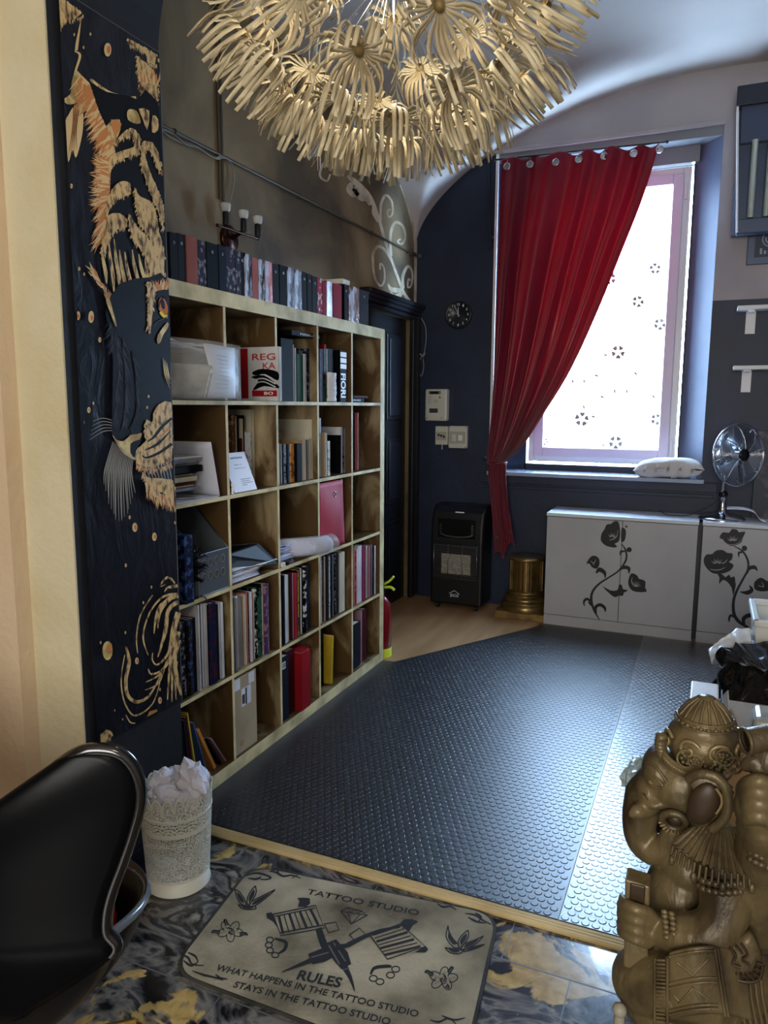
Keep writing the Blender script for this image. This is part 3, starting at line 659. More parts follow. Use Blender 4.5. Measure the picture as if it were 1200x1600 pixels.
for k in range(4):
    m = MB(); m.grid(lambda u, v: Vector((-.22+.20*v+.02*u, y0+.01+.2*u+.02*k*v, z0+.165+.012*k+.035*math.sin(u*3+k)*.4+.01*noise.noise((u*3, v*3, k)))), 8, 8)
    tag(m.build('paper_sheet', PAPER, solid=.0006), 'loose curled white paper lying on the stuffed plastic sleeve in the top left cubby', 'paper', 'loose papers above the stuffed sleeve')
# row 2
y0, y1, z0, z1 = cell(2, 1)
stack = [(.012, 'grey'), (.006, 'white'), (.018, 'brown'), (.022, 'cream'), (.010, 'yellow'), (.008, 'charcoal'), (.030, 'black'), (.012, 'grey'), (.006, 'white'), (.014, 'grey'), (.008, 'white')]
z = z0+.035
for k, (hh, c) in enumerate(stack):
    m = MB(); dx = random.uniform(-.02, .02); m.box(-.30, y0+.005, z, -.055+dx, y0+.235+random.uniform(-.02, .01), z+hh*.8); z += hh*.82
    nm = 'folder' if hh > .009 else 'paper_sheet'
    tag(m.build(nm, [M('soft_yellow_card', (214, 206, 150), .6) if c == 'yellow' else cm(c)], bevel=.0008, bseg=1), f'{c} {"folder" if hh > .009 else "sheets"}, {ORD[k]} from the bottom of the pile in the second row, first column', 'folder' if hh > .009 else 'papers', 'papers piled in the second row, first column')
def tr(u, v):
    y = y0+.24+.045*(1-v)+.0*u; return Vector((-.30+.30*u, y, z0+.003+.2*v))
t = thing('desk_tray', (-.15, y0+.15, z0), 'tall white paper leaning beside the pile of folders in the second row', 'paper tray')
m = MB(); m.grid(tr, 4, 8); m.build('side_wall', M('white_tray', (206, 210, 222), .4), t, solid=.0015); m = MB(); m.box(-.30, y0+.01, z0+.001, -.0, y0+.28, z0+.004); m.build('tray_base', M('white_tray', (206, 210, 222), .4), t)
m = MB(); m.cyl((-.12, y0+.06, z0+.008), (-.02, y0+.17, z0+.008), .0038, n=8); tag(m.build('pen', STEEL), 'grey metal pen lying under the pile of folders', 'pen')
row('book', 2, 2, [(690, 735, 60, 'brown', 'tan'), (737, 745, 70, 'cream'), (750, 780, 60, 'black'), (782, 800, 300, 'maroon'), (812, 824, 95, 'cream'), (826, 838, 60, 'black'), (842, 905, 235, 'white', 'grey')], -.10, .2, 6.667, 260, 640)
y0, y1, z0, z1 = cell(2, 2)
row('book', 2, 2, [(908, 942, 0, 'cream')], -.10, .22, 6.667, 260, 640)
sg = thing('card_sign', (-.03, y0+.09, z0), 'small white payment card sign leaning in the second row, second column', 'sign')
P0 = atX(-.015, 367, 765); P1 = atX(-.015, 402, 763); P2 = atX(-.05, 395, 727); P3 = atX(-.05, 362, 729)
P0.z = P1.z = z0+.001; P3 = P0+Vector((-.05, -.012, .15)); P2 = P1+Vector((-.05, -.012, .15))
m = MB(); nn = (P1-P0).cross(P3-P0).normalized(); m.poly([P0, P1, P2, P3], thick=-nn*.003); m.build('sign_plate', M('pale_card', (222, 216, 222), .35), sg, bevel=.001)
def sgp(u, v): return P0.lerp(P1, u).lerp(P3.lerp(P2, u), v)
DK = M('dark_print', (30, 32, 40), .5)
text_mesh('satispay', 'sign_lettering', sgp(.28, .82), sgp(.82, .82), nn, .012, DK, sg, .0006, .02)
text_mesh('Paga con', 'sign_lettering', sgp(.36, .66), sgp(.70, .66), nn, .007, DK, sg, .0006); text_mesh('smartphone', 'sign_lettering', sgp(.30, .57), sgp(.78, .57), nn, .007, DK, sg, .0006)
m = MB(); a, b, c, d = sgp(.14, .81), sgp(.22, .81), sgp(.22, .87), sgp(.14, .87); m.poly([sgp(.18, .80)+nn*.0007, sgp(.23, .86)+nn*.0007, sgp(.20, .89)+nn*.0007, sgp(.18, .87)+nn*.0007, sgp(.16, .89)+nn*.0007, sgp(.13, .86)+nn*.0007]); m.build('sign_emblem', DK, sg)
m = MB()
for k in range(4): m.poly([sgp(.42, .30-.05*k)+nn*.0006, sgp(.42+(.45, .38, .48, .22)[k], .30-.05*k)+nn*.0006, sgp(.42+(.45, .38, .48, .22)[k], .315-.05*k)+nn*.0006, sgp(.42, .315-.05*k)+nn*.0006])
m.build('sign_small_print', INK, sg)
m = MB(); c = atX(-.01, 363, 765); m.lathe((c.x, c.y+.0, z0), [(.006, 0), (.007, .004), (.004, .008), (.005, .02), (.003, .026), (.0065, .032), (.006, .040), (0, .044)], 12)
tag(m.build('figurine', M('white_porcelain', (235, 235, 235), .2)), 'tiny white figurine at the front edge of the second row, second column', 'figurine')
row('book', 2, 3, [(45, 62, 420, 'cream'), (63, 82, 425, 'black'), (84, 96, 425, 'white'), (98, 110, 430, 'black'), (112, 140, 430, 'grey', 'black'), (142, 163, 430, 'navy'), (166, 222, 425, 'orange', 'brown'), (224, 278, 425, 'black'), (284, 325, 385, 'tan', None, 'orange-brown'), (327, 340, 380, 'white'), (344, 362, 385, 'grey'), (366, 388, 370, 'cream'), (396, 446, 170, 'cream', None, 'tall cream')], -.02, .2, 6.667, 430, 630)
y0, y1, z0, z1 = cell(2, 3)
fr = thing('picture_frame', (-.25, y0+.1, z0+.2), 'stretched canvas with cream edges leaning at the back of the second row, third column', 'canvas')
m = MB(); m.box(-.235, y0+.06, z0+.14, -.225, y0+.255, z0+.29); m.build('canvas', M('greenish_canvas', (120, 112, 84), .6, col2=(90, 84, 64), scale=9), fr)
m = MB(); m.box(-.24, y0+.045, z0+.288, -.21, y0+.275, z0+.298); m.box(-.24, y0+.255, z0+.135, -.21, y0+.272, z0+.29); m.build('frame_edge', cm('cream'), fr)
m = MB(); m.box(-.19, y0+.008, z0+.1, -.17, y0+.045, z0+.33); m.box(-.13, y0+.015, z0+.204, -.112, y0+.225, z0+.222); tag(m.build('wooden_frame', BROWNW, bevel=.002), 'reddish brown wooden frame standing behind the small books in the second row', 'frame')
row('book', 2, 4, [(482, 498, 155, 'white', None, 'tall white'), (505, 515, 310, 'tan'), (517, 530, 310, 'cream'), (532, 552, 315, 'tan'), (555, 582, 395, 'cream', 'grey')], -.02, .2, 6.667, 430, 630)
row('book', 2, 4, [(690, 705, 335, 'black'), (706, 720, 250, 'white'), (722, 734, 260, 'blue', 'black'), (736, 750, 265, 'white'), (755, 778, 230, 'violet'), (780, 788, 235, 'white')], -.03, .2, 6.667, 430, 630)
y0, y1, z0, z1 = cell(2, 4)
row('book', 2, 5, [(822, 850, 95, 'maroon', 'black'), (852, 864, 100, 'pink')], -.05, .24, 6.667, 430, 630)
# row 3
y0, y1, z0, z1 = cell(3, 1)
mf = thing('magazine_file', (-.15, y0+.24, z0), 'grey metal mesh magazine file in the third row, first column', 'magazine file')
MESHM = clear_plastic('grey_mesh', (92, 98, 104), .72, .4)
for yy in (y0+.145, y0+.325):
    m = MB(); m.poly([(-.30, yy, z0+.003), (.0, yy, z0+.003), (.0, yy, z0+.155), (-.14, yy, z0+.30), (-.30, yy, z0+.30)], thick=(0, .0015, 0)); m.build('side_panel', MESHM, mf)
m = MB(); m.box(-.002, y0+.145, z0+.003, .0, y0+.3265, z0+.155); m.build('front_panel', MESHM, mf)
m = MB(); m.box(-.30, y0+.145, z0+.001, .0, y0+.3265, z0+.003); m.build('base_panel', MESHM, mf)
m = MB(); pts = [(-.30, .30), (-.14, .30), (.0, .155)]
for yy in (y0+.146, y0+.326): m.tube([(x, yy, z0+z) for x, z in pts], .0028, 7)
m.tube([(0, y0+.146, z0+.155), (0, y0+.326, z0+.155)], .0028, 7); m.tube([(0, y0+.146, z0+.004), (0, y0+.326, z0+.004)], .002, 7)
for yy in (y0+.146, y0+.326): m.tube([(0, yy, z0+.004), (0, yy, z0+.155)], .002, 7)
m.build('wire_rim', STEEL, mf)
m = MB()
for i in range(4):
    for j in range(2): m.torus((.0015, y0+.175+.038*i, z0+.07+.05*j), .014, .0016, (1, 0, 0), 18, 5)
m.build('embossed_rings', M('grey_embossing', (112, 116, 122), .4), mf)
m = MB(); m.box(-.22, y0+.055, z0+.001, .015, y0+.10, z0+.24); tag(m.build('book', [cm('navy', 'teal')], bevel=.001), 'navy patterned box standing left of the metal magazine file', 'box')
m = MB()
for k in range(26):
    a = random.uniform(-1.2, 1.6); L = random.uniform(.04, .09); b = Vector((-.01, y0+.115, z0+.10+random.uniform(-.03, .05)))
    m.tube([b, b+Vector((.01+random.uniform(0, .02), math.cos(a)*L*.6, math.sin(a)*L*.6)), b+Vector((.015, math.cos(a)*L, math.sin(a)*L*.5-.01))], [.003, .0025, .001], 5)
m.lathe((-.03, y0+.115, z0+.002), [(.02, 0), (.024, .07), (.018, .09)], 14); tag(m.build('feathery_ornament', cm('black')), 'black feathery ornament in front of the metal magazine file', 'ornament')
m = MB(); m.tube(smoothpath([(-.02, y0+.10, z0+.004), (.004, y0+.16, z0+.006), (.006, y0+.185, z0-.02), (.004, y0+.20, z0-.05)], 6), .0022, 7); tag(m.build('cable', BLACKM), 'black cable hanging over the edge under the metal magazine file', 'cable')
def sheets(n, y0, y1, zb, x1, dz, name='paper_sheet', lab='', grp='', bl=.02, mats=(0, 1)):
    for k in range(n):
        m = MB(); a = random.uniform(-.12, .12); s = random.uniform(-.012, .012)
        m.grid(lambda u, v: Vector((x1-.26+(.26+s)*u, y0+(y1-y0)*v+a*(u-.5)*.12, zb+dz*k+bl*abs(noise.noise((u*1.5, v*2, k*.7)))*(k/n+.15))), 8, 10)
        o = m.build(name, (PAPER, PAPERB)[random.choice(mats)], solid=.0009); tag(o, lab, 'paper', grp)
y0, y1, z0, z1 = cell(3, 2)
sheets(10, y0+.01, y0+.215, z0+.002, -.015, .0055, lab='white printed sheet in the loose heap of the third row, second column', grp='sheets heaped in the third row, second column')
m = MB(); m.poly([(-.26, y0+.008, z0+.115), (-.03, y0+.225, z0+.125), (.01, y0+.315, z0+.03), (-.24, y0+.31, z0+.03)], thick=(.0, .002, .003)); m.poly([(-.03, y0+.225, z0+.03), (-.035, y0+.008, z0+.062), (-.035, y0+.008, z0+.118), (-.03, y0+.225, z0+.125), (.01, y0+.315, z0+.032), (.01, y0+.31, z0+.027)], thick=(.002, 0, 0))
tag(m.build('folder', BLACKM), 'black open folder resting on loose papers in the third row', 'folder')
sheets(3, y0+.17, y0+.31, z0+.035, .0, .006, lab='white sheet sticking out under the black open folder', grp='sheets under the black folder', bl=.01)
y0, y1, z0, z1 = cell(3, 3)
sheets(7, y0+.01, y0+.15, z0+.018, -.03, .009, lab='white sheet in the pile beside the rolled plastic in the third row, third column', grp='sheets in the third row, third column')
m = MB(); m.grid(lambda u, v: Vector((-.10+.14*math.sin(PI*.5*u)+.0, 0, 0))+Vector((.045*math.cos(PI*(v-.5)*1.0)*u, y0+.09+.29*u, z0+.048+.045*math.sin(PI*(v-.5))+.01*(1-u))), 12, 14)
o = tag(m.build('plastic_sleeve', SLV, solid=.0008), 'clear plastic sleeve curling out of the third row, third column', 'plastic sleeve')
m = MB(); m.grid(lambda u, v: Vector((-.10+.13*math.sin(PI*.5*u)+.04*math.cos(PI*(v-.5))*u, y0+.09+.26*u, z0+.048+.04*math.sin(PI*(v-.5))+.01*(1-u))), 10, 10); m.build('sheet', PAPERB, o, solid=.0006)
m = MB(); m.box(-.02, y0+.004, z0+.001, .006, y0+.03, z0+.022); tag(m.build('plastic_clip', WHITEPL, bevel=.003), 'small white plastic clip at the edge of the third row', 'clip')
m = MB(); m.box(-.03, y0+.07, z0+.001, .0, y0+.11, z0+.012); m.torus((0, y0+.09, z0+.012), .008, .0015, (1, 0, 0), 12, 6); tag(m.build('metal_clasp', STEEL), 'small steel clasp lying under the papers in the third row, third column', 'clasp')
y0, y1, z0, z1 = cell(3, 4)
REDF = M('red_fabric', (186, 34, 60), .6, col2=(168, 26, 50), scale=5, bump=.5, bscale=4)
fb = thing('storage_box', (-.15, y0+.13, z0), 'red fabric storage box with a metal eyelet in the third row', 'storage box')
m = MB()
def rf(u, v): return Vector((-.012+.012*math.sin(u*PI)*math.sin(v*PI)+.004*noise.noise((u*4, v*3, 1)), y0+.003+(.27-.02*v)*u, z0+.001+.325*v))
m.grid(rf, 14, 14); m.build('front_panel', REDF, fb, solid=.003)
m = MB(); m.box(-.32, y0+.004, z0+.001, -.014, y0+.006, z0+.322); m.box(-.32, y0+.245, z0+.001, -.016, y0+.249, z0+.322); m.box(-.32, y0+.004, z0+.001, -.016, y0+.249, z0+.004); m.build('box_body', REDF, fb)
p = rf(.62, .80); m = MB(); m.torus(p+Vector((.003, 0, 0)), .011, .003, (1, 0, 0), 20, 8); m.build('eyelet', CHROME, fb); m = MB(); m.lathe(p+Vector((.002, 0, 0)), [(.010, 0), (.010, .0005)], 16, axis=(1, 0, 0)); m.build('eyelet_hole', BLACKM, fb)
# row 4: magazines
KW = dict(cat='magazine')
row('magazine', 4, 1, [(60, 105, 520, 'black', 'grey'), (107, 148, 510, 'black', 'maroon'), (150, 188, 480, 'charcoal', 'teal'), (190, 243, 470, 'navy', 'black'), (246, 262, 320, 'white'), (264, 294, 320, 'navy', 'black'), (297, 318, 310, 'white'), (320, 340, 308, 'white'), (342, 353, 306, 'white'), (356, 440, 300, 'navy', 'maroon', 'broad navy patterned'), (446, 488, 320, 'navy'), (497, 527, 292, 'white'), (530, 546, 290, 'white')], -.01, (.2, .24), 7.06, 275, 900, jit=.01, **KW)
row('magazine', 4, 2, [(650, 674, 250, 'grey'), (677, 711, 225, 'white'), (713, 729, 230, 'grey'), (731, 744, 230, 'black'), (745, 767, 230, 'tan'), (768, 785, 210, 'cream'), (786, 800, 190, 'pink'), (801, 824, 185, 'black', 'violet'), (826, 849, 180, 'white'), (851, 874, 185, 'salmon'), (876, 890, 180, 'white'), (892, 914, 150, 'black', 'white'), (916, 940, 135, 'green', 'black'), (942, 955, 90, 'black'), (957, 974, 85, 'cream', 'tan'), (976, 984, 90, 'grey'), (986, 1019, 85, 'violet', 'mauve'), (1022, 1041, 85, 'white')], -.012, (.2, .24), 7.06, 275, 900, jit=.012, **KW)
row('magazine', 4, 3, [(80, 101, 420, 'navy', 'black'), (103, 129, 410, 'white'), (131, 153, 412, 'cream'), (155, 172, 398, 'charcoal'), (174, 193, 395, 'maroon'), (195, 210, 402, 'white'), (212, 243, 395, 'crimson'), (246, 260, 370, 'black'), (262, 280, 358, 'yellow', 'charcoal'), (283, 294, 345, 'charcoal'), (295, 305, 340, 'white'), (306, 323, 325, 'black'), (325, 344, 320, 'black', 'white'), (346, 386, 312, 'navy', 'black')], -.012, (.2, .24), 7.06, 430, 840, jit=.01, **KW)
row('magazine', 4, 4, [(512, 524, 215, 'white'), (526, 554, 210, 'brown', 'black'), (556, 566, 212, 'white'), (568, 578, 200, 'charcoal'), (580, 588, 205, 'grey'), (590, 604, 208, 'black'), (606, 628, 208, 'white', 'grey'), (630, 642, 200, 'slate'), (643, 656, 190, 'grey'), (657, 671, 190, 'charcoal'), (673, 688, 185, 'black', 'grey'), (690, 720, 175, 'charcoal', 'black'), (722, 779, 165, 'cream', None, 'thick pale grey')], -.012, (.2, .24), 7.06, 430, 840, jit=.01, **KW)
row('magazine', 4, 5, [(866, 882, 140, 'pink'), (884, 898, 142, 'crimson', 'pink'), (900, 911, 135, 'white'), (916, 963, 95, 'white', None, 'red-banded white'), (966, 984, 90, 'magenta'), (985, 1000, 95, 'navy', 'violet'), (1003, 1030, 95, 'cream'), (1033, 1048, 95, 'mauve'), (1050, 1063, 95, 'maroon'), (1066, 1084, 85, 'grey'), (1086, 1097, 90, 'black', 'maroon'), (1098, 1108, 92, 'white')], -.012, (.2, .24), 7.06, 430, 840, jit=.008, **KW)
# row 5
y0, y1, z0, z1 = cell(5, 1)
for k, (yy, t, h, c, ln, lab) in enumerate([(.02, .012, .24, 'cream', -.05, 'cream book'), (.036, .012, .25, 'white', -.05, 'white book'), (.052, .020, .27, 'black', -.08, 'black book'), (.080, .012, .27, 'charcoal', -.10, 'charcoal book'), (.098, .012, .275, 'maroon', -.12, 'maroon book'), (.118, .008, .29, 'yellow', -.16, 'yellow book'), (.175, .010, .25, 'teal', -.30, 'blue book'), (.225, .016, .22, 'orange', -.46, 'orange book'), (.264, .008, .17, 'black', -.55, 'small black book'), (.294, .008, .16, 'mauve', -.60, 'small pink book')]):
    o = book('book', y0+yy-t/2+.02, y0+yy+t/2+.02, z0, h, -.025, .2, cm(c), f'{lab} leaning left in the bottom left cubby', 'book', G); o.rotation_euler = (-ln, 0, 0)
    o.location.z = z0+.001+abs(math.sin(ln))*t/2
y0, y1, z0, z1 = cell(5, 2)
cb = thing('cardboard_box', (-.14, y0+.08, z0), 'tall cardboard box with a shipping label in the bottom row, second column', 'box')
CARD = M('cardboard', (176, 160, 128), .7, col2=(164, 146, 114), scale=4)
m = MB(); m.box(-.29, y0+.003, z0+.001, -.012, y0+.165, z0+.318); m.build('box_body', CARD, cb, bevel=.002)
m = MB(); m.box(-.012, y0+.058, z0+.19, -.0112, y0+.125, z0+.265); m.box(-.012, y0+.008, z0+.27, -.0112, y0+.05, z0+.315); m.box(-.012, y0+.11, z0+.27, -.0112, y0+.15, z0+.315); m.build('shipping_label', PAPER, cb)
m = MB(); m.box(-.0112, y0+.085, z0+.192, -.0108, y0+.095, z0+.262)
for k in range(9): m.box(-.0112, y0+.062+.0022*k, z0+.20, -.0108, y0+.0632+.0022*k, z0+.24)
m.build('label_barcode', DK, cb)
m = MB(); m.lathe((-.0118, y0+.055, z0+.04), [(.013, 0), (.013, .0008)], 14, axis=(1, 0, 0)); m.build('tape_patch', M('tape', (160, 130, 90), .4), cb)
y0, y1, z0, z1 = cell(5, 3)
def binder(a, b, h, c, lab, xf=-.015, kind='ring_binder', cat='binder', lab2=None):
    y = cell(5, 3)[0]
    o = book(kind, a, b, z0, h, xf, .28, cm(c, None, .35), lab, cat, 'binders in the bottom row'); return o
o = binder(y0+.004, y0+.075, .295, 'slate', 'dark slate binder with a small white label in the bottom row, third column')
m = MB(); m.box(-.0155, y0+.022, z0+.24, -.0142, y0+.05, z0+.272); lb = m.build('spine_label', WHITEM, o); m = MB()
for k in range(4): m.box(-.0142, y0+.026+.006*k, z0+.245, -.0138, y0+.029+.006*k, z0+.268)
m.build('label_print', DK, lb)
o = binder(y0+.078, y0+.152, .30, 'maroon', 'translucent dark red document box in the bottom row, third column', -.03)
o = binder(y0+.156, y0+.238, .275, 'red', 'bright red ring binder in the bottom row, third column', .004); m = MB(); m.box(-.12, y0+.165, z0+.276, -.0, y0+.23, z0+.284); m.build('lid_flap', cm('red'), o)
y0, y1, z0, z1 = cell(5, 4)
o = binder(y0+.010, y0+.085, .30, 'slate', 'dark blue-black folder in the bottom row, fourth column', -.05)
o = binder(y0+.088, y0+.135, .29, 'black', 'black box file in the bottom row, fourth column', -.06)
o = binder(y0+.150, y0+.175, .245, 'yellow', 'yellow folder leaning against the black box file in the bottom row', -.03); o.rotation_euler = (-.06, 0, 0); o.location.z += .002
y0, y1, z0, z1 = cell(5, 5)
o = binder(y0+.004, y0+.125, .245, 'slate', 'broad dark blue archive box in the bottom row, fifth column', -.02)
o = binder(y0+.15, y0+.172, .29, 'mauve', 'pale translucent folder in the bottom row, fifth column', -.03)
o = binder(y0+.178, y0+.225, .29, 'maroon', 'dark red binder at the right end of the bottom row', -.03)
# ================================================================== tall picture on the pier
PX = .1012
pic = thing('wall_picture', (PX, -.22, .48), 'tall narrow picture of a black and gold tiger face, hung on the black pier', 'picture')
INKD = M('picture_dark_ground', (14, 16, 24), .34, col2=(30, 32, 42), scale=9, detail=9, lo=.5, hi=.75, bump=.5, bscale=13, dist=1.2, stretch=(1, 1, .5), spec=.35)
m = MB(); c4 = [atX(PX+.002, 89, -14), atX(PX+.002, 245.5, 84), atX(PX+.002, 283, 1094), atX(PX+.002, 155, 1163)]
ya, yb, za, zb = -.408, -.040, .484, 2.455
m.box(PX, ya, za, PX+.004, yb, zb); m.build('canvas', INKD, pic)
m = MB(); m.box(PX, yb, za, PX+.005, yb+.003, zb); m.box(PX, ya, zb, PX+.005, yb, zb+.002); m.build('pale_edge', M('grey_edge', (84, 84, 88), .5), pic)
GOLD = M('printed_gold', (206, 176, 122), .5, col2=(62, 40, 26), scale=70, detail=8, stretch=(1, 1, .5), lo=.46, hi=.66, bump=.3, bscale=70, spec=.3)
GOLD2 = M('printed_pale_gold', (206, 188, 128), .5, col2=(150, 120, 66), scale=30)
FURO = M('printed_orange_fur', (186, 122, 62), .55); FURY = M('printed_cream_fur', (206, 178, 126), .55); FURW = M('printed_grey_whisker', (150, 146, 136), .5)
FURD = M('printed_black_fur', (6, 6, 9), .5, spec=.2); FURG = M('printed_grey_fur', (52, 52, 62), .5, spec=.2); EYE = M('printed_amber', (190, 110, 50), .3); EYEY = M('printed_yellow', (220, 208, 70), .3)
PM = [GOLD, GOLD2, FURO, FURY, FURW, FURD, FURG, EYE, EYEY]
def clampb(v): v.y = min(max(v.y, ya+.001), yb-.001); v.z = min(max(v.z, za+.001), zb-.001); return v
def mk(oy): 
    a = Art(lambda px, py, k: clampb(atX(PX+.0045+k, px, py)), 3., 0, oy)
    base = a.poly
    def hairy(pts, mi=0, curve=0):
        base(pts, mi, curve)
        if mi == 0 and len(pts) > 4:
            a.fur(list(pts)+[pts[0]], (1.25, 1.9), 20, 5, [0, 0, 1, 3], 9*len(pts), .4)
    a.poly = hairy; return a
A = mk(0); K0 = 0
# --- upper third, read from the crop at y 0..500
A.poly([(265, -30), (385, 60), (350, 90), (300, 105), (275, 130)], 0); A.poly([(600, 180), (735, 255), (725, 310), (700, 290), (680, 250), (640, 225), (605, 205)], 0)
A.poly([(640, 260), (700, 310), (738, 370), (740, 500), (700, 470), (660, 430), (645, 330)], 0); A.fur([(650, 380), (735, 400)], (-1.9, -1.3), 70, 9, [2, 3], 30)
A.poly([(375, 150), (380, 90), (370, 130), (355, 200), (350, 240), (365, 235)], 3); A.line([(350, 240), (375, 260), (355, 330), (350, 360)], [4, 12, 10, 6], 3)
A.line([(425, 370), (460, 405), (520, 440), (600, 462), (640, 455)], [10, 22, 20, 22, 10], 0)
A.poly([(420, 385), (500, 430), (640, 465), (600, 560), (540, 620), (490, 560), (450, 470)], 5, 3)
A.poly([(355, 330), (385, 370), (375, 460), (330, 490), (295, 470), (330, 440), (335, 390)], 1, 3)
A.poly([(385, 480), (390, 590), (375, 680), (355, 740), (340, 700), (320, 760), (310, 660), (300, 580), (320, 540), (345, 500)], 3, 3)
for k in range(7): A.line([(345+5*k, 490), (340+3*k, 600), (318+7*k, 745-8*k)], [3, 4, 1], 2 if k % 2 else 5)
A.poly([(360, 330), (420, 390), (460, 520), (440, 520), (395, 430)], 3); A.fur([(375, 350), (420, 440), (470, 540), (520, 640), (530, 700)], (1.9, 2.4), 85, 12, [2, 2, 3], 90)
A.poly([(600, 500), (660, 470), (740, 480), (745, 640), (700, 640), (660, 560), (620, 540)], 5, 2)
A.poly([(500, 590), (560, 560), (560, 640), (530, 680)], 0, 3); A.poly([(520, 560), (570, 580), (540, 640)], 2, 2)
# head mass
A.poly([(560, 620), (620, 500), (742, 480), (785, 1500), (700, 1490), (540, 1480), (490, 1330), (480, 1150), (500, 950), (510, 780)], 5, 2)
A.fur([(420, 400), (470, 540), (520, 650), (535, 720), (515, 800), (510, 900), (500, 1000), (490, 1100)], (2.3, 2.1), 100, 13, [2, 3, 3, 2, 2], 420)
A.fur([(510, 760), (510, 860), (500, 950)], (3.5, 2.9), 85, 11, [2, 3], 110)
A.poly([(600, 515), (640, 520), (660, 570), (640, 580), (600, 560)], 1, 3); A.poly([(650, 510), (700, 520), (690, 610), (670, 560)], 0, 2); A.poly([(715, 540), (742, 560), (740, 610), (712, 620)], 0, 2)
A.poly([(540, 680), (560, 640), (610, 600), (650, 630), (655, 700), (610, 735), (550, 750), (515, 790), (515, 740), (560, 710), (625, 690), (635, 655), (600, 640), (560, 665)], 0, 2)
A.poly([(675, 660), (710, 665), (740, 720), (758, 800), (745, 800), (715, 720), (690, 690), (680, 730), (700, 800), (735, 880), (765, 960), (765, 1080), (740, 990), (700, 890), (665, 790), (662, 710)], 0, 1)
A.poly([(510, 930), (530, 880), (570, 850), (608, 860), (600, 915), (550, 930), (520, 960), (505, 1010), (500, 970)], 0, 2)
A.poly([(500, 1080), (510, 1010), (560, 1000), (592, 1030), (580, 1065), (540, 1080), (505, 1130), (495, 1180), (480, 1220), (475, 1170)], 0, 2)
A.poly([(630, 880), (655, 920), (700, 940), (725, 975), (745, 1090), (770, 1180), (770, 1330), (735, 1230), (700, 1110), (660, 1060), (640, 990)], 0, 1)
A.poly([(605, 1000), (640, 1060), (690, 1110), (735, 1180), (750, 1280), (740, 1370), (710, 1290), (680, 1200), (630, 1130), (610, 1080)], 0, 1)
for k, (x, y0_, y1_, dx) in enumerate([(480, 1180, 1330, 20), (510, 1130, 1380, 25), (535, 1120, 1400, 30), (560, 1170, 1390, 30), (585, 1180, 1420, 40), (620, 1170, 1370, 30), (650, 1190, 1400, 45), (680, 1210, 1430, 30), (705, 1260, 1450, 10), (740, 1370, 1440, -20)]):
    A.line([(x, y0_), (x+dx*.3, (y0_*2+y1_)/3), (x+dx*.8, (y0_+y1_*2)/3), (x+dx, y1_)], [3, 16, 18, 3], 0 if k % 3 else 1)
A.fur([(440, 1270), (480, 1340), (530, 1430)], (3.9, 4.3), 60, 10, [2, 3], 40); A.line([(490, 1360), (510, 1400), (545, 1500)], [10, 22, 14], 1)
A.fur([(720, 1400), (780, 1370)], (-2.2, -1.0), 70, 10, [2, 2, 3], 45)
A.poly([(735, 1420), (770, 1395), (786, 1400), (786, 1490), (760, 1480), (742, 1450)], 5, 2); A.disc(765, 1440, 20, 44, 7, -.2); A.disc(762, 1425, 9, 22, 5, -.2); A.line([(755, 1465), (770, 1478), (785, 1482)], 12, 8)
for (x, y, r) in ((505, 233, 17), (365, 1480, 11), (428, 1482, 13), (335, 872, 6), (372, 1260, 5), (395, 1285, 4), (348, 162, 4), (424, 160, 4), (392, 222, 4), (340, 1215, 6)):
    A.disc(x, y, r, r*1.9, 3); A.disc(x+r*.25, y, r*.5, r*1.1, 7)
# --- middle third, crop at y 400..900
B = mk(400); B.mb = A.mb; B.k = A.k
B.poly([(495, 260), (560, 130), (700, 100), (790, 120), (800, 600), (790, 700), (680, 800), (640, 850), (540, 860), (525, 780), (530, 500), (520, 380)], 5, 2)
B.fur([(540, 340), (560, 500), (545, 640), (540, 760)], (1.3, 1.6), 70, 4, [5, 6, 6], 190, .3); B.fur([(575, 380), (590, 560), (590, 700), (580, 780)], (1.3, 1.6), 70, 4, [6, 5, 6], 200, .3); B.fur([(620, 440), (640, 560), (645, 700), (620, 790)], (1.2, 1.7), 65, 4, [5, 6, 5], 150, .3); B.fur([(520, 300), (530, 420)], (2.2, 1.8), 60, 5, [6, 5], 40)
B.disc(765, 240, 21, 46, 7, -.2); B.disc(763, 225, 10, 26, 5, -.2); B.line([(752, 262), (768, 282), (786, 284)], 14, 8); B.fur([(715, 175), (745, 160), (784, 155)], (-2.2, -1.0), 55, 9, [2, 2, 3], 50); B.line([(742, 250), (755, 205), (784, 190)], 6, 5); B.line([(725, 330), (735, 310), (786, 285)], 5, 6)
B.line([(490, 145), (510, 220), (545, 330)], [6, 20, 6], 1); B.poly([(690, 120), (720, 150), (715, 260), (705, 345), (692, 330), (695, 240)], 0, 2)
B.poly([(785, 310), (740, 370), (738, 410), (752, 405), (765, 370), (788, 335)], 1, 2)
for k in range(3): B.line([(765+8*k, 480+10*k), (775+8*k, 560), (797, 620-20*k)], [3, 6, 2], 1)
B.poly([(800, 685), (745, 695), (720, 740), (715, 780), (685, 770), (680, 830), (690, 860), (640, 910), (635, 950), (660, 985), (720, 990), (775, 965), (806, 960), (806, 800)], 0, 2)
B.line([(806, 760), (760, 800), (720, 850), (690, 870)], [12, 14, 4], 5); B.line([(800, 820), (740, 880), (680, 910)], [3, 14, 4], 5); B.line([(806, 880), (750, 920), (690, 945), (665, 935)], [14, 12, 4], 5); B.line([(800, 790), (770, 830), (740, 850)], [4, 8, 3], 2)
B.poly([(525, 835), (545, 860), (580, 868), (610, 840), (640, 835), (665, 830), (655, 860), (625, 870), (610, 900), (615, 930), (632, 935), (630, 955), (600, 940), (565, 910)], 1, 2)
B.poly([(612, 880), (640, 865), (665, 860), (640, 905), (632, 945), (614, 925)], 5, 2)
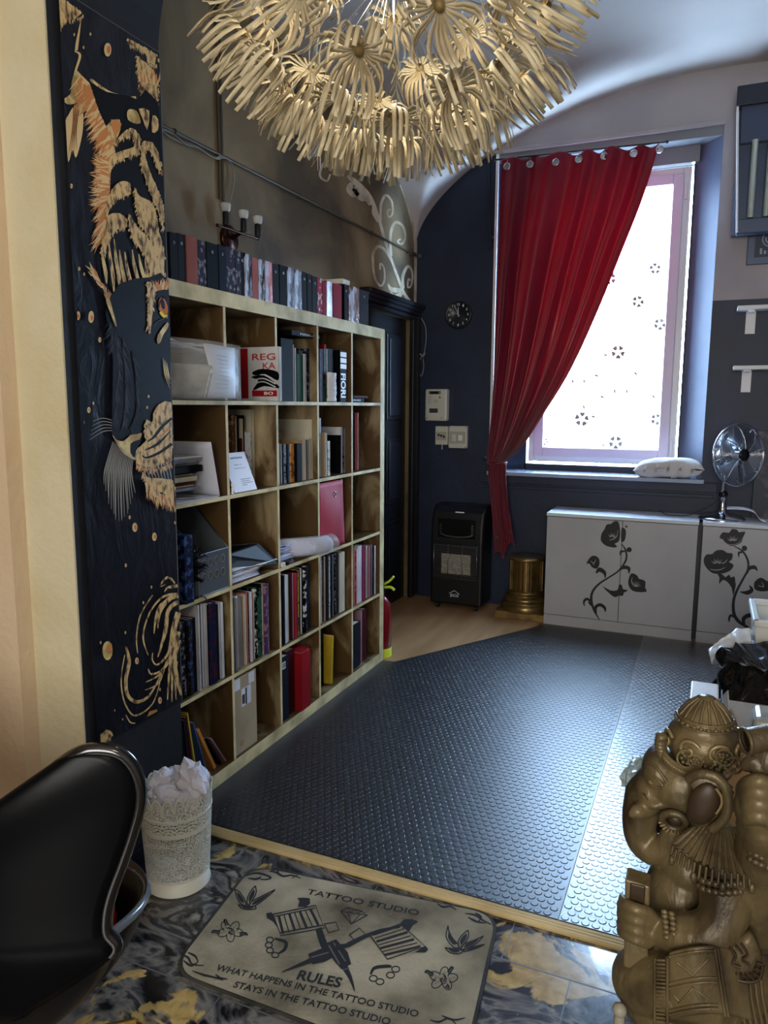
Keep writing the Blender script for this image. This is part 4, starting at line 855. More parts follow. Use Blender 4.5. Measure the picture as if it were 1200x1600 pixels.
B.poly([(665, 1010), (700, 1040), (808, 1050), (812, 1130), (760, 1110), (700, 1080)], 0, 2); B.fur([(680, 1060), (740, 1110), (810, 1130)], (1.3, 1.6), 75, 8, [2, 3, 0], 80); B.fur([(640, 980), (720, 1000), (800, 975)], (1.7, 1.4), 26, 7, [2, 3], 60)
for k in range(17):
    a = k/16; x0 = 530+95*a; B.line([(x0, 870+70*a), (x0-38+30*a, 1000+20*a), (x0-45+50*a+random.uniform(-6, 6), 1070+190*math.sin(a*PI)*.8+40*a)], [2.2, 5, 1.5], 4)
for k in range(5): B.line([(525, 770+12*k), (480, 760+16*k), (435-4*k, 775+22*k)], [3, 3, 1], 4)
for k in range(9): B.line([(660+16*k, 975), (680+15*k, 1020), (700+13*k, 1060)], [3, 4, 1], 4)
for (x, y, r) in ((365, 283, 10), (427, 290, 13), (468, 393, 7), (417, 722, 8), (438, 690, 4), (390, 780, 6), (608, 1225, 5), (632, 1272, 12), (724, 1316, 11), (590, 1450, 5), (697, 658, 4), (690, 710, 4), (352, 210, 4), (820, 1250, 4)):
    B.disc(x, y, r, r*1.8, 3); B.disc(x+r*.25, y, r*.45, r, 7)
# --- lower third, crop at y 800..1300
C_ = mk(800); C_.mb = A.mb; C_.k = B.k
for ln, w in (([(820, 335), (790, 305), (760, 330), (750, 350), (775, 340)], [6, 12, 8, 5, 3]), ([(833, 345), (810, 350), (785, 355), (770, 375)], [14, 16, 8, 4]), ([(833, 385), (770, 395), (715, 450), (680, 530), (672, 600), (695, 672)], [16, 10, 8, 7, 8, 5]), ([(715, 390), (660, 480), (640, 580), (645, 662)], [5, 7, 7, 4]),
    ([(836, 395), (790, 410), (750, 470), (740, 545)], [14, 22, 14, 4]), ([(800, 400), (750, 440), (730, 500), (722, 570)], [6, 12, 12, 3]), ([(836, 420), (790, 460), (775, 560), (740, 680)], [20, 18, 18, 5]), ([(836, 470), (812, 560), (790, 660), (740, 715), (715, 695), (716, 660)], [26, 26, 12, 8, 7, 5]),
    ([(836, 560), (800, 680), (760, 740), (710, 760), (695, 735)], [24, 16, 10, 9, 4]), ([(790, 690), (750, 760), (680, 800)], [10, 9, 3]), ([(780, 700), (745, 800), (680, 835)], [6, 8, 3]), ([(590, 630), (605, 700), (590, 790), (600, 860), (640, 890), (690, 870), (720, 830), (760, 750)], [8, 18, 16, 16, 16, 12, 8, 4]), ([(585, 670), (568, 780), (580, 880), (620, 950), (670, 940), (720, 890), (750, 800)], [4, 6, 7, 8, 7, 6, 3]),
    ([(590, 950), (610, 985), (635, 990)], [3, 7, 4]), ([(836, 600), (820, 700), (835, 800), (850, 860)], [24, 16, 18, 8]), ([(815, 640), (795, 740), (785, 880)], [14, 12, 5]), ([(822, 640), (808, 760), (806, 890)], [12, 12, 5]), ([(830, 700), (822, 780), (826, 880)], [8, 10, 5])):
    C_.line(ln, w, 0)
C_.disc(504, 650, 24, 45, 1); C_.disc(512, 635, 12, 22, 2, .3); C_.poly([(690, 960), (700, 935), (735, 925), (738, 935)], 2); C_.poly([(470, 1045), (500, 1020), (525, 1040), (500, 1070), (470, 1090)], 0)
for (x, y, r) in ((632, 72, 12), (724, 116, 11), (642, 698, 9), (750, 883, 9), (590, 250, 5), (588, 565, 4), (672, 425, 4), (710, 352, 4), (472, 612, 4), (750, 832, 4), (538, 930, 3), (575, 972, 3)):
    C_.disc(x, y, r, r*1.8, 3); C_.disc(x+r*.25, y, r*.45, r, 7)
A.mb.build('printed_tiger', PM, pic)

# ================================================================== wall sconce
BRZ = M('dark_bronze', (74, 46, 34), .25, .8)
sc = thing('wall_sconce', (XL, .965, 2.16), 'bronze wall sconce with three white sockets on a bar, above the albums', 'wall lamp')
m = MB(); m.lathe((XL, .985, 2.175), [(.0, .0), (.062, .0), (.062, .012), (.050, .020), (0, .021)], 28, axis=(1, 0, 0)); m.build('wall_plate', BRZ, sc)
m = MB(); m.tube([(XL+.02, .985, 2.18), (XL+.07, .985, 2.20)], .009, 8); a = atX(XL+.08, 340, 352); b = atX(XL+.08, 403, 373); m.tube([a, b], .0055, 8); m.ball(a, .008); m.ball(b, .008); m.build('arm_bar', BRZ, sc)
for (x, y) in ((353, 350), (381, 360), (403, 368)):
    p = atX(XL+.08, x, y); m = MB(); m.lathe(p, [(.012, -.006), (.014, 0), (.014, .045), (.011, .05)], 14); l = m.build('lamp_holder', BLACKM, sc)
    m = MB(); m.lathe(p, [(.014, .05), (.020, .056), (.023, .078), (.021, .084), (.0, .080)], 16); m.build('socket_ring', WHITEPL, l)

# ================================================================== clock, meters
ck = thing('wall_clock', (-.057, YB-.02, 2.088), 'round black wall clock with white numerals on the navy wall', 'clock')
cc = Vector((-.058, YB, 2.088)); R = .098
CLK = M('clock_black', (30, 33, 40), .3)
m = MB(); m.lathe(cc, [(R, 0), (R, .028), (R-.01, .032), (R-.014, .024), (0, .024)], 40, axis=(0, -1, 0)); m.build('clock_case', CLK, ck)
NUMW = M('numeral_white', (214, 218, 222), .5)
for h in range(1, 13):
    a = PI/2-h*PI/6; p = cc+Vector((math.cos(a)*R*.72, -.0245, math.sin(a)*R*.72)); w = .020 if h >= 10 else .0105
    text_mesh(str(h), 'numeral', p+Vector((-w/2, 0, -.0085)), p+Vector((w/2, 0, -.0085)), (0, -1, 0), .017, NUMW, ck, .0008, .02)
m = MB()
for k in range(60):
    a = k*PI/30; r0 = R*.86 if k % 5 else R*.84
    m.obox(cc+Vector((math.cos(a)*(r0+R*.88)/2, -.025, math.sin(a)*(r0+R*.88)/2)), Vector((math.cos(a), 0, math.sin(a)))*(R*.88-r0)/2, Vector((-math.sin(a), 0, math.cos(a)))*.0006, (0, .0004, 0))
m.build('minute_marks', NUMW, ck)
for ang, L, w in ((PI/2+.03, .052, .0022), (PI/2+.42, .072, .0016), (PI-.45, .03, .0008)):
    d = Vector((math.cos(ang), 0, math.sin(ang))); q = Vector((-d.z, 0, d.x)); m = MB(); m.obox(cc+Vector((0, -.0265, 0))+d*(L/2-.008), d*(L/2+.006), q*w, (0, .0005, 0)); m.build('clock_hand', NUMW, ck)
OFFW = M('aged_white_plastic', (200, 198, 184), .4)
em = thing('electricity_meter', (-.2, YB-.03, 1.33), 'tall white electricity meter with a small display on the navy wall', 'meter')
m = MB(); m.box(-.288, YB-.065, 1.335, -.120, YB, 1.565); m.build('meter_case', OFFW, em, bevel=.012, bseg=3)
x0, z0 = -.288, 1.335; f = YB-.0655
m = MB(); m.box(x0+.028, f-.001, z0+.192, x0+.122, f, z0+.216); m.build('display_bezel', M('grey_bezel', (120, 120, 110), .4), em); m = MB(); m.box(x0+.040, f-.0016, z0+.195, x0+.105, f-.001, z0+.213); m.build('display', M('dark_lcd', (30, 34, 30), .2), em)
m = MB(); m.box(x0+.035, f-.001, z0+.06, x0+.10, f, z0+.09); m.build('breaker_slot', DK, em)
for k in range(3): m = MB(); m.box(x0+.040+.02*k, f-.008, z0+.068, x0+.052+.02*k, f, z0+.082); m.build('breaker_switch', M('blue_grey_switch', (60, 70, 90), .4), em)
m = MB(); m.lathe((x0+.115, f, z0+.170), [(.006, 0), (.006, .002)], 12, axis=(0, -1, 0)); m.lathe((x0+.018, f, z0+.022), [(.004, 0), (.004, .001)], 10, axis=(0, -1, 0)); m.lathe((x0+.13, f, z0+.022), [(.004, 0), (.004, .001)], 10, axis=(0, -1, 0)); m.build('screw', DK, em)
m = MB()
for k in range(7): m.box(x0+.022, f-.0006, z0+.175-.008*k, x0+.022+(.03, .035, .02, .036, .025, .034, .02)[k], f, z0+.177-.008*k)
for k in range(4): m.box(x0+.068, f-.0006, z0+.150-.007*k, x0+.068+(.034, .03, .034, .022)[k], f, z0+.152-.007*k)
m.build('small_print', INK, em)
for nm, x0, x1, z0, z1, lab in (('breaker_box', -.214, -.118, 1.162, 1.297, 'small cream circuit breaker box under the electricity meter'), ('socket_box', -.112, .027, 1.140, 1.300, 'wider cream switch and socket box right of the circuit breakers')):
    t = thing(nm, ((x0+x1)/2, YB-.02, z0), lab, 'electrical box')
    m = MB(); m.box(x0, YB-.04, z0, x1, YB, z1); m.build('box_case', OFFW, t, bevel=.005)
    m = MB(); m.box(x0+.008, YB-.044, z0+.035, x1-.008, YB-.04, z1-.04); m.build('window_panel', M('greyish_panel', (170, 168, 152), .35), t, bevel=.002)
    if nm == 'breaker_box':
        for k in range(3): m = MB(); m.box(x0+.025+.02*k, YB-.056, z0+.065-.006*k, x0+.037+.02*k, YB-.044, z0+.08-.006*k); m.build('breaker_switch', DK, t)
        m = MB(); m.tube([((x0+x1)/2, YB-.02, z0), ((x0+x1)/2, YB-.02, z0-.03)], .004, 8); m.ball(((x0+x1)/2, YB-.02, z0-.032), .005); m.build('cable_gland', OFFW, t)
    else:
        m = MB(); m.box(x0+.03, YB-.048, z0+.05, x0+.06, YB-.044, z0+.10); m.build('socket', OFFW, t, bevel=.001); m = MB(); m.box(x0+.078, YB-.049, z0+.055, x0+.108, YB-.044, z0+.095); m.build('rocker_switch', WHITEP, t, bevel=.001)
        m = MB()
        for kx in (x0+.008, x1-.008):
            for kz in (z0+.008, z1-.008): m.lathe((kx, YB-.04, kz), [(.004, 0), (.003, .0015)], 10, axis=(0, -1, 0))
        m.build('screw', DK, t)

# ================================================================== curtain
RED = translucent_mat('red_satin', (146, 10, 50), .34, .34, .35)
rodz = 3.118
m = MB(); m.tube([atY(3.235, 772, 250), atY(3.235, 1042, 222)], .006, 10); m.ball(atY(3.235, 772, 250), .011); m.ball(atY(3.235, 1042, 222), .011)
rod = tag(m.build('curtain_rod', BLACKM), 'thin black curtain rod across the top of the window', 'curtain rod')
cu = thing('curtain', (.26, 3.22, 1.05), 'dark red satin curtain gathered and tied to the left of the window', 'curtain')
Lp = smoothpath([(783, 249), (780, 330), (777, 430), (774, 540), (769, 640), (764, 700), (763, 722)], 8); Rp = smoothpath([(1034, 226), (1008, 310), (972, 400), (935, 490), (893, 580), (850, 650), (817, 700), (792, 722)], 8)
def samp(P, t): s = t*(len(P)-1); i = min(int(s), len(P)-2); return P[i].lerp(P[i+1], s-i)
FO = [random.uniform(0, 6.28) for _ in range(8)]
def curt(u, v):
    l = samp(Lp, v); r = samp(Rp, v); uu = u+.012*math.sin(u*17+v*2.5)*(1-v)
    top = .004*math.sin(2*PI*6*u)*(1-v)**6
    p = l.lerp(r, max(0, min(1, uu)))
    amp = (.022+.024*v)*(1-.55*v**5)
    ph = u*2*PI*5.6+1.3*math.sin(u*7+1)+1.5*math.sin(v*2.2+u*4)*v
    dy = amp*(math.sin(ph)+.22*math.sin(2.3*ph+v*4)*v+.12*math.sin(4.1*ph+v*7)*v*v)+.010*math.sin(u*2*PI*3+FO[0]+v*3)+.035*math.sin(PI*v)*(u-.4)
    q = atY(3.215, p.x, p.y); q.y += dy-.02*math.sin(PI*min(1, v))-.05*v*v; q.z += top*3
    return q
m = MB(); m.grid(curt, 200, 90); m.build('curtain_panel', RED, cu, solid=.0012)
L2 = smoothpath([(763, 722), (762, 745), (766, 790), (770, 840), (771, 884)], 8); R2 = smoothpath([(792, 722), (791, 745), (795, 790), (801, 830), (806, 860)], 8)
def tail(u, v):
    p = samp(L2, v).lerp(samp(R2, v), u); p.y -= 18*v*abs(math.sin(u*5.5+.7)) if v > .8 else 0
    q = atY(3.15, p.x, p.y); q.y += .022*(.35+v*.65)*math.sin(u*2*PI*3.5+.5+v*1.5)+.01*math.sin(u*2*PI*8+v*3); return q
m = MB(); m.grid(tail, 70, 40); m.build('curtain_tail', RED, cu, solid=.0012)
tc = atY(3.15, 777, 723); m = MB(); m.tube([tc+Vector((.062*math.cos(a), .045*math.sin(a), .004*math.sin(2*a))) for a in [2*PI*k/28 for k in range(28)]], .010, 8, closed=True, squash=1.3)
m.build('tie_band', RED, cu)
hb = tag(MB().tube([(.175, YB, 1.075), (.175, 3.19, 1.075), (.19, 3.165, 1.08), (.205, 3.165, 1.095)], .007, 8).ball((.175, 3.30, 1.075), (.02, .012, .02)).build('curtain_holdback', CHROME), 'small chrome hook holding the gathered red curtain', 'curtain hook')
for (x, y) in ((792, 260), (828, 257), (868, 253.5), (904, 249), (944, 244), (990, 240), (1031, 233)):
    p = atY(3.185, x, y); m = MB(); m.torus(p, .020, .0045, (0, 1, 0), 24, 8)
    m.lathe(p+Vector((0, .001, 0)), [(.017, 0), (.017, .002)], 20, axis=(0, 1, 0)); e = m.build('eyelet', CHROME, cu)
    q = atY(3.235, x+1, 250-(x-772)*.1037); m = MB(); m.tube([p+Vector((0, -.004, .018)), p+Vector((.001, .01, .04)), q], .0016, 6); m.build('hook_wire', CHROME, e)

# ================================================================== gas heater
ht = thing('gas_heater', (.06, 3.1, 0), 'black portable gas heater with a grille, in the far corner', 'heater')
HX0, HX1, HY0, HY1, HZ = -.150, .235, 3.03, 3.275, .745
BLK = M('heater_black', (17, 19, 24), .38)
m = MB(); prof = [(HY1, .035), (HY0, .035), (HY0, .50), (HY0+.005, .60), (HY0+.035, .70), (HY0+.085, HZ), (HY1, HZ)]
n = len(prof); vs = [(HX0, y, z) for y, z in prof]+[(HX1, y, z) for y, z in prof]; m.add(vs, [tuple(range(n)), tuple(range(n, 2*n))[::-1]]+[(i, n+i, n+(i+1) % n, (i+1) % n) for i in range(n)])
m.build('heater_body', BLK, ht, bevel=.018, bseg=4, weld=True)
for x in (HX0+.05, HX1-.05):
    for y in (HY0+.03, HY1-.05):
        m = MB(); m.cyl((x-.012, y, .018), (x+.012, y, .018), .0175, n=16); m.tube([(x, y, .018), (x, y, .036)], .006, 8); m.build('caster', BLACKM, ht)
m = MB(); m.box(HX0+.055, HY0-.002, .520, HX1-.055, HY0+.008, .655); m.box(HX0+.075, HY0-.004, .538, HX1-.075, HY0, .59); m.build('upper_recess', M('heater_recess', (8, 9, 12), .25), ht)
m = MB(); m.tube(smoothpath([(HX0+.075, HY0-.006, .548), (HX0+.12, HY0-.010, .536), (.04, HY0-.012, .532), (HX1-.12, HY0-.010, .536), (HX1-.075, HY0-.006, .548)], 5), .0055, 8); m.build('chrome_lip', STEEL, ht)
m = MB()
for k in range(5): m.box(HX1-.085, HY0-.007, .552+.015*k, HX1-.068, HY0-.003, .559+.015*k)
for k in range(4): m.box(HX0+.068, HY0-.007, .56+.017*k, HX0+.082, HY0-.003, .566+.017*k)
m.build('vent_marks', STEEL, ht)
m = MB(); m.box(.02, HY0+.034, .695, .085, HY0+.038, .705); o = m.build('badge', NUMW, ht); o.rotation_euler = (0, 0, 0)
m = MB(); m.box(HX0+.03, HY0-.001, .225, HX1-.03, HY0+.006, .475); m.build('burner_recess', M('heater_recess2', (14, 14, 16), .5), ht)
m = MB(); m.box(HX0+.085, HY0-.006, .262, HX1-.085, HY0-.001, .405, 0)
m.build('ceramic_burner', M('ceramic_plaque', (178, 172, 156), .8, col2=(150, 144, 130), scale=60), ht)
m = MB()
for k in range(19): z = .232+.0128*k; m.tube([(HX0+.034, HY0-.022, z), (HX1-.034, HY0-.022, z)], .0017, 6)
for x in (HX0+.034, HX0+.14, HX0+.245, HX1-.034): m.tube([(x, HY0+.0, .228), (x, HY0-.025, .230), (x, HY0-.025, .470), (x, HY0, .472)], .0024, 6)
m.tube([(HX0+.034, HY0-.02, .47), (HX1-.034, HY0-.02, .47)], .003, 6); m.build('wire_grille', STEEL, ht)
m = MB(); c = Vector((.035, HY0-.003, .118))
m.tube([c+Vector((-.038, 0, 0)), c+Vector((0, 0, .024)), c+Vector((.038, 0, 0))], .0022, 6); m.tube([c+Vector((-.028, 0, -.004)), c+Vector((-.028, 0, -.026))], .0018, 6); m.build('house_emblem', NUMW, ht)
text_mesh('DCG', 'brand_lettering', c+Vector((-.024, .002, -.022)), c+Vector((.030, .002, -.022)), (0, -1, 0), .020, NUMW, ht, .0012, .02)
m = MB(); m.lathe((.035, HY0, .19), [(.006, 0), (.006, .002)], 12, axis=(0, -1, 0)); m.build('ignition_hole', DK, ht)
# ================================================================== gold column stand
GC = M('aged_gold_paint', (138, 112, 66), .3, .75, col2=(84, 66, 42), scale=9, lo=.5, hi=.75)
GC2 = M('aged_gold_flat', (150, 124, 70), .45, .4, col2=(110, 88, 52), scale=9)
cs = thing('column_stand', (.535, 3.10, 0), 'short gold fluted half column on a square base beside the white cabinet', 'column')
m = MB(); m.box(.345, 2.97, 0, .70, 3.24, .05); m.build('plinth', GC2, cs, bevel=.004)
cx, cy = .53, 3.11
m = MB(); m.lathe((cx, cy, 0), [(.165, .05), (.168, .062), (.168, .085), (.160, .098), (.142, .102), (.142, .112), (.150, .122), (.150, .138), (.138, .148), (.122, .152), (.122, .165), (.130, .17), (.130, .182), (.116, .19)], 48); m.build('moulded_base', GC, cs)
m = MB(); m.lathe((cx, cy, 0), [(.112, .185), (.112, .40)], 132, rib=lambda k: 1.0 if (k % 6) in (0, 1, 2) else .84, smooth=False); m.build('fluted_shaft', GC, cs)
m = MB(); m.lathe((cx, cy, 0), [(.112, .395), (.124, .403), (.124, .413), (.118, .418), (0, .418)], 40); m.build('top_disc', GC, cs)

# ================================================================== fire extinguisher
fe = thing('fire_extinguisher', (-.045, 1.935, 0), 'red fire extinguisher with lime green base behind the end of the bookcase', 'fire extinguisher')
LIME = M('lime_plastic', (206, 226, 64), .4)
ec = (-.048, 1.925, 0)
m = MB(); m.lathe(ec, [(.055, .03), (.060, .035), (.060, .27), (.052, .315), (.03, .345), (.02, .355), (.018, .37)], 28); m.build('cylinder_body', M('extinguisher_red', (120, 16, 26), .25, coat=.5), fe)
m = MB(); m.lathe(ec, [(.062, 0), (.062, .05), (.060, .052)], 28); m.build('base_ring', LIME, fe)
m = MB(); m.lathe(ec, [(.02, .365), (.024, .39), (.015, .42)], 14); m.box(-.06, 1.90, .42, -.03, 1.99, .43); m.build('valve', BLACKM, fe)
m = MB(); m.tube(smoothpath([(-.04, 1.93, .42), (.0, 1.93, .445), (.028, 1.93, .475)], 5), .007, 8); m.tube(smoothpath([(-.03, 1.93, .405), (.01, 1.93, .41), (.033, 1.93, .395)], 5), .008, 8); m.build('lever', LIME, fe)

# ================================================================== cabinets with flower decals
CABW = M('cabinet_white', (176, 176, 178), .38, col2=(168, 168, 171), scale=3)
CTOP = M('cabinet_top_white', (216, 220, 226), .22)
DEC = M('black_vinyl', (16, 18, 24), .5)
GAPM = M('cabinet_gap_shade', (52, 56, 62), .5)  # dark grey puts the shade of the gaps into the colour
def cabinet(x0, x1, split, lab):
    t = thing('cabinet', ((x0+x1)/2, 3.1, 0), lab, 'cabinet', )
    F, Bk, H = 2.955, 3.285, .755
    m = MB(); m.box(x0, F+.02, .0, x0+.018, Bk, H-.018); m.box(x1-.018, F+.02, 0, x1, Bk, H-.018); m.box(x0, Bk-.01, 0, x1, Bk, H-.018); m.box(x0, F+.02, .07, x1, Bk, .085); m.build('carcass', GAPM, t)
    m = MB(); m.box(x0-.003, F-.004, H-.022, x1+.003, Bk, H); m.build('top_panel', CTOP, t, bevel=.002)
    m = MB(); m.box(x0, F+.004, 0, x1, F+.02, .068); m.build('plinth', CABW, t, bevel=.001)
    ds = []
    for a, b in ((x0+.001, split-.0015), (split+.0015, x1-.001)):
        m = MB(); m.box(a, F, .072, b, F+.018, H-.026); ds.append(m.build('door', CABW, t, bevel=.0015))
    return t, ds
struct(MB().box(1.604, 3.02, .0, 1.634, 3.04, .74).build('trim_14', GAPM), 'added dark panel standing in for shade in the gap between the white cabinets')  # panel added to darken the gap, its shade given as colour
cab1, d1 = cabinet(.688, 1.606, 1.165, 'left white low cabinet with black flower decals, next to the gold column')
cab2, d2 = cabinet(1.632, 2.55, 2.11, 'right white low cabinet with black flower decals, under the chrome fan')
def petalflower(A, cx, cy, pts): A.poly([(cx+x, cy+y) for x, y in pts], 0, 3)
A = Art(lambda px, py, k: atY(2.9542-k*4, px, py), 3.529, 860, 800)
A.poly([(375, 55), (350, 52), (335, 65), (310, 70), (298, 95), (282, 120), (278, 155), (295, 178), (318, 190), (350, 196), (368, 190), (355, 175), (378, 160), (385, 110)], 0, 3)
A.poly([(392, 92), (408, 90), (417, 110), (412, 150), (400, 165), (390, 158)], 0, 3)
A.line([(392, 175), (412, 205), (420, 240), (412, 275), (375, 325), (320, 362), (270, 395), (235, 435), (225, 480), (240, 540), (272, 596)], [4, 9, 11, 11, 9, 9, 11, 13, 14, 12, 3])
A.disc(434, 208, 15, 14); A.line([(412, 218), (390, 218), (384, 240)], [6, 14, 3]); A.line([(378, 322), (405, 305), (432, 312), (432, 340)], [6, 20, 20, 3]); A.line([(302, 364), (298, 335), (270, 318), (252, 338)], [3, 20, 26, 6])
A.poly([(205, 270), (225, 245), (248, 242), (268, 258), (270, 290), (255, 312), (230, 305), (215, 285), (200, 285)], 0, 3)
A.poly([(285, 408), (330, 432), (370, 430), (378, 400), (395, 405), (400, 425), (430, 432), (405, 445), (400, 462), (375, 462), (360, 470), (335, 458)], 0, 2)
A.poly([(455, 338), (440, 345), (430, 375), (430, 400), (442, 425), (470, 440), (530, 440), (522, 415), (525, 385), (505, 372), (488, 368), (478, 350)], 0, 2)
A.line([(225, 490), (200, 480), (185, 495), (188, 520)], [8, 16, 12, 3]); A.line([(252, 560), (250, 525), (275, 512), (300, 530), (302, 552)], [8, 18, 18, 16, 3]); A.line([(240, 530), (215, 500), (218, 480)], [4, 12, 4]); A.poly([(268, 520), (285, 505), (292, 525)], 0)
B = Art(lambda px, py, k: atY(2.9538-k*4, px, py), 3.529, 860, 800); 
for a in range(9): an = -2.9+a*.36; B.line([(340+6*math.cos(an), 140+6*math.sin(an)), (342+(20+8*(a % 2))*math.cos(an), 140+(18+8*(a % 2))*math.sin(an))], [3, 1.4], 0, 1)
B.line([(325, 155), (345, 150), (365, 135), (372, 100)], [2, 4, 3, 1], 0); B.line([(222, 270), (240, 282), (250, 262)], [2, 4, 1.5]); B.line([(240, 282), (236, 292)], 3)
for a in range(6): an = -2.1+a*.38; B.line([(470, 412), (470+30*math.cos(an), 412+30*math.sin(an))], [3, 1.2], 0, 1)
B.line([(452, 360), (448, 385), (462, 410)], [1.5, 4, 3])
A.mb.build('flower_decal', DEC, d1[0]); B.mb.build('petal_lines', CABW, d1[0])
A = Art(lambda px, py, k: atY(2.9542-k*4, px, py), 3.529, 860, 800)
A.poly([(932, 142), (950, 112), (985, 115), (1000, 94), (1030, 98), (1040, 112), (1075, 108), (1062, 140), (1052, 168), (1020, 184), (990, 186), (965, 170), (950, 150)], 0, 2)
A.poly([(845, 265), (860, 235), (890, 232), (915, 212), (950, 210), (975, 225), (1005, 230), (1000, 262), (985, 275), (1010, 292), (995, 320), (965, 335), (930, 342), (890, 335), (855, 300)], 0, 3)
A.line([(1010, 188), (1045, 205), (1072, 232), (1090, 275), (1088, 320), (1062, 370), (1030, 430), (1010, 490), (1012, 560), (1040, 605), (1095, 640)], [4, 8, 11, 12, 12, 12, 14, 16, 18, 18, 12])
A.disc(1070, 200, 15, 15); A.line([(1065, 222), (1040, 225), (1040, 250)], [5, 14, 3]); A.line([(1085, 340), (1095, 312), (1125, 305), (1142, 325)], [6, 20, 22, 3]); A.line([(1045, 440), (1085, 445), (1110, 430), (1098, 405)], [3, 24, 22, 4])
A.poly([(920, 338), (950, 345), (965, 360), (985, 345), (995, 362), (1015, 355), (1020, 390), (1022, 405), (1008, 462), (1000, 420), (975, 385), (950, 375), (930, 398), (932, 362)], 0, 2)
A.poly([(1122, 405), (1130, 380), (1160, 362), (1190, 378), (1225, 400), (1215, 430), (1165, 438), (1130, 428)], 0, 3); A.line([(1012, 580), (995, 570), (985, 590), (988, 608)], [8, 14, 12, 3]); A.line([(1070, 625), (1065, 590), (1095, 570), (1140, 575), (1170, 620)], [10, 22, 24, 20, 4])
A.line([(1250, 640), (1300, 560), (1310, 470), (1260, 400)], [6, 12, 12, 4])
B = Art(lambda px, py, k: atY(2.9538-k*4, px, py), 3.529, 860, 800)
for a in range(9): an = -2.9+a*.33; B.line([(1005+6*math.cos(an), 160+5*math.sin(an)), (1005+(28+8*(a % 2))*math.cos(an), 162+(24+8*(a % 2))*math.sin(an))], [3, 1.4], 0, 1)
for a in range(10): an = -3.0+a*.31; B.line([(920+8*math.cos(an), 285+6*math.sin(an)), (920+(28+9*(a % 2))*math.cos(an), 285+(22+8*(a % 2))*math.sin(an))], [3, 1.4], 0, 1)
B.line([(880, 315), (905, 320), (935, 318), (965, 305)], [2, 4, 4, 1.5]); B.line([(950, 285), (965, 275), (975, 262)], [3, 4, 2]); B.line([(945, 150), (980, 178), (1030, 175), (1058, 145)], [1, 2.4, 2.4, 1]); B.line([(1145, 405), (1175, 412), (1165, 385)], [2, 4, 1.5])
A.mb.build('flower_decal', DEC, d2[0]); B.mb.build('petal_lines', CABW, d2[0])
m = MB(); p = atY(2.954, 979, 822.5); m.lathe(p, [(.008, 0), (.008, .003), (.004, .004)], 14, axis=(0, -1, 0)); m.build('lock', CHROME, d1[1])

# ================================================================== chrome fan
fn = thing('desk_fan', (1.735, 3.12, .755), 'chrome desk fan standing on the right white cabinet', 'fan')
FB = Vector((1.735, 3.14, .755))
m = MB(); m.lathe(FB, [(.135, 0), (.135, .006), (.125, .014), (.07, .028), (.03, .036), (.022, .05), (.017, .10), (.016, .135), (.019, .14)], 40); m.build('fan_base', CHROME, fn)
m = MB(); m.ball(FB+Vector((0, 0, .155)), .026, 16); m.build('tilt_joint', BLACKG, fn)
ax = Vector((math.sin(R_ := .72), -math.cos(.72), .06)).normalized(); gc = atY(3.06, 1154, 711)+Vector((0, 0, 0))
m = MB(); m.tube([FB+Vector((0, 0, .15)), FB+Vector((-.005, 0, .20)), gc-ax*.10+Vector((0, 0, -.03))], [.012, .012, .016], 10); m.build('neck', CHROME, fn)
m = MB(); m.lathe(gc-ax*.155, [(.0, 0), (.035, .004), (.048, .02), (.052, .05), (.052, .115)], 28, axis=ax); m.build('motor_housing', CHROME, fn)
GR = .185; e1 = ax.orthogonal().normalized(); e2 = ax.cross(e1)
m = MB(); m.torus(gc, GR, .0065, ax, 56, 8)
for side in (1, -1):
    for k in range(1, 21):
        r = GR*(.22+.76*k/21); h = .045*side*math.sqrt(max(0, 1-(r/GR)**2))+.004*side
        m.torus(gc+ax*h, r, .0011, ax, 40, 4)
    for k in range(8):
        a = k*PI/4; pts = []
        for q in range(9):
            r = GR*(.2+.8*q/8); aa = a+.35*q/8; pts.append(gc+ax*(.047*side*math.sqrt(max(0, 1-(r/GR)**2))+.002*side)+(e1*math.cos(aa)+e2*math.sin(aa))*r)
        m.tube(pts, .0022, 5)
m.build('wire_guard', CHROME, fn)
m = MB(); m.lathe(gc+ax*.046, [(.0, .010), (.03, .008), (.038, 0), (.036, -.004)], 24, axis=ax); m.build('front_badge', BLACKG, fn)
for k in range(4):
    a = k*PI/2+.4
    def bl(u, v, a=a): r = .03+.125*u; an = a+(v-.5)*(.5+.75*u); return gc+(e1*math.cos(an)+e2*math.sin(an))*r+ax*(.022*(v-.5)*2*(.6+.4*u))
    m = MB(); m.grid(bl, 8, 8); m.build('fan_blade', STEEL, fn, solid=.0015)
m = MB(); m.lathe(gc-ax*.03, [(.03, 0), (.03, .06)], 20, axis=ax); m.build('blade_hub', STEEL, fn)
m = MB(); m.tube(smoothpath([FB+Vector((-.01, -.01, .145)), FB+Vector((-.06, -.02, .09)), (1.56, 3.12, .775), (1.46, 3.14, .760), (1.40, 3.18, .759), (1.37, 3.2, .78)], 6), .0028, 6); m.build('power_cord', BLACKM, fn)
def curl(u, v):
    s = u*1.0; x = 1.76+.20*s; z = .757+.075*math.sin(PI*min(1, s*1.25))**.7 if s < .8 else .757+.001
    return Vector((x+.0, 3.13+.10*v, max(.757, .758+.07*(1-(2*s-1)**2)*(1 if s < .9 else .6))))
m = MB(); pts = [(.0, .07), (.06, .072), (.11, .07), (.15, .058), (.17, .035), (.19, .012), (.22, .003)]
sp = smoothpath([(a, b, 0) for a, b in pts], 5)
m.add([(1.76+p.x, y, .757+p.y) for p in sp for y in (3.06, 3.22)], [(2*i, 2*i+1, 2*i+3, 2*i+2) for i in range(len(sp)-1)], 0, True)
tag(m.build('paper_sheet', PAPER, solid=.001), 'curled white sheet lying behind the chrome fan base', 'paper')

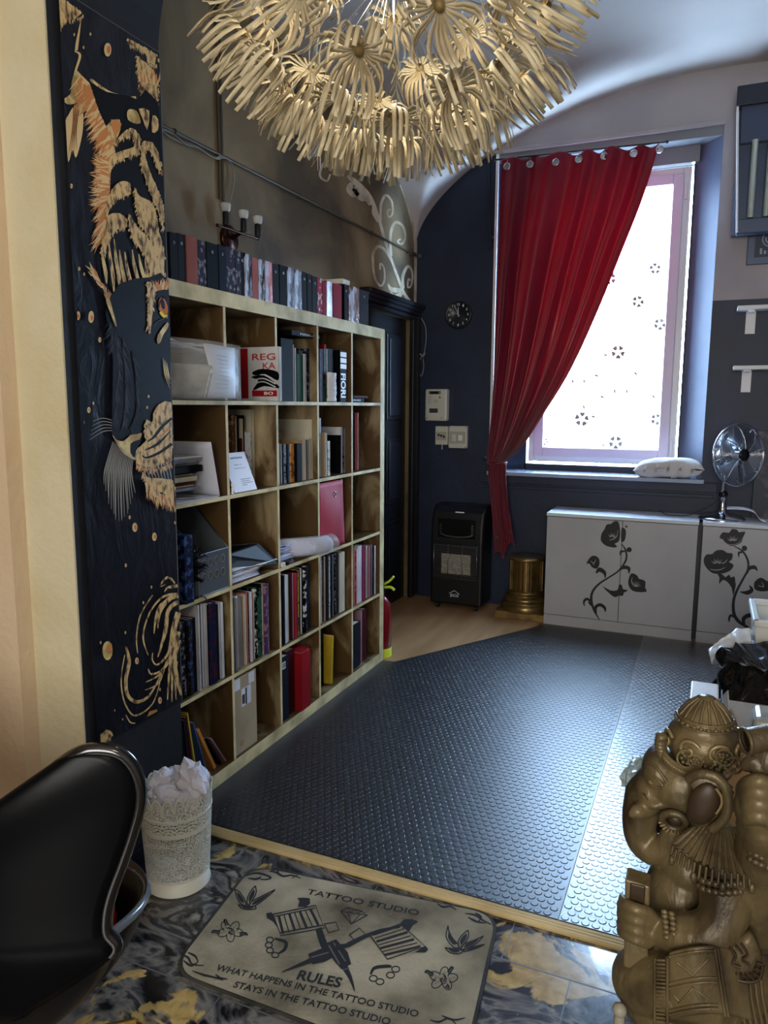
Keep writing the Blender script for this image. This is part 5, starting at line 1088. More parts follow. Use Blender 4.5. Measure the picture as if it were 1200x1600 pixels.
# ================================================================== pillow on the sill
PIL = M('cream_cotton', (196, 190, 184), .8, col2=(182, 176, 174), scale=4, bump=.5, bscale=9)
pc = Vector((1.405, 3.27, 1.055))
def pill(u, v, s):
    a, b = 2*u-1, 2*v-1; t = max(0, (1-a**4))**.5*max(0, (1-b**4))**.5
    pin = 1-.10*(1-abs(a))*abs(b)**3-.0; piny = 1-.10*(1-abs(b))*abs(a)**3
    w = .008*noise.noise((a*3, b*3, s*2.))*(abs(a)+abs(b))
    return pc+Vector((.215*a*piny, .10*b*pin, s*(.062*t)+w-.012*(a*a)+ .010*a))
m = MB(); m.grid(lambda u, v: pill(u, v, 1), 30, 20); m.grid(lambda u, v: pill(v, u, -1) if False else pill(1-u, v, -1), 30, 20)
tag(m.build('pillow', PIL, weld=True), 'flattened cream pillow lying on the window sill', 'pillow')

# ================================================================== wall shelves, heater lamp, pictures at right
for k, (z, lab) in enumerate(((2.028, 'upper short white wall shelf with bracket, right of the window'), (1.672, 'lower short white wall shelf with bracket, right of the window'))):
    t = thing('wall_shelf', (1.9, YB-.06, z), lab, 'shelf', 'white shelves right of the window')
    m = MB(); m.box(1.742, YB-.13, z, 2.25, YB, z+.024); m.build('shelf_board', WHITEP, t, bevel=.003)
    for x in (1.795, 2.15): m = MB(); m.box(x, YB-.012, z-.135, x+.055, YB, z); m.box(x+.01, YB-.10, z-.012, x+.045, YB, z); m.build('bracket', WHITEP, t, bevel=.002)
BLUEG = M('blue_grey_metal', (62, 74, 96), .35, .4)
hl = thing('infrared_heater', (1.9, 3.2, 2.45), 'dark wall lamp unit with upright shiny tubes, at the right edge', 'wall heater')
q1 = atY(3.20, 1150, 140); q2 = atY(3.20, 1156, 365)
X0 = 1.66; X1 = 2.30; Z0 = 2.475; Z1 = 3.28
m = MB(); m.box(X0+.02, 3.22, Z0, X1, YB, Z1); m.build('back_housing', BLUEG, hl); m = MB(); m.box(X0, 3.14, Z1-.10, X1, 3.26, Z1+.01); m.build('top_cap', M('dark_cap', (24, 32, 48), .4), hl, bevel=.006)
m = MB(); m.box(X0+.045, 3.16, Z0-.01, X1, 3.24, Z0+.075); m.build('bottom_cap', BLUEG, hl, bevel=.006)
m = MB(); m.poly([(X0+.002, 3.15, Z1-.10), (X0+.014, 3.15, Z1-.10), (X0+.055, 3.15, Z0), (X0+.045, 3.15, Z0)], thick=(0, .08, 0)); m.build('side_rail', WHITEP, hl)
m = MB(); m.poly([(X0+.03, 3.17, Z1-.10), (X1, 3.17, Z1-.10), (X1, 3.17, Z1-.30), (X0+.035, 3.17, Z1-.30)], thick=(0, .05, 0)); m.build('upper_panel', BLUEG, hl)
for k in range(6):
    x = X0+.115+.085*k; m = MB(); m.tube([(x, 3.175, Z0+.08), (x, 3.175, Z1-.29)], .019, 12); m.build('tube', M('tube_glass', (210, 220, 214), .15, .6), hl)
t = thing('framed_print', (1.9, YB-.01, 2.31), 'small dark framed print under the lamp unit', 'framed print')
m = MB(); m.box(1.775, YB-.02, 2.305, 2.10, YB, 2.50); m.build('frame', BLUEG, t, bevel=.003); m = MB(); m.box(1.815, YB-.022, 2.345, 2.06, YB-.02, 2.49); m.build('print', M('navy_print', (46, 56, 78), .5), t)
m = MB(); m.torus((1.90, YB-.024, 2.45), .045, .004, (0, 1, 0), 24, 6); m.torus((1.90, YB-.024, 2.45), .028, .006, (0, 1, 0), 24, 6, a0=.3, a1=4.2); m.torus((1.91, YB-.024, 2.45), .013, .005, (0, 1, 0), 16, 6)
for k in range(5): m.box(1.845+.022*k, YB-.0245, 2.362, 1.857+.022*k, YB-.022, 2.362+(.034, .020, .030, .014, .024)[k])
m.build('pale_emblem', M('pale_blue_print', (150, 164, 190), .5), t)
m = MB(); m.box(1.905, 3.245, .757, 2.35, 3.27, 1.30); o = tag(m.build('canvas_picture', M('dark_mottled_picture', (40, 46, 60), .5, col2=(96, 84, 88), scale=14, detail=8, lo=.5, hi=.72)), 'dark mottled picture leaning on the right cabinet behind the fan', 'picture')
# ================================================================== black shell chair
LEA = M('black_glossy_leather', (5, 6, 9), .30, bump=.02, bscale=60, spec=.14)
LEAE = M('polished_black_edge', (8, 9, 12), .16, spec=.7, coat=.6)
LEAR = M('grey_shiny_piping', (110, 116, 126), .18, .3)
REDL = M('red_leather', (176, 22, 44), .3, coat=.3)
ch = thing('lounge_chair', (.42, -.98, 0), 'black glossy shell armchair with winged back and red seat, lower left', 'chair')
XC = .36
YW, YC = -1.03, -1.17
def yback(x, z): return YC+(YW-YC)*min(1.3, abs(x-XC)/.44)**2+.05*(z-.5)
def onback(px, py):
    y = YW
    for _ in range(6): p = atY(y, px, py); y = yback(p.x, p.z)
    return p
half = [onback(*q) for q in ((0, 1279), (40, 1246), (80, 1207), (118, 1180), (150, 1172), (185, 1176), (207, 1194), (219, 1222), (219, 1255), (207, 1298), (190, 1345), (173, 1388), (163, 1425), (163, 1458), (178, 1484), (120, 1530), (60, 1568), (0, 1593))]
half = [Vector((XC, 0, half[0].z-.03))]+half+[Vector((XC, 0, half[-1].z-.02))]
hr = smoothpath([Vector((p.x, p.z)) for p in half], 5)
out = [(p.x, p.y) for p in hr]+[(2*XC-p.x, p.y) for p in hr[::-1][1:-1]]
cz = .58
def shp(i, r): 
    x, z = out[i % len(out)]; x = XC+(x-XC)*r; z = cz+(z-cz)*r
    return Vector((x, yback(x, z)-.055*(1-r*r)*(1 if z > .3 else .6)-.0, z))
NO = len(out); m = MB(); rings = [.02, .15, .3, .45, .6, .72, .82, .9, .96, 1.]
m.add([shp(i, r) for r in rings for i in range(NO)], [(a*NO+i, a*NO+(i+1) % NO, (a+1)*NO+(i+1) % NO, (a+1)*NO+i) for a in range(len(rings)-1) for i in range(NO)], 0, True)
m.build('backrest_shell', LEA, ch, solid=.022)
m = MB(); nb = len(hr); tops = [shp(i, 1.) for i in range(NO)]
k0 = 15*5+1; m.tube([tops[i % NO] for i in range(-k0, k0+1)], .0125, 10); m.build('rolled_edge', LEAE, ch)
m = MB(); m.tube([tops[i]+Vector((0, -.004, 0)) for i in range(k0, NO-k0)], .0055, 6); m.build('seam_piping', LEAR, ch)
SCN = Vector((XC, -.925, .40))
def bowl(u, v):
    a = 2*PI*u; return SCN+Vector((math.cos(a)*.30*v, math.sin(a)*.25*v, -.14*(1-v**3)+.05*math.cos(a)**2*v*v-.02*max(0, math.sin(a))*v))
m = MB(); m.grid(bowl, 64, 12); m.build('seat_shell', LEA, ch, solid=.014, weld=True)
m = MB(); m.tube([bowl(k/64, 1) for k in range(64)], .009, 8, closed=True); m.build('seat_rim', M('seat_rim_highlight', (110, 118, 130), .18, coat=.5), ch)  # highlight along the black seat's rim put in as grey colour
m = MB(); m.ball(SCN+Vector((.0, .0, -.035)), (.235, .19, .055), 28); m.build('seat_cushion', REDL, ch)
def under(u, v):
    a = 2*PI*u; r = 1-.60*v**1.6; return SCN+Vector((math.cos(a)*.30*r, math.sin(a)*.25*r-.05*v, .05*math.cos(a)**2*(1-v)-.20*v**.8))
m = MB(); m.grid(under, 48, 12); m.build('under_shell', M('black_shell_plastic', (9, 10, 12), .4), ch, solid=.006)
GOLDM = M('gold_metal', (210, 170, 90), .25, 1.)
m = MB(); m.cyl((XC, -.95, .06), (XC, -.95, .25), .025, n=18); m.build('pedestal', GOLDM, ch)
for k in range(5):
    a = k*2*PI/5+.9; e = Vector((XC+.26*math.cos(a), -.95+.26*math.sin(a), .045)); m = MB(); m.tube([(XC, -.95, .085), e], [.016, .012], 10); m.lathe((e.x, e.y, 0), [(.018, 0), (.020, .02), (.016, .036)], 14); m.build('leg', GOLDM, ch)

# ================================================================== lace waste basket with crumpled paper
LACE = M('ivory_enamelled_metal', (224, 226, 214), .38)
bx, by = .228, -.232
wb = thing('waste_basket', (bx, by, 0), 'ivory lace-pattern metal waste basket full of crumpled paper', 'waste basket')
def br(z): return .0915+.0165*(z/.30)
NA, NZ = 192, 96; zlo, zhi = .045, .245
m = MB(); vs = []
for j in range(NZ+1):
    z = zlo+(zhi-zlo)*j/NZ; r = br(z)
    for i in range(NA): a = 2*PI*i/NA; vs.append((bx+r*math.cos(a), by+r*math.sin(a), z))
fs = []
def hole(i, j):
    u = (i+.5)/NA*2*PI*.108; v = (j+.5)/NZ*(zhi-zlo)
    if v < .006 or .146 < v < .160 or v > .196: return False
    P = .056
    if v > .160: 
        q = (u % .0339)-.01695; vv = v-.160; rr = math.hypot(q, vv+.004)
        return .010 < rr % .0095+.0055 and rr > .006 and (math.atan2(vv, q)*9/PI) % 1 > .35
    row_ = int(v/P*1.15); cu_ = ((u+(row_ % 2)*P/2) % P)-P/2; cv_ = ((v*1.15) % P)-P/2; d = math.hypot(cu_, cv_)*.75; an = math.atan2(cv_, cu_)
    if d < .0025: return False
    if d < .0062: return (an*8/(2*PI)) % 1 > .38 and d > .0036
    if d < .0085: return False
    if d < .0125: return (an*14/(2*PI)) % 1 > .36
    if d < .0145: return False
    if d < .0185: return (an*20/(2*PI)) % 1 > .4
    return ((u+v*1.15)/.0095) % 1 > .28 and ((u-v*1.15)/.0095) % 1 > .28
for j in range(NZ):
    for i in range(NA):
        if not hole(i, j): fs.append((j*NA+i, j*NA+(i+1) % NA, (j+1)*NA+(i+1) % NA, (j+1)*NA+i))
m.add(vs, fs, 0, True); 
m.lathe((bx, by, 0), [(.0, .004), (br(0)-.003, .004), (br(0)+.003, .0), (br(0)+.004, .004), (br(0), .010), (br(.045), .046)], 96)
# scalloped rim
vs = []; fs = []
for i in range(NA*2+1):
    a = 2*PI*i/(NA*2); sc_ = abs(math.sin(a*10)); z1 = .285+.030*math.sqrt(sc_) ; 
    for j in range(13): z = .245+(z1-.245)*j/12; r = br(z); vs.append((bx+r*math.cos(a), by+r*math.sin(a), z))
for i in range(NA*2):
    ph = ((i/(NA*2)*20) % 1)-.5
    for j in range(12):
        z = (j+.5)/12; rr = math.hypot(ph*1.15, z*.62); an = math.atan2(z*.62, ph*1.15)
        if j in (0, 11) or not (.16 < rr < .60) or (rr/.115) % 1 < .45 or (an*13/PI) % 1 < .38: fs.append((i*13+j, (i+1)*13+j, (i+1)*13+j+1, i*13+j+1))
m.add(vs, fs, 0, True)
m.build('basket_wall', LACE, wb, solid=.0014)
m = MB(); m.torus((bx, by, .247), br(.247)+.0005, .0022, (0, 0, 1), 72, 6)
vs = [(bx+br(.3)*math.cos(a), by+br(.3)*math.sin(a), .285+.030*math.sqrt(abs(math.sin(a*10)))) for a in [2*PI*k/400 for k in range(400)]]
m.tube(vs, .0018, 5, closed=True); m.build('rim_bead', LACE, wb)
CRU = M('crumpled_paper', (222, 224, 238), .6)
def crumple(c, r, seed, name, lab, grp, mat=CRU, sharp=.42, sub=4):
    bm = bmesh.new(); bmesh.ops.create_icosphere(bm, subdivisions=sub, radius=1.)
    for v in bm.verts:
        p = v.co.copy(); d = 1+sharp*.55*(abs(noise.noise(p*1.6+Vector((seed, 0, 0))))*2-1)+sharp*.38*abs(noise.noise(p*4.1+Vector((0, seed, 0))))-sharp*.2*abs(noise.noise(p*9+Vector((0, 0, seed))))
        v.co = Vector((p.x*d*r[0], p.y*d*r[1], p.z*d*r[2]))
    bmesh.ops.rotate(bm, verts=bm.verts, cent=(0, 0, 0), matrix=Euler((seed, seed*1.7, seed*.6)).to_matrix())
    me = bpy.data.meshes.new(name); bm.to_mesh(me); bm.free(); me.materials.append(mat)
    o = bpy.data.objects.new(name, me); COL.objects.link(o); o.location = c
    md = o.modifiers.new('dec', 'DECIMATE'); md.ratio = .3
    if lab: tag(o, lab, 'paper', grp)
    return o
for k, (dx, dy, z, r, lb) in enumerate([(.045, .02, .325, (.055, .050, .085), 'largest crumpled white paper standing up at the right of the waste basket'), (-.045, .0, .300, (.055, .05, .038), 'crumpled paper ball at the left in the waste basket'), (.0, -.045, .292, (.06, .045, .04), 'crumpled paper at the front of the waste basket'), (.065, -.035, .292, (.034, .03, .036), 'small crumpled paper ball at the right front in the waste basket'),
                          (-.055, .045, .285, (.045, .04, .036), 'crumpled paper at the back left of the waste basket'), (.0, .045, .31, (.04, .035, .06), 'upright crumpled paper in the middle of the waste basket'), (0, 0, .25, (.07, .07, .03), 'flattened crumpled paper under the others in the waste basket')]):
    crumple((bx+dx, by+dy, z), r, 1.3+k*2.1, 'crumpled_paper', lb, 'crumpled papers in the waste basket')

# ================================================================== doormat
MATT = M('doormat_beige', (172, 165, 142), .9, col2=(84, 77, 60), scale=3.6, detail=7, lo=.40, hi=.68, bump=.4, bscale=90)
MATE = M('doormat_dark_edge', (56, 54, 50), .8, col2=(34, 34, 34), scale=8)
dm = thing('doormat', (.8, -.3, 0), 'printed beige tattoo studio doormat on the marbled tiles', 'doormat')
cr = [atZ(.008, *p) for p in ((262, 1516), (392, 1350), (782, 1428), (724, 1690))]
def rr_(P, r, n=8, z=.0, ins=0.):
    C = sum(P, Vector())/4; out = []
    Q = [p+(C-p).normalized()*ins for p in P]
    for i, p in enumerate(Q):
        a = (Q[i-1]-p).normalized(); b = (Q[(i+1) % 4]-p).normalized()
        for k in range(n+1):
            t = k/n; out.append(((p+a*r)*(1-t)**2+p*2*t*(1-t)+(p+b*r)*t*t)); out[-1].z = z
    return out
m = MB(); P = rr_(cr, .085, z=.0006); n = len(P)
if (P[n//3]-P[0]).cross(P[2*n//3]-P[0]).z < 0: P = P[::-1]
m.poly(P, thick=(0, 0, .0065)); m.build('mat_edge', MATE, dm, bevel=.002)
m = MB(); P = rr_(cr, .08, z=.0072, ins=.012)
if (P[n//3]-P[0]).cross(P[2*n//3]-P[0]).z < 0: P = P[::-1]
m.poly(P, thick=(0, 0, .001)); m.build('mat_pile', MATT, dm)
MI = M('doormat_black_print', (26, 28, 32), .8)
MG = M('doormat_grey_print', (96, 94, 84), .85)
def newart(): return Art(lambda px, py, k: atZ(.0085+k*3, px, py), 2.182, 250, 1330)
def done(nm):
    global A
    A.mb.build(nm, [MI, MG], dm); A = newart()
A = newart()
for polys in ([[(255, 130), (270, 138), (285, 160), (294, 184), (277, 180), (262, 158)], [(325, 118), (328, 140), (316, 165), (300, 187), (297, 165), (308, 138)], [(393, 131), (372, 150), (345, 172), (320, 188), (298, 192), (312, 172), (350, 152)], [(266, 182), (290, 188), (322, 188), (326, 196), (300, 199), (278, 194)]],
              [[(982, 254), (986, 276), (1000, 300), (1020, 324), (1006, 330), (986, 312), (975, 288)], [(1050, 269), (1052, 290), (1041, 310), (1023, 330), (1016, 310), (1030, 286)], [(1103, 289), (1080, 313), (1050, 329), (1024, 337), (1034, 318), (1070, 304)], [(972, 329), (1000, 332), (1034, 335), (1020, 349), (990, 346)], [(1106, 318), (1075, 332), (1035, 342), (1050, 330)]]):
    for p in polys: A.line(list(p)+[p[0]], 4.2, 0, 3); c = sum((Vector(q) for q in p), Vector((0, 0)))/len(p); A.poly([Vector(q).lerp(c, .35) for q in p], 0, 2)
    done('printed_swallow')
def rose(cx, cy, s, rot):
    for k in range(5):
        a = rot+2*PI*k/5; A.ring(cx+math.cos(a)*26*s, cy+math.sin(a)*17*s, 22*s, 14*s, 3.4*s, 0, a, -1.9, 1.9)
        A.line([(cx+math.cos(a)*12*s, cy+math.sin(a)*8*s), (cx+math.cos(a)*38*s, cy+math.sin(a)*25*s)], [1, 2.5, 1], 0, 1)
    for r in (16, 10, 5): A.ring(cx, cy, r*s, r*.62*s, 3*s, 0, rot+r, 0, 5)
    for a in (rot+2.6, rot+.2, rot+4.1):
        x, y = cx+math.cos(a)*62*s, cy+math.sin(a)*34*s; A.line([(cx+math.cos(a)*38*s, cy+math.sin(a)*22*s), (x, y-6), (x+8*math.cos(a), y)], [14*s, 12*s, 2]); A.line([(cx+math.cos(a)*40*s, cy+math.sin(a)*23*s), (x, y-5)], [2, 2], 1, 1)
rose(240, 272, .95, .3); done('printed_rose'); rose(965, 435, 1.05, 1.1); done('printed_rose')
for (cx, cy, sx, s) in ((383, 322, 1, 1), (770, 418, -1, 1.12)):
    r_ = .0 if sx > 0 else -.35
    ks = [(-8, -20), (-12, -2), (-8, 16), (10, 32)] if sx > 0 else [(-38, 14), (-18, 24), (14, 4), (30, -14)]
    for dx, dy in ks: A.ring(cx+dx*s, cy+dy*s, 12*s, 9*s, 4.5)
    A.line([(cx+8, cy-24), (cx+45, cy-12), (cx+42, cy+12), (cx+22, cy+26)] if sx > 0 else [(cx-52, cy+2), (cx-38, cy-20), (cx+5, cy-26), (cx+20, cy-24)], [7, 12, 12, 6]); done('printed_knuckles')
# diamond
D = [(617, 205), (640, 192), (688, 205), (707, 218), (652, 248)]; A.line(D+[D[0]], 4.5, 0, 1)
for l in ([(617, 205), (707, 218)], [(640, 206), (652, 248)], [(683, 214), (652, 248)], [(640, 192), (650, 208), (665, 198), (672, 212), (688, 205)]): A.line(l, 3, 0, 1)
done('printed_diamond')
# two crossed tattoo machines
def q4(a, b, c, d, mi=0): A.poly([a, b, c, d], mi)
for k in range(7):
    t = k/6; A.line([(405+18*k, 222-4.0*k), (420+20*k, 282-5*k)], 9 if k % 2 == 0 else 4, 0, 1)
A.line([(385, 215), (530, 185), (560, 262), (412, 288), (385, 215)], 4.5, 0, 1); A.line([(392, 222), (528, 194)], 4, 0, 1); A.line([(410, 278), (556, 252)], 5, 0, 1)
A.poly([(470, 190), (475, 170), (468, 160), (485, 158), (510, 160), (512, 178), (498, 190)], 0); A.poly([(362, 212), (380, 208), (392, 232), (402, 262), (385, 240), (365, 228)], 0)
A.line([(540, 262), (560, 320), (590, 360)], [22, 26, 14]); A.line([(560, 248), (600, 242), (610, 268), (575, 278), (560, 248)], 4, 0, 1)
A.poly([(555, 318), (600, 300), (640, 345), (652, 385), (618, 402), (590, 370)], 0); A.line([(575, 320), (612, 385)], 5, 1, 1); A.line([(592, 312), (632, 375)], 5, 1, 1)
A.line([(630, 395), (650, 435), (664, 478)], [22, 12, 2]); A.line([(622, 405), (645, 398)], 3, 1, 1)
for k in range(7): A.line([(722+5*k, 282+11*k), (830+10*k, 262+11*k)] if False else [(725+6.5*k, 285+11.5*k), (822+11*k, 252+12*k)], 8 if k % 2 == 0 else 3.5, 0, 1)
A.line([(715, 285), (820, 248), (905, 325), (775, 368), (715, 285)], 4.5, 0, 1); A.poly([(820, 245), (832, 232), (860, 232), (880, 240), (862, 252), (850, 272), (835, 262)], 0); A.poly([(905, 322), (915, 335), (905, 345), (870, 345), (835, 362), (880, 338)], 0)
A.line([(818, 258), (760, 268), (700, 290), (640, 320)], [6, 10, 14, 18]); A.line([(645, 285), (680, 262), (702, 285), (665, 306), (645, 285)], 4, 0, 1)
A.poly([(505, 350), (560, 328), (590, 362), (560, 378), (520, 385)], 0); A.line([(515, 362), (575, 345)], 4, 1, 1); A.line([(515, 372), (465, 392), (415, 412)], [18, 10, 2]); A.line([(600, 330), (650, 318)], [20, 12], 0, 1)
done('printed_machines')
# corner scrolls
for pts in ([(290, 85), (320, 75), (350, 78), (378, 90), (355, 97), (330, 90)], [(300, 92), (330, 95), (345, 85)], [(372, 68), (395, 72), (420, 85), (450, 82), (480, 92)], [(378, 65), (398, 62), (405, 78)], [(450, 92), (470, 80)],
    [(945, 178), (965, 190), (990, 188), (1010, 200)], [(1040, 212), (1075, 218), (1100, 235), (1130, 250)], [(1050, 225), (1080, 240), (1110, 245)], [(1075, 210), (1095, 225), (1085, 240)],
    [(70, 352), (95, 362), (110, 385), (150, 390)], [(80, 372), (105, 390), (130, 378)], [(110, 408), (150, 422), (185, 430), (215, 440)], [(95, 345), (120, 358), (130, 378)], [(190, 420), (205, 432), (230, 436)],
    [(920, 575), (950, 582), (985, 570), (1010, 590)], [(960, 560), (1000, 575), (1040, 568)]): A.line(pts, [3, 8, 6, 3])
done('printed_scrolls')
def mt(txt, x0, y0, x1, y1, h, b=.01):
    p0, p1 = atZ(.0088, 250+x0/2.182, 1330+y0/2.182), atZ(.0088, 250+x1/2.182, 1330+y1/2.182)
    text_mesh(txt, 'printed_lettering', p0, p1, (0, 0, 1), h, MI, dm, .0004, b)
mt('TATTOO STUDIO', 498, 146, 880, 220, .024, .012); mt('RULES', 463, 438, 612, 467, .034, .03)
mt('WHAT HAPPENS IN THE TATTOO STUDIO', 187, 405, 878, 567, .0205, .018); mt('STAYS IN THE TATTOO STUDIO.', 247, 464, 790, 596, .0205, .018)

# ================================================================== bins and boxes behind the statue
WBAG = M('white_plastic_bag', (222, 228, 234), .3)
BBAG = M('black_bin_bag', (10, 10, 13), .18, coat=.4, bump=.8, bscale=14)
bb = thing('rubbish_bin', (1.90, .98, 0), 'black rubbish bin with a glossy black bag over its rim', 'bin')
m = MB(); m.lathe((1.90, .98, 0), [(.0, .0), (.13, 0), (.165, .48), (.168, .49), (.160, .49), (.0, .46)], 32); m.build('bin_body', BLACKG, bb)
def bag(u, v):
    a = 2*PI*u; r = .172+.022*noise.noise((math.cos(a)*3, math.sin(a)*3, v*4))+.02*v+.010*math.sin(a*9+v*5)
    return Vector((1.90+r*math.cos(a), .98+r*math.sin(a), .565-.20*v+.02*noise.noise((math.cos(a)*4, math.sin(a)*4, 1))))
m = MB(); m.grid(bag, 80, 12); m.grid(lambda u, v: bag(u, 0).lerp(Vector((1.90, .98, .50)), v)+Vector((0, 0, .03*math.sin(v*PI)*noise.noise((u*9, v*4, 3)))), 80, 8); m.build('bin_bag', BBAG, bb)
wt = thing('pedal_bin', (2.05, 1.40, 0), 'white plastic tub bin standing behind the black bin bag, right edge', 'bin')
def frus(m, x0, y0, x1, y1, z0, z1, ins, mi=0):
    b = [(x0+ins, y0+ins, z0), (x1-ins, y0+ins, z0), (x1-ins, y1-ins, z0), (x0+ins, y1-ins, z0)]; t = [(x0, y0, z1), (x1, y0, z1), (x1, y1, z1), (x0, y1, z1)]
    m.add(b+t, [(3, 2, 1, 0), (0, 1, 5, 4), (1, 2, 6, 5), (2, 3, 7, 6), (3, 0, 4, 7)], mi)
m = MB(); frus(m, 1.845, 1.22, 2.25, 1.58, 0, .62, .05); m.build('tub_body', WHITEPL, wt, solid=.004, bevel=.01)
m = MB()
for a in ((1.835, 1.21, 2.26, 1.235), (1.835, 1.565, 2.26, 1.59), (1.835, 1.21, 1.86, 1.59), (2.235, 1.21, 2.26, 1.59)): m.box(a[0], a[1], .605, a[2], a[3], .632)
m.build('tub_rim', WHITEPL, wt, bevel=.006)
def wb_(u, v):
    P = [(1107, 1015), (1125, 1003), (1150, 991), (1172, 992)]; Q = [(1115, 1040), (1135, 1032), (1155, 1028), (1180, 1028)]
    t = u*3; i = min(int(t), 2); p = Vector(P[i]).lerp(Vector(P[i+1]), t-i); q = Vector(Q[i]).lerp(Vector(Q[i+1]), t-i); w = p.lerp(q, v)
    r = atY(1.17, w.x, w.y); r.y += .03*noise.noise((u*5, v*4, 2))-.05*math.sin(v*PI)+.10*u; r.z += .006*noise.noise((u*9, v*7, 5)); return r
m = MB(); m.grid(wb_, 30, 16); m.grid(lambda u, v: wb_(u, 0).lerp(Vector((1.80+.1*u, 1.32, .52)), v), 30, 6); tag(m.build('plastic_bag', WBAG, solid=.001), 'crumpled white plastic bag hanging beside the white tub bin', 'bag')
# cardboard carton and white sheet behind the crown
ct = thing('cardboard_box', (1.93, .30, 0), 'open brown cardboard box behind the carved statue, right edge', 'box')
m = MB(); m.box(1.715, .16, 0, 2.15, .50, .56); m.build('box_body', M('brown_card', (150, 122, 84), .7, col2=(132, 104, 68), scale=5), ct, bevel=.002)
m = MB(); m.poly([(1.717, .16, .56), (1.717, .50, .56), (1.735, .47, .60), (1.735, .19, .60)], thick=(.003, 0, 0)); m.build('box_flap', MATS['brown_card'], ct)
m = MB(); m.poly([(1.79, .18, .55), (2.12, .18, .55), (2.12, .20, .63), (1.79, .20, .63)], thick=(0, .12, .0)); m.build('wrapped_contents', M('silvery_wrap', (206, 204, 190), .2, .3, col2=(170, 172, 168), scale=16), ct, bevel=.02, bseg=3)
m = MB(); m.box(1.634, .02, 0, 1.705, .30, .675); 
tag(m.build('white_folder', WHITEP, bevel=.004), 'white boxed folder standing upright directly behind the statue crown', 'folder')
m = MB(); m.box(1.712, .0, .0, 1.716, .30, .66); tag(m.build('black_sheet', BLACKM), 'thin black sheet standing between the white folder and the cardboard box', 'sheet')
BUB = clear_plastic('greenish_wrap', (176, 190, 170), .7, .15)
crumple(atY(-.15, 1001, 1212), (.042, .045, .080), 4.4, 'plastic_wrap', None, None, BUB, .5); o = bpy.data.objects['plastic_wrap']; tag(o, 'crumpled greenish clear plastic package behind the statue face', 'package')
m = MB(); m.box(1.575, -.19, 0, 1.69, -.06, .63); tag(m.build('carton', BLACKM, bevel=.003), 'black carton standing behind the statue, under the clear plastic package', 'box')
m = MB(); m.box(1.74, -.19, 0, 2.30, -.02, .36); tag(m.build('trunk', M('black_trunk', (12, 13, 16), .6), bevel=.01), 'black trunk on the floor right of the carved statue', 'trunk')

# ================================================================== carved elephant-headed statue
WOODG = M('carved_bronzed_wood', (112, 98, 68), .40, .22, col2=(56, 46, 32), scale=9, detail=9, lo=.40, hi=.66, bump=.55, bscale=26, stretch=(1, 1, .45), dist=.6)
WOODD = M('carved_dark_wood', (58, 44, 30), .45, .2)
SY = -.40
st = thing('carved_statue', (1.69, SY, 0), 'bronze-brown carved wooden statue of a crowned elephant-headed figure, lower right foreground', 'statue')
def S(px, py, dy=0.): return atY(SY+dy, px, py)
K = 1/760.
parts_ = MB()
def B_(px, py, dy, rx, ry, rz, rot=None): parts_.ball(S(px, py, dy), (rx*K, ry*K, rz*K), 22, rot=Euler((0, rot, 0)) if rot else None)
def T_(pts, rs, n=16): 
    P = [S(*p) for p in pts]
    if len(P) > 2:
        Q = smoothpath(P, 5); R = []
        for i in range(len(Q)): t = i/(len(Q)-1)*(len(rs)-1); j = min(int(t), len(rs)-2); R.append((rs[j]*(1-(t-j))+rs[j+1]*(t-j))*K)
    else: Q = P; R = [r*K for r in rs]
    parts_.tube(Q, R, n); parts_.ball(Q[0], R[0]*.98, 14); parts_.ball(Q[-1], R[-1]*.98, 14)
# torso, belly, hips
B_(1118, 1345, .03, 52, 62, 60); B_(1062, 1395, 0, 52, 62, 58); B_(1100, 1440, .03, 62, 66, 60); B_(1118, 1530, .03, 66, 76, 66)
B_(1075, 1350, .0, 40, 50, 42)
# head, brow, cheek
B_(1062, 1222, .0, 50, 52, 52); B_(1030, 1200, .0, 26, 44, 34); B_(1020, 1232, .0, 30, 40, 36); B_(1075, 1265, .0, 34, 44, 32); B_(1006, 1245, -.0, 20, 30, 34)
# trunk
T_([(1008, 1240, 0), (1000, 1275, 0), (1001, 1308, 0), (1018, 1328, -.01), (1040, 1322, -.02), (1050, 1300, -.03)], [30, 27, 24, 22, 18, 14])
T_([(1012, 1264, -.035), (996, 1268, -.055), (988, 1272, -.062)], [13, 12, 7])      # tusk
T_([(1040, 1258, -.05), (1020, 1258, -.055), (1006, 1252, -.045)], [6, 6, 4]); T_([(1040, 1258, -.05), (1052, 1262, -.05), (1060, 1255, -.05)], [6, 6, 4])  # lip fold
B_(1096, 1300, .0, 44, 50, 30)      # neck
B_(1120, 1318, -.05, 42, 34, 30)    # shoulder
# near arm: shoulder, elbow, wrist
T_([(1128, 1330, -.08), (1132, 1385, -.095), (1130, 1432, -.11), (1108, 1458, -.12), (1070, 1462, -.12), (1040, 1456, -.11)], [36, 34, 33, 33, 31, 25])
B_(1012, 1448, -.10, 30, 20, 27)    # palm
for k, (y0_, y1_) in enumerate(((1416, 1424), (1432, 1440), (1448, 1456), (1463, 1470))):
    T_([(1012, y1_+2, -.125), (992, y1_-4, -.135), (976, y0_-4, -.115), (970, y0_-3-2*k, -.07)], [9.5, 9, 8.5, 7])
T_([(1018, 1432, -.12), (1000, 1424, -.13), (978, 1412, -.12), (972, 1402, -.10)], [10, 9, 8, 6])       # thumb
# far arm, mirrored
T_([(1110, 1335, .12), (1106, 1400, .15), (1080, 1450, .15), (1040, 1450, .12), (1012, 1445, .08)], [36, 33, 31, 28, 22])
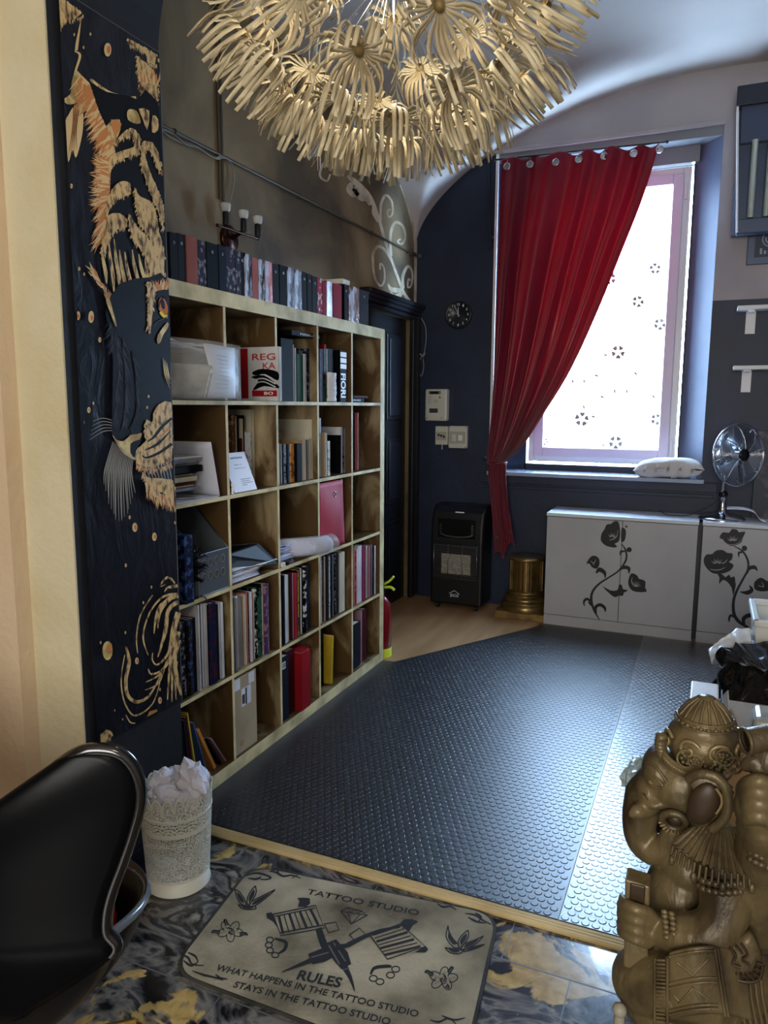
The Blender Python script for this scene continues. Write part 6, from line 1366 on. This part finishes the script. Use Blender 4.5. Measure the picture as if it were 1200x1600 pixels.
# raised back arm on the near side, with curled fingers
B_(1178, 1400, -.03, 44, 44, 56); T_([(1178, 1440, -.03), (1182, 1380, -.07), (1190, 1330, -.12), (1192, 1290, -.15)], [44, 38, 33, 30]); B_(1190, 1262, -.16, 34, 26, 40)
for k, y in enumerate((1222, 1240, 1258, 1277)): T_([(1205, y+6, -.18), (1186, y-2, -.195), (1168, y+2, -.18), (1158, y+10, -.15)], [10.5, 10, 9.5, 8])
T_([(1195, 1205, -.16), (1180, 1190, -.165), (1166, 1196, -.16)], [12, 11, 9])
# legs: big round knee, shin, thigh
B_(1008, 1530, -.05, 50, 56, 46); T_([(1115, 1545, -.10), (1060, 1535, -.11), (1012, 1532, -.08)], [52, 52, 48]); T_([(1000, 1560, -.06), (1030, 1596, -.09), (1080, 1600, -.10)], [30, 26, 24])
B_(1010, 1535, .10, 46, 50, 44); T_([(1110, 1545, .14), (1020, 1540, .12)], [50, 46])
B_(1160, 1520, -.0, 44, 60, 70); B_(1110, 1590, 0, 90, 80, 30)
raw = parts_.build('body_raw', WOODG)
md = raw.modifiers.new('r', 'REMESH'); md.mode = 'VOXEL'; md.voxel_size = .0042; md.use_smooth_shade = True
md = raw.modifiers.new('s', 'SMOOTH'); md.factor = .5; md.iterations = 3
dg = bpy.context.evaluated_depsgraph_get(); me = bpy.data.meshes.new_from_object(raw.evaluated_get(dg)); bpy.data.objects.remove(raw)
for p in me.polygons: p.use_smooth = True
me.name = 'body'; body = bpy.data.objects.new('body', me); COL.objects.link(body); body.parent = st; body.matrix_parent_inverse = Matrix.Translation(st.location).inverted()
if not me.materials: me.materials.append(WOODG)
# base
m = MB(); m.box(1.53, SY-.17, 0, 1.90, SY+.19, .05); m.box(1.54, SY-.155, .05, 1.89, SY+.175, .165)
for k in range(10): m.ball((1.555+.036*k, SY-.158, .105), (.017, .012, .045), 12)
m.build('carved_base', WOODG, st, bevel=.006)
m = MB(); m.ball(S(968, 1578, -.13), .014, 14); m.tube([S(968, 1585, -.13), S(966, 1640, -.13)], [.010, .014], 10); m.build('base_finial', M('worn_pale_tip', (150, 146, 130), .4), st)
# ear: crescent flap
def flat_part(name, outline, dy, th, mat=WOODG, bulge=.0, bev=.004):
    pts = closedpath([(x, y, 0) for x, y in outline], 5); P = [S(p.x, p.y, dy) for p in pts]; c = sum(P, Vector())/len(P); m = MB(); n = len(P)
    inner = [c+(p-c)*.72+Vector((0, -bulge, 0)) for p in P]; core = [c+(p-c)*.35+Vector((0, -bulge*1.25, 0)) for p in P]; back = [p+Vector((0, th, 0)) for p in P]
    vs = back+P+inner+core+[c+Vector((0, -bulge*1.3, 0))]
    fs = [(a*n+i, a*n+(i+1) % n, (a+1)*n+(i+1) % n, (a+1)*n+i) for a in range(3) for i in range(n)]+[(3*n+i, 3*n+(i+1) % n, 4*n) for i in range(n)]+[tuple(range(n))[::-1]]
    m.add(vs, fs, 0, True); return m.build(name, mat, st, weld=True)
e = flat_part('ear', [(1072, 1215), (1082, 1205), (1102, 1207), (1125, 1214), (1138, 1232), (1140, 1260), (1132, 1282), (1115, 1296), (1098, 1300), (1082, 1290), (1074, 1270), (1082, 1248), (1080, 1230)], -.085, .045, WOODG, .006)
m = MB(); m.tube(smoothpath([S(1074, 1218, -.10), S(1090, 1210, -.105), S(1115, 1213, -.108), S(1133, 1230, -.108), S(1138, 1256, -.106), S(1131, 1280, -.104), S(1112, 1296, -.10)], 6), [.009]*37, 10); m.build('ear_rim', WOODG, e)
m = MB(); m.ball(S(1099, 1256, -.093), (.026, .012, .044), 20, rot=Euler((0, .25, 0))); m.build('inner_ear', WOODD, e)
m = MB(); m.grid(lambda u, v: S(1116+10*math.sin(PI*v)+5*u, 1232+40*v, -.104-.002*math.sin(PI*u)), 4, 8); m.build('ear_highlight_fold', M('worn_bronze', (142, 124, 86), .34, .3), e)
# crown
m = MB(); c = S(1098, 1178, .0)
prof = [(.052, -.01), (.066, .010), (.070, .032), (.062, .052), (.047, .062), (.050, .068), (.052, .075), (.046, .080), (.040, .088), (.028, .102), (.014, .113), (.013, .118), (0, .119)]
m.lathe(c, prof, 96, rib=None); m.build('crown_dome', WOODG, st)
m = MB()
for k in range(18):
    a = 2*PI*k/18; p0 = c+Vector((.048*math.cos(a), .048*math.sin(a), .080)); p1 = c+Vector((.015*math.cos(a), .015*math.sin(a), .114)); m.tube([p0, p0.lerp(p1, .5)+Vector((.002*math.cos(a), .002*math.sin(a), .002)), p1], .0028, 6)
for k in range(26):
    a = 2*PI*k/26; m.ball(c+Vector((.053*math.cos(a), .053*math.sin(a), .071)), (.0045, .0045, .0038), 8)
m.torus(c+Vector((0, 0, .078)), .051, .0025, n=40); m.torus(c+Vector((0, 0, .065)), .051, .0022, n=40); m.build('crown_ribs', WOODG, st)
m = MB()
for a0 in (-1.2, -1.95, -2.75, -.45, .4, 1.3, 2.2):       # spiral carvings
    pts = []
    for q in range(26):
        t = q/25*4.6*PI/2; r = .0215*(1-q/29); an = a0+(r*math.cos(t+.5))/.069; pts.append(c+Vector((.0705*math.cos(an), .0705*math.sin(an), .030+r*math.sin(t+.5))))
    m.tube(pts, .0036, 6)
m.build('crown_scrolls', MATS['worn_bronze'], st)
# diadem band round the head
bandp = [(1034, 1168, -.02), (1036, 1180, -.045), (1050, 1196, -.06), (1072, 1208, -.07), (1094, 1212, -.078), (1118, 1220, -.082), (1142, 1238, -.075)]
Q = smoothpath([S(*p) for p in bandp], 6); m = MB(); m.tube([q+Vector((0, 0, .008)) for q in Q], .0045, 8); m.tube([q-Vector((0, 0, .006)) for q in Q], .004, 8)
for i, q in enumerate(Q[::1]): m.ball(q+Vector((0, -.003, .001)), .0058, 10)
m.build('diadem', WOODG, st)
m = MB()
for (x, y, r) in ((1072, 1186, 12), (1086, 1190, 9), (1108, 1192, 15), (1128, 1204, 13), (1132, 1184, 11), (1146, 1196, 11)):
    p = S(x, y, -.068); m.torus(p, r*K, .0026, (0, -1, .2), 20, 6); 
    for k in range(6): m.ball(p+Vector((r*K*.5*math.cos(k), -.002, r*K*.5*math.sin(k))), .0036, 8)
B2 = smoothpath([S(1034, 1150, -.03), S(1032, 1165, -.035), S(1036, 1180, -.04)], 3); 
for q in B2: m.ball(q, (.012, .014, .008), 12)
m.box(*(S(1030, 1158, -.05)), *(S(1046, 1144, -.0)))
m.build('crown_ornaments', WOODG, st, bevel=.002)
m = MB(); m.tube([S(1053+0, 1283, -.065)+Vector((.021*math.cos(a), -.006*math.sin(a), .019*math.sin(a))) for a in [2*PI*k/24 for k in range(24)]], .0075, 8, closed=True); r_ = m.build('trunk_curl', WOODG, st)
m = MB(); m.ball(S(1055, 1281, -.062), (.014, .008, .012), 12); m.build('curl_hollow', WOODD, r_)
m = MB()
for k in range(11): a = PI+.3+k*.25; m.tube([S(1056, 1285, -.068)+Vector((.022*math.cos(a), 0, .018*math.sin(a))), S(1056, 1285, -.068)+Vector((.032*math.cos(a), 0, .027*math.sin(a)))], .0022, 6)
m.build('curl_fringe', MATS['worn_bronze'], st)
# eye and brow
m = MB(); p = S(1020, 1222, -.048); m.ball(p, (.009, .006, .006), 12); m.build('eye', MATS['worn_bronze'], st)
m = MB(); m.tube(smoothpath([S(1013, 1212, -.045), S(1024, 1214, -.055), S(1036, 1228, -.062)], 5), .0026, 6); m.tube(smoothpath([S(1012, 1226, -.045), S(1022, 1229, -.054), S(1034, 1232, -.06)], 5), .0022, 6)
m.tube(smoothpath([S(1010, 1192, -.03), S(1024, 1198, -.05), S(1042, 1222, -.065)], 5), .003, 6); m.build('eyelid', WOODG, st)
for k in range(1): pass
m = MB()
for k in range(5): m.tube(smoothpath([S(1002+4*k, 1238+5*k, -.04), S(1008+5*k, 1242+5*k, -.05), S(1012+6*k, 1250+4*k, -.053)], 4), .0014, 5)
m.build('trunk_wrinkles', WOODD, st)
# ribbed collar and shoulder cape
def collar(u, v):
    a = -PI*.82+u*PI*1.15; r0 = .030+.052*v; c = S(1126, 1288, -.045); q = 1.16+.045*(1 if int(u*56) % 2 else -1)*(.4+.6*v)
    return c+Vector((r0*math.cos(a)*q*1.02, r0*math.sin(a)*q*1.15, .018-.046*v-.008*math.cos(a)*v))
m = MB(); m.grid(collar, 112, 10, smooth=False); m.build('ribbed_collar', WOODG, st, solid=.004)
m = MB()
for k in range(34):
    u = k/33; a = -PI*.82+u*PI*1.15; c = S(1126, 1288, -.045); m.tube([c+Vector((.094*math.cos(a), .108*math.sin(a), -.030)), c+Vector((.098*math.cos(a), .113*math.sin(a), -.052))], .0026, 6)
for k in range(5): a = -PI*.8+k*.5; c = S(1126, 1288, -.045); m.ball(c+Vector((.100*math.cos(a), .115*math.sin(a), -.056)), (.006, .006, .010), 10)
m.build('fringe', WOODG, st)
# beaded bands
def beads(name, pts, rows, off, r):
    m = MB(); Q = smoothpath([S(*p) for p in pts], 2)
    for j in range(rows):
        for q in Q: m.ball(q+Vector(off)*j, (r, r*.8, r*.8), 10)
    m.build(name, WOODG, st)
beads('arm_band', [(1090, 1368, -.112), (1100, 1376, -.13), (1118, 1381, -.142), (1138, 1382, -.143), (1155, 1380, -.125)], 2, (0.001, 0, -.0155), .0088)
for dx in (0, 10):
    pass
beads('bracelet', [(1038+0, 1425, -.135), (1040, 1440, -.145), (1041, 1456, -.147), (1042, 1472, -.142), (1044, 1486, -.125)], 2, (.0125, 0, .0), .0066)
beads('raised_arm_band', [(1166, 1326, -.13), (1175, 1332, -.165), (1190, 1340, -.17), (1210, 1348, -.16)], 2, (0, 0, -.013), .0078)
# sacred cord and held box
m = MB(); p0 = S(976, 1368, -.115); p1 = S(1012, 1420, -.115)
bxw = (S(978, 1508, -.11), S(1016, 1370, -.11))
m.obox((S(996, 1438, -.095)), (.0225, 0, -.002), (0, .022, 0), (-.003, 0, .092)); bxo = m.build('held_box', WOODG, st, bevel=.003)
m = MB(); cc_ = S(996, 1394, -.118); m.box(cc_.x-.014, cc_.y-.002, cc_.z-.022, cc_.x+.014, cc_.y+.004, cc_.z+.016); m.build('box_panel', WOODD, bxo, bevel=.003)
# raised hand attribute: hollow cylinder
m = MB(); c0 = S(1165, 1158, -.17); dirv = Vector((.10, .05, .012)); m.tube([c0, c0+dirv], [.021, .026], 20, cap=False); m.tube([c0+dirv, c0+dirv*1.05], .026, 20); m.torus(c0, .0205, .0035, dirv, 24, 6); ho = m.build('held_conch', WOODG, st)
m = MB(); m.lathe(c0+dirv*.06, [(.0, 0), (.019, 0)], 20, axis=dirv); m.build('hollow_end', WOODD, ho)
m = MB(); m.ball(S(1200, 1190, -.15), (.035, .03, .04), 18); m.build('conch_body', WOODG, ho)
# skirt panels
def skirt(u, v):
    x = 1046+118*u+10*v*u; y = 1488+105*v-10*math.sin(PI*u); q = S(x, y, -.184+.06*abs(u-.35)**1.5*1.0+.02*(1-v)*u); return q
m = MB(); m.grid(skirt, 30, 20); m.build('skirt_cloth', WOODG, st, solid=.006)
m = MB()
def onsk(u, v, l=.004): p = skirt(u, v); return p+Vector((0, -l, 0))
for v in (.05, .45, .52, .85, .91): m.tube([onsk(u/20, v) for u in range(13)], .0028, 6)
for k in range(9): m.tube([onsk(.08+.06*k, .04), onsk(.10+.06*k, .10)], .0022, 5)
for pts in ([(.1, .16), (.3, .40), (.52, .16)], [(.12, .78), (.3, .58), (.5, .78)], [(.05, .62), (.12, .74)]): m.tube([onsk(*p) for p in pts], .0022, 5)
for u in (.60, .64): m.tube([onsk(u+.08*v/10, v/10) for v in range(11)], .0032, 6)
m.build('skirt_carving', WOODG, st)
m = MB()
for k in range(17): m.tube([S(1026, 1500+6*k, -.168), S(1040, 1501+6*k, -.170)], .0024, 6)
m.tube([S(1023, 1496, -.165), S(1023, 1600, -.165)], .003, 6); m.tube([S(1043, 1496, -.172), S(1043, 1600, -.172)], .0034, 6); m.build('hanging_sash', WOODG, st)
sp = [(1110, 1488), (1122, 1508), (1142, 1526), (1165, 1534), (1186, 1530), (1192, 1508), (1184, 1480), (1172, 1462), (1150, 1470)]
ap = flat_part('hip_apron', sp, -.145, .02, WOODG, .004)
m = MB(); m.tube(smoothpath([S(x, y, -.152) for x, y in sp[:6]], 5), .0035, 6)
for k in range(12):
    t = k/11; i = min(int(t*5), 4); a = Vector(sp[i]).lerp(Vector(sp[i+1]), t*5-i); b = a.lerp(Vector((1155, 1495)), .28); m.tube([S(a.x, a.y, -.152), S(b.x, b.y, -.154)], .0024, 5)
for pts in ([(1140, 1480), (1150, 1495), (1142, 1505), (1158, 1512)], [(1158, 1475), (1168, 1492), (1160, 1500), (1172, 1510)], [(1150, 1478), (1160, 1490)]): m.tube(smoothpath([S(x, y, -.155) for x, y in pts], 4), .0022, 5)
m.build('apron_carving', WOODD, ap)
m = MB()
for k in range(7): m.tube(smoothpath([S(1135+9*k, 1532-abs(k-3), -.13), S(1138+9*k, 1560, -.135), S(1146+9*k, 1600, -.135)], 4), .0035, 6)
m.build('skirt_pleats', WOODG, st)

# ================================================================== chandelier of paper flowers
STR = M('cream_paper_strip', (200, 188, 156), .6, col2=(166, 150, 118), scale=8); STR2 = M('strip_underside', (150, 136, 100), .6)
HUBM = M('flower_hub', (134, 112, 66), .5)
hc = CAM_LOC+1.48*np.array([(614-600)/FPX, -(-52-800)/FPX, 1.])@RR; HC = Vector(hc)
chd = thing('chandelier', HC, 'large round chandelier of curled cream paper strip flowers on thin wires', 'chandelier')
def flower_mesh(seed):
    rnd = random.Random(seed); m = MB(); n = 25
    for k in range(n):
        a = 2*PI*k/n+rnd.uniform(-.1, .1); L = rnd.uniform(.8, 1.12); w = .0040; flare = rnd.uniform(.75, 1.2); tw = rnd.uniform(-.25, .25)
        pr = [(.004, .0), (.026, .006), (.048*flare, .003+.004*rnd.random()), (.064*flare, .018), (.071*flare, .040*L), (.070*flare, .064*L), (.066*flare, .088*L)]
        e = Vector((math.cos(a), math.sin(a), 0)); vs = []
        for i, (r, h) in enumerate(pr):
            t = Vector((-math.sin(a+tw*i/6), math.cos(a+tw*i/6), 0)); p = e*r+Vector((0, 0, h)); ww = w*(.45 if i == 0 else .8 if i == 1 else 1)
            vs += [p+t*ww, p-t*ww]
        m.add(vs, [(2*i, 2*i+1, 2*i+3, 2*i+2) for i in range(len(pr)-1)], 0, True)
    m.lathe((0, 0, -.006), [(.0, 0), (.009, 0), (.010, .006), (.007, .016), (0, .018)], 12, mi=1)
    return m
FV = []
for s in range(4):
    o = flower_mesh(s).build('paper_flower', [STR, HUBM], None, solid=.0005); FV.append(o)
Wm = MB(); Wm.cyl((0, 0, 0), (0, 0, 1), .0009, n=5); wire0 = Wm.build('wire', STEEL, None)
core = MB(); core.ball((0, 0, 0), .045, 24); core.build('centre_globe', M('globe_white', (206, 204, 196), .3), None); co = bpy.data.objects['centre_globe']; co.parent = chd
NF = 66; used = [False]*4; first = True
RH = .335
k = 0; fl = []
for i in range(NF):
    z = 1-2*(i+.5)/NF; r = math.sqrt(1-z*z); a = i*PI*(3-math.sqrt(5))
    d = Vector((r*math.cos(a), r*math.sin(a), z)); rad = RH*random.uniform(.84, 1.0) if z > -.55 else RH*random.uniform(.88, 1.0)
    v = i % 4
    o = FV[v] if not used[v] else FV[v].copy()
    if used[v]: COL.objects.link(o)
    used[v] = True
    o.parent = chd; o.location = d*rad; q = (d+Vector((0, 0, -.30))).normalized().to_track_quat('Z', 'Y'); o.rotation_mode = 'QUATERNION'; o.rotation_quaternion = q
    w = wire0 if i == 0 else wire0.copy()
    if i: COL.objects.link(w)
    w.parent = chd; w.rotation_mode = 'QUATERNION'; w.rotation_quaternion = d.to_track_quat('Z', 'Y'); w.scale = (1, 1, rad)
m = MB(); m.tube([(0, 0, .04), (0, 0, archz(HC.x)-HC.z-.05)], .004, 8); m.lathe((0, 0, archz(HC.x)-HC.z-.07), [(.012, 0), (.05, .03), (.055, .075)], 24)
o = m.build('hanging_cord', CHROME, None); o.parent = chd

pl = bpy.data.lights.new('chandelier_bulb', 'POINT'); pl.energy = 5; pl.color = (1, .90, .74); pl.shadow_soft_size = .05
po = bpy.data.objects.new('chandelier_bulb', pl); COL.objects.link(po); po.parent = chd; po.location = (0, 0, -.06)
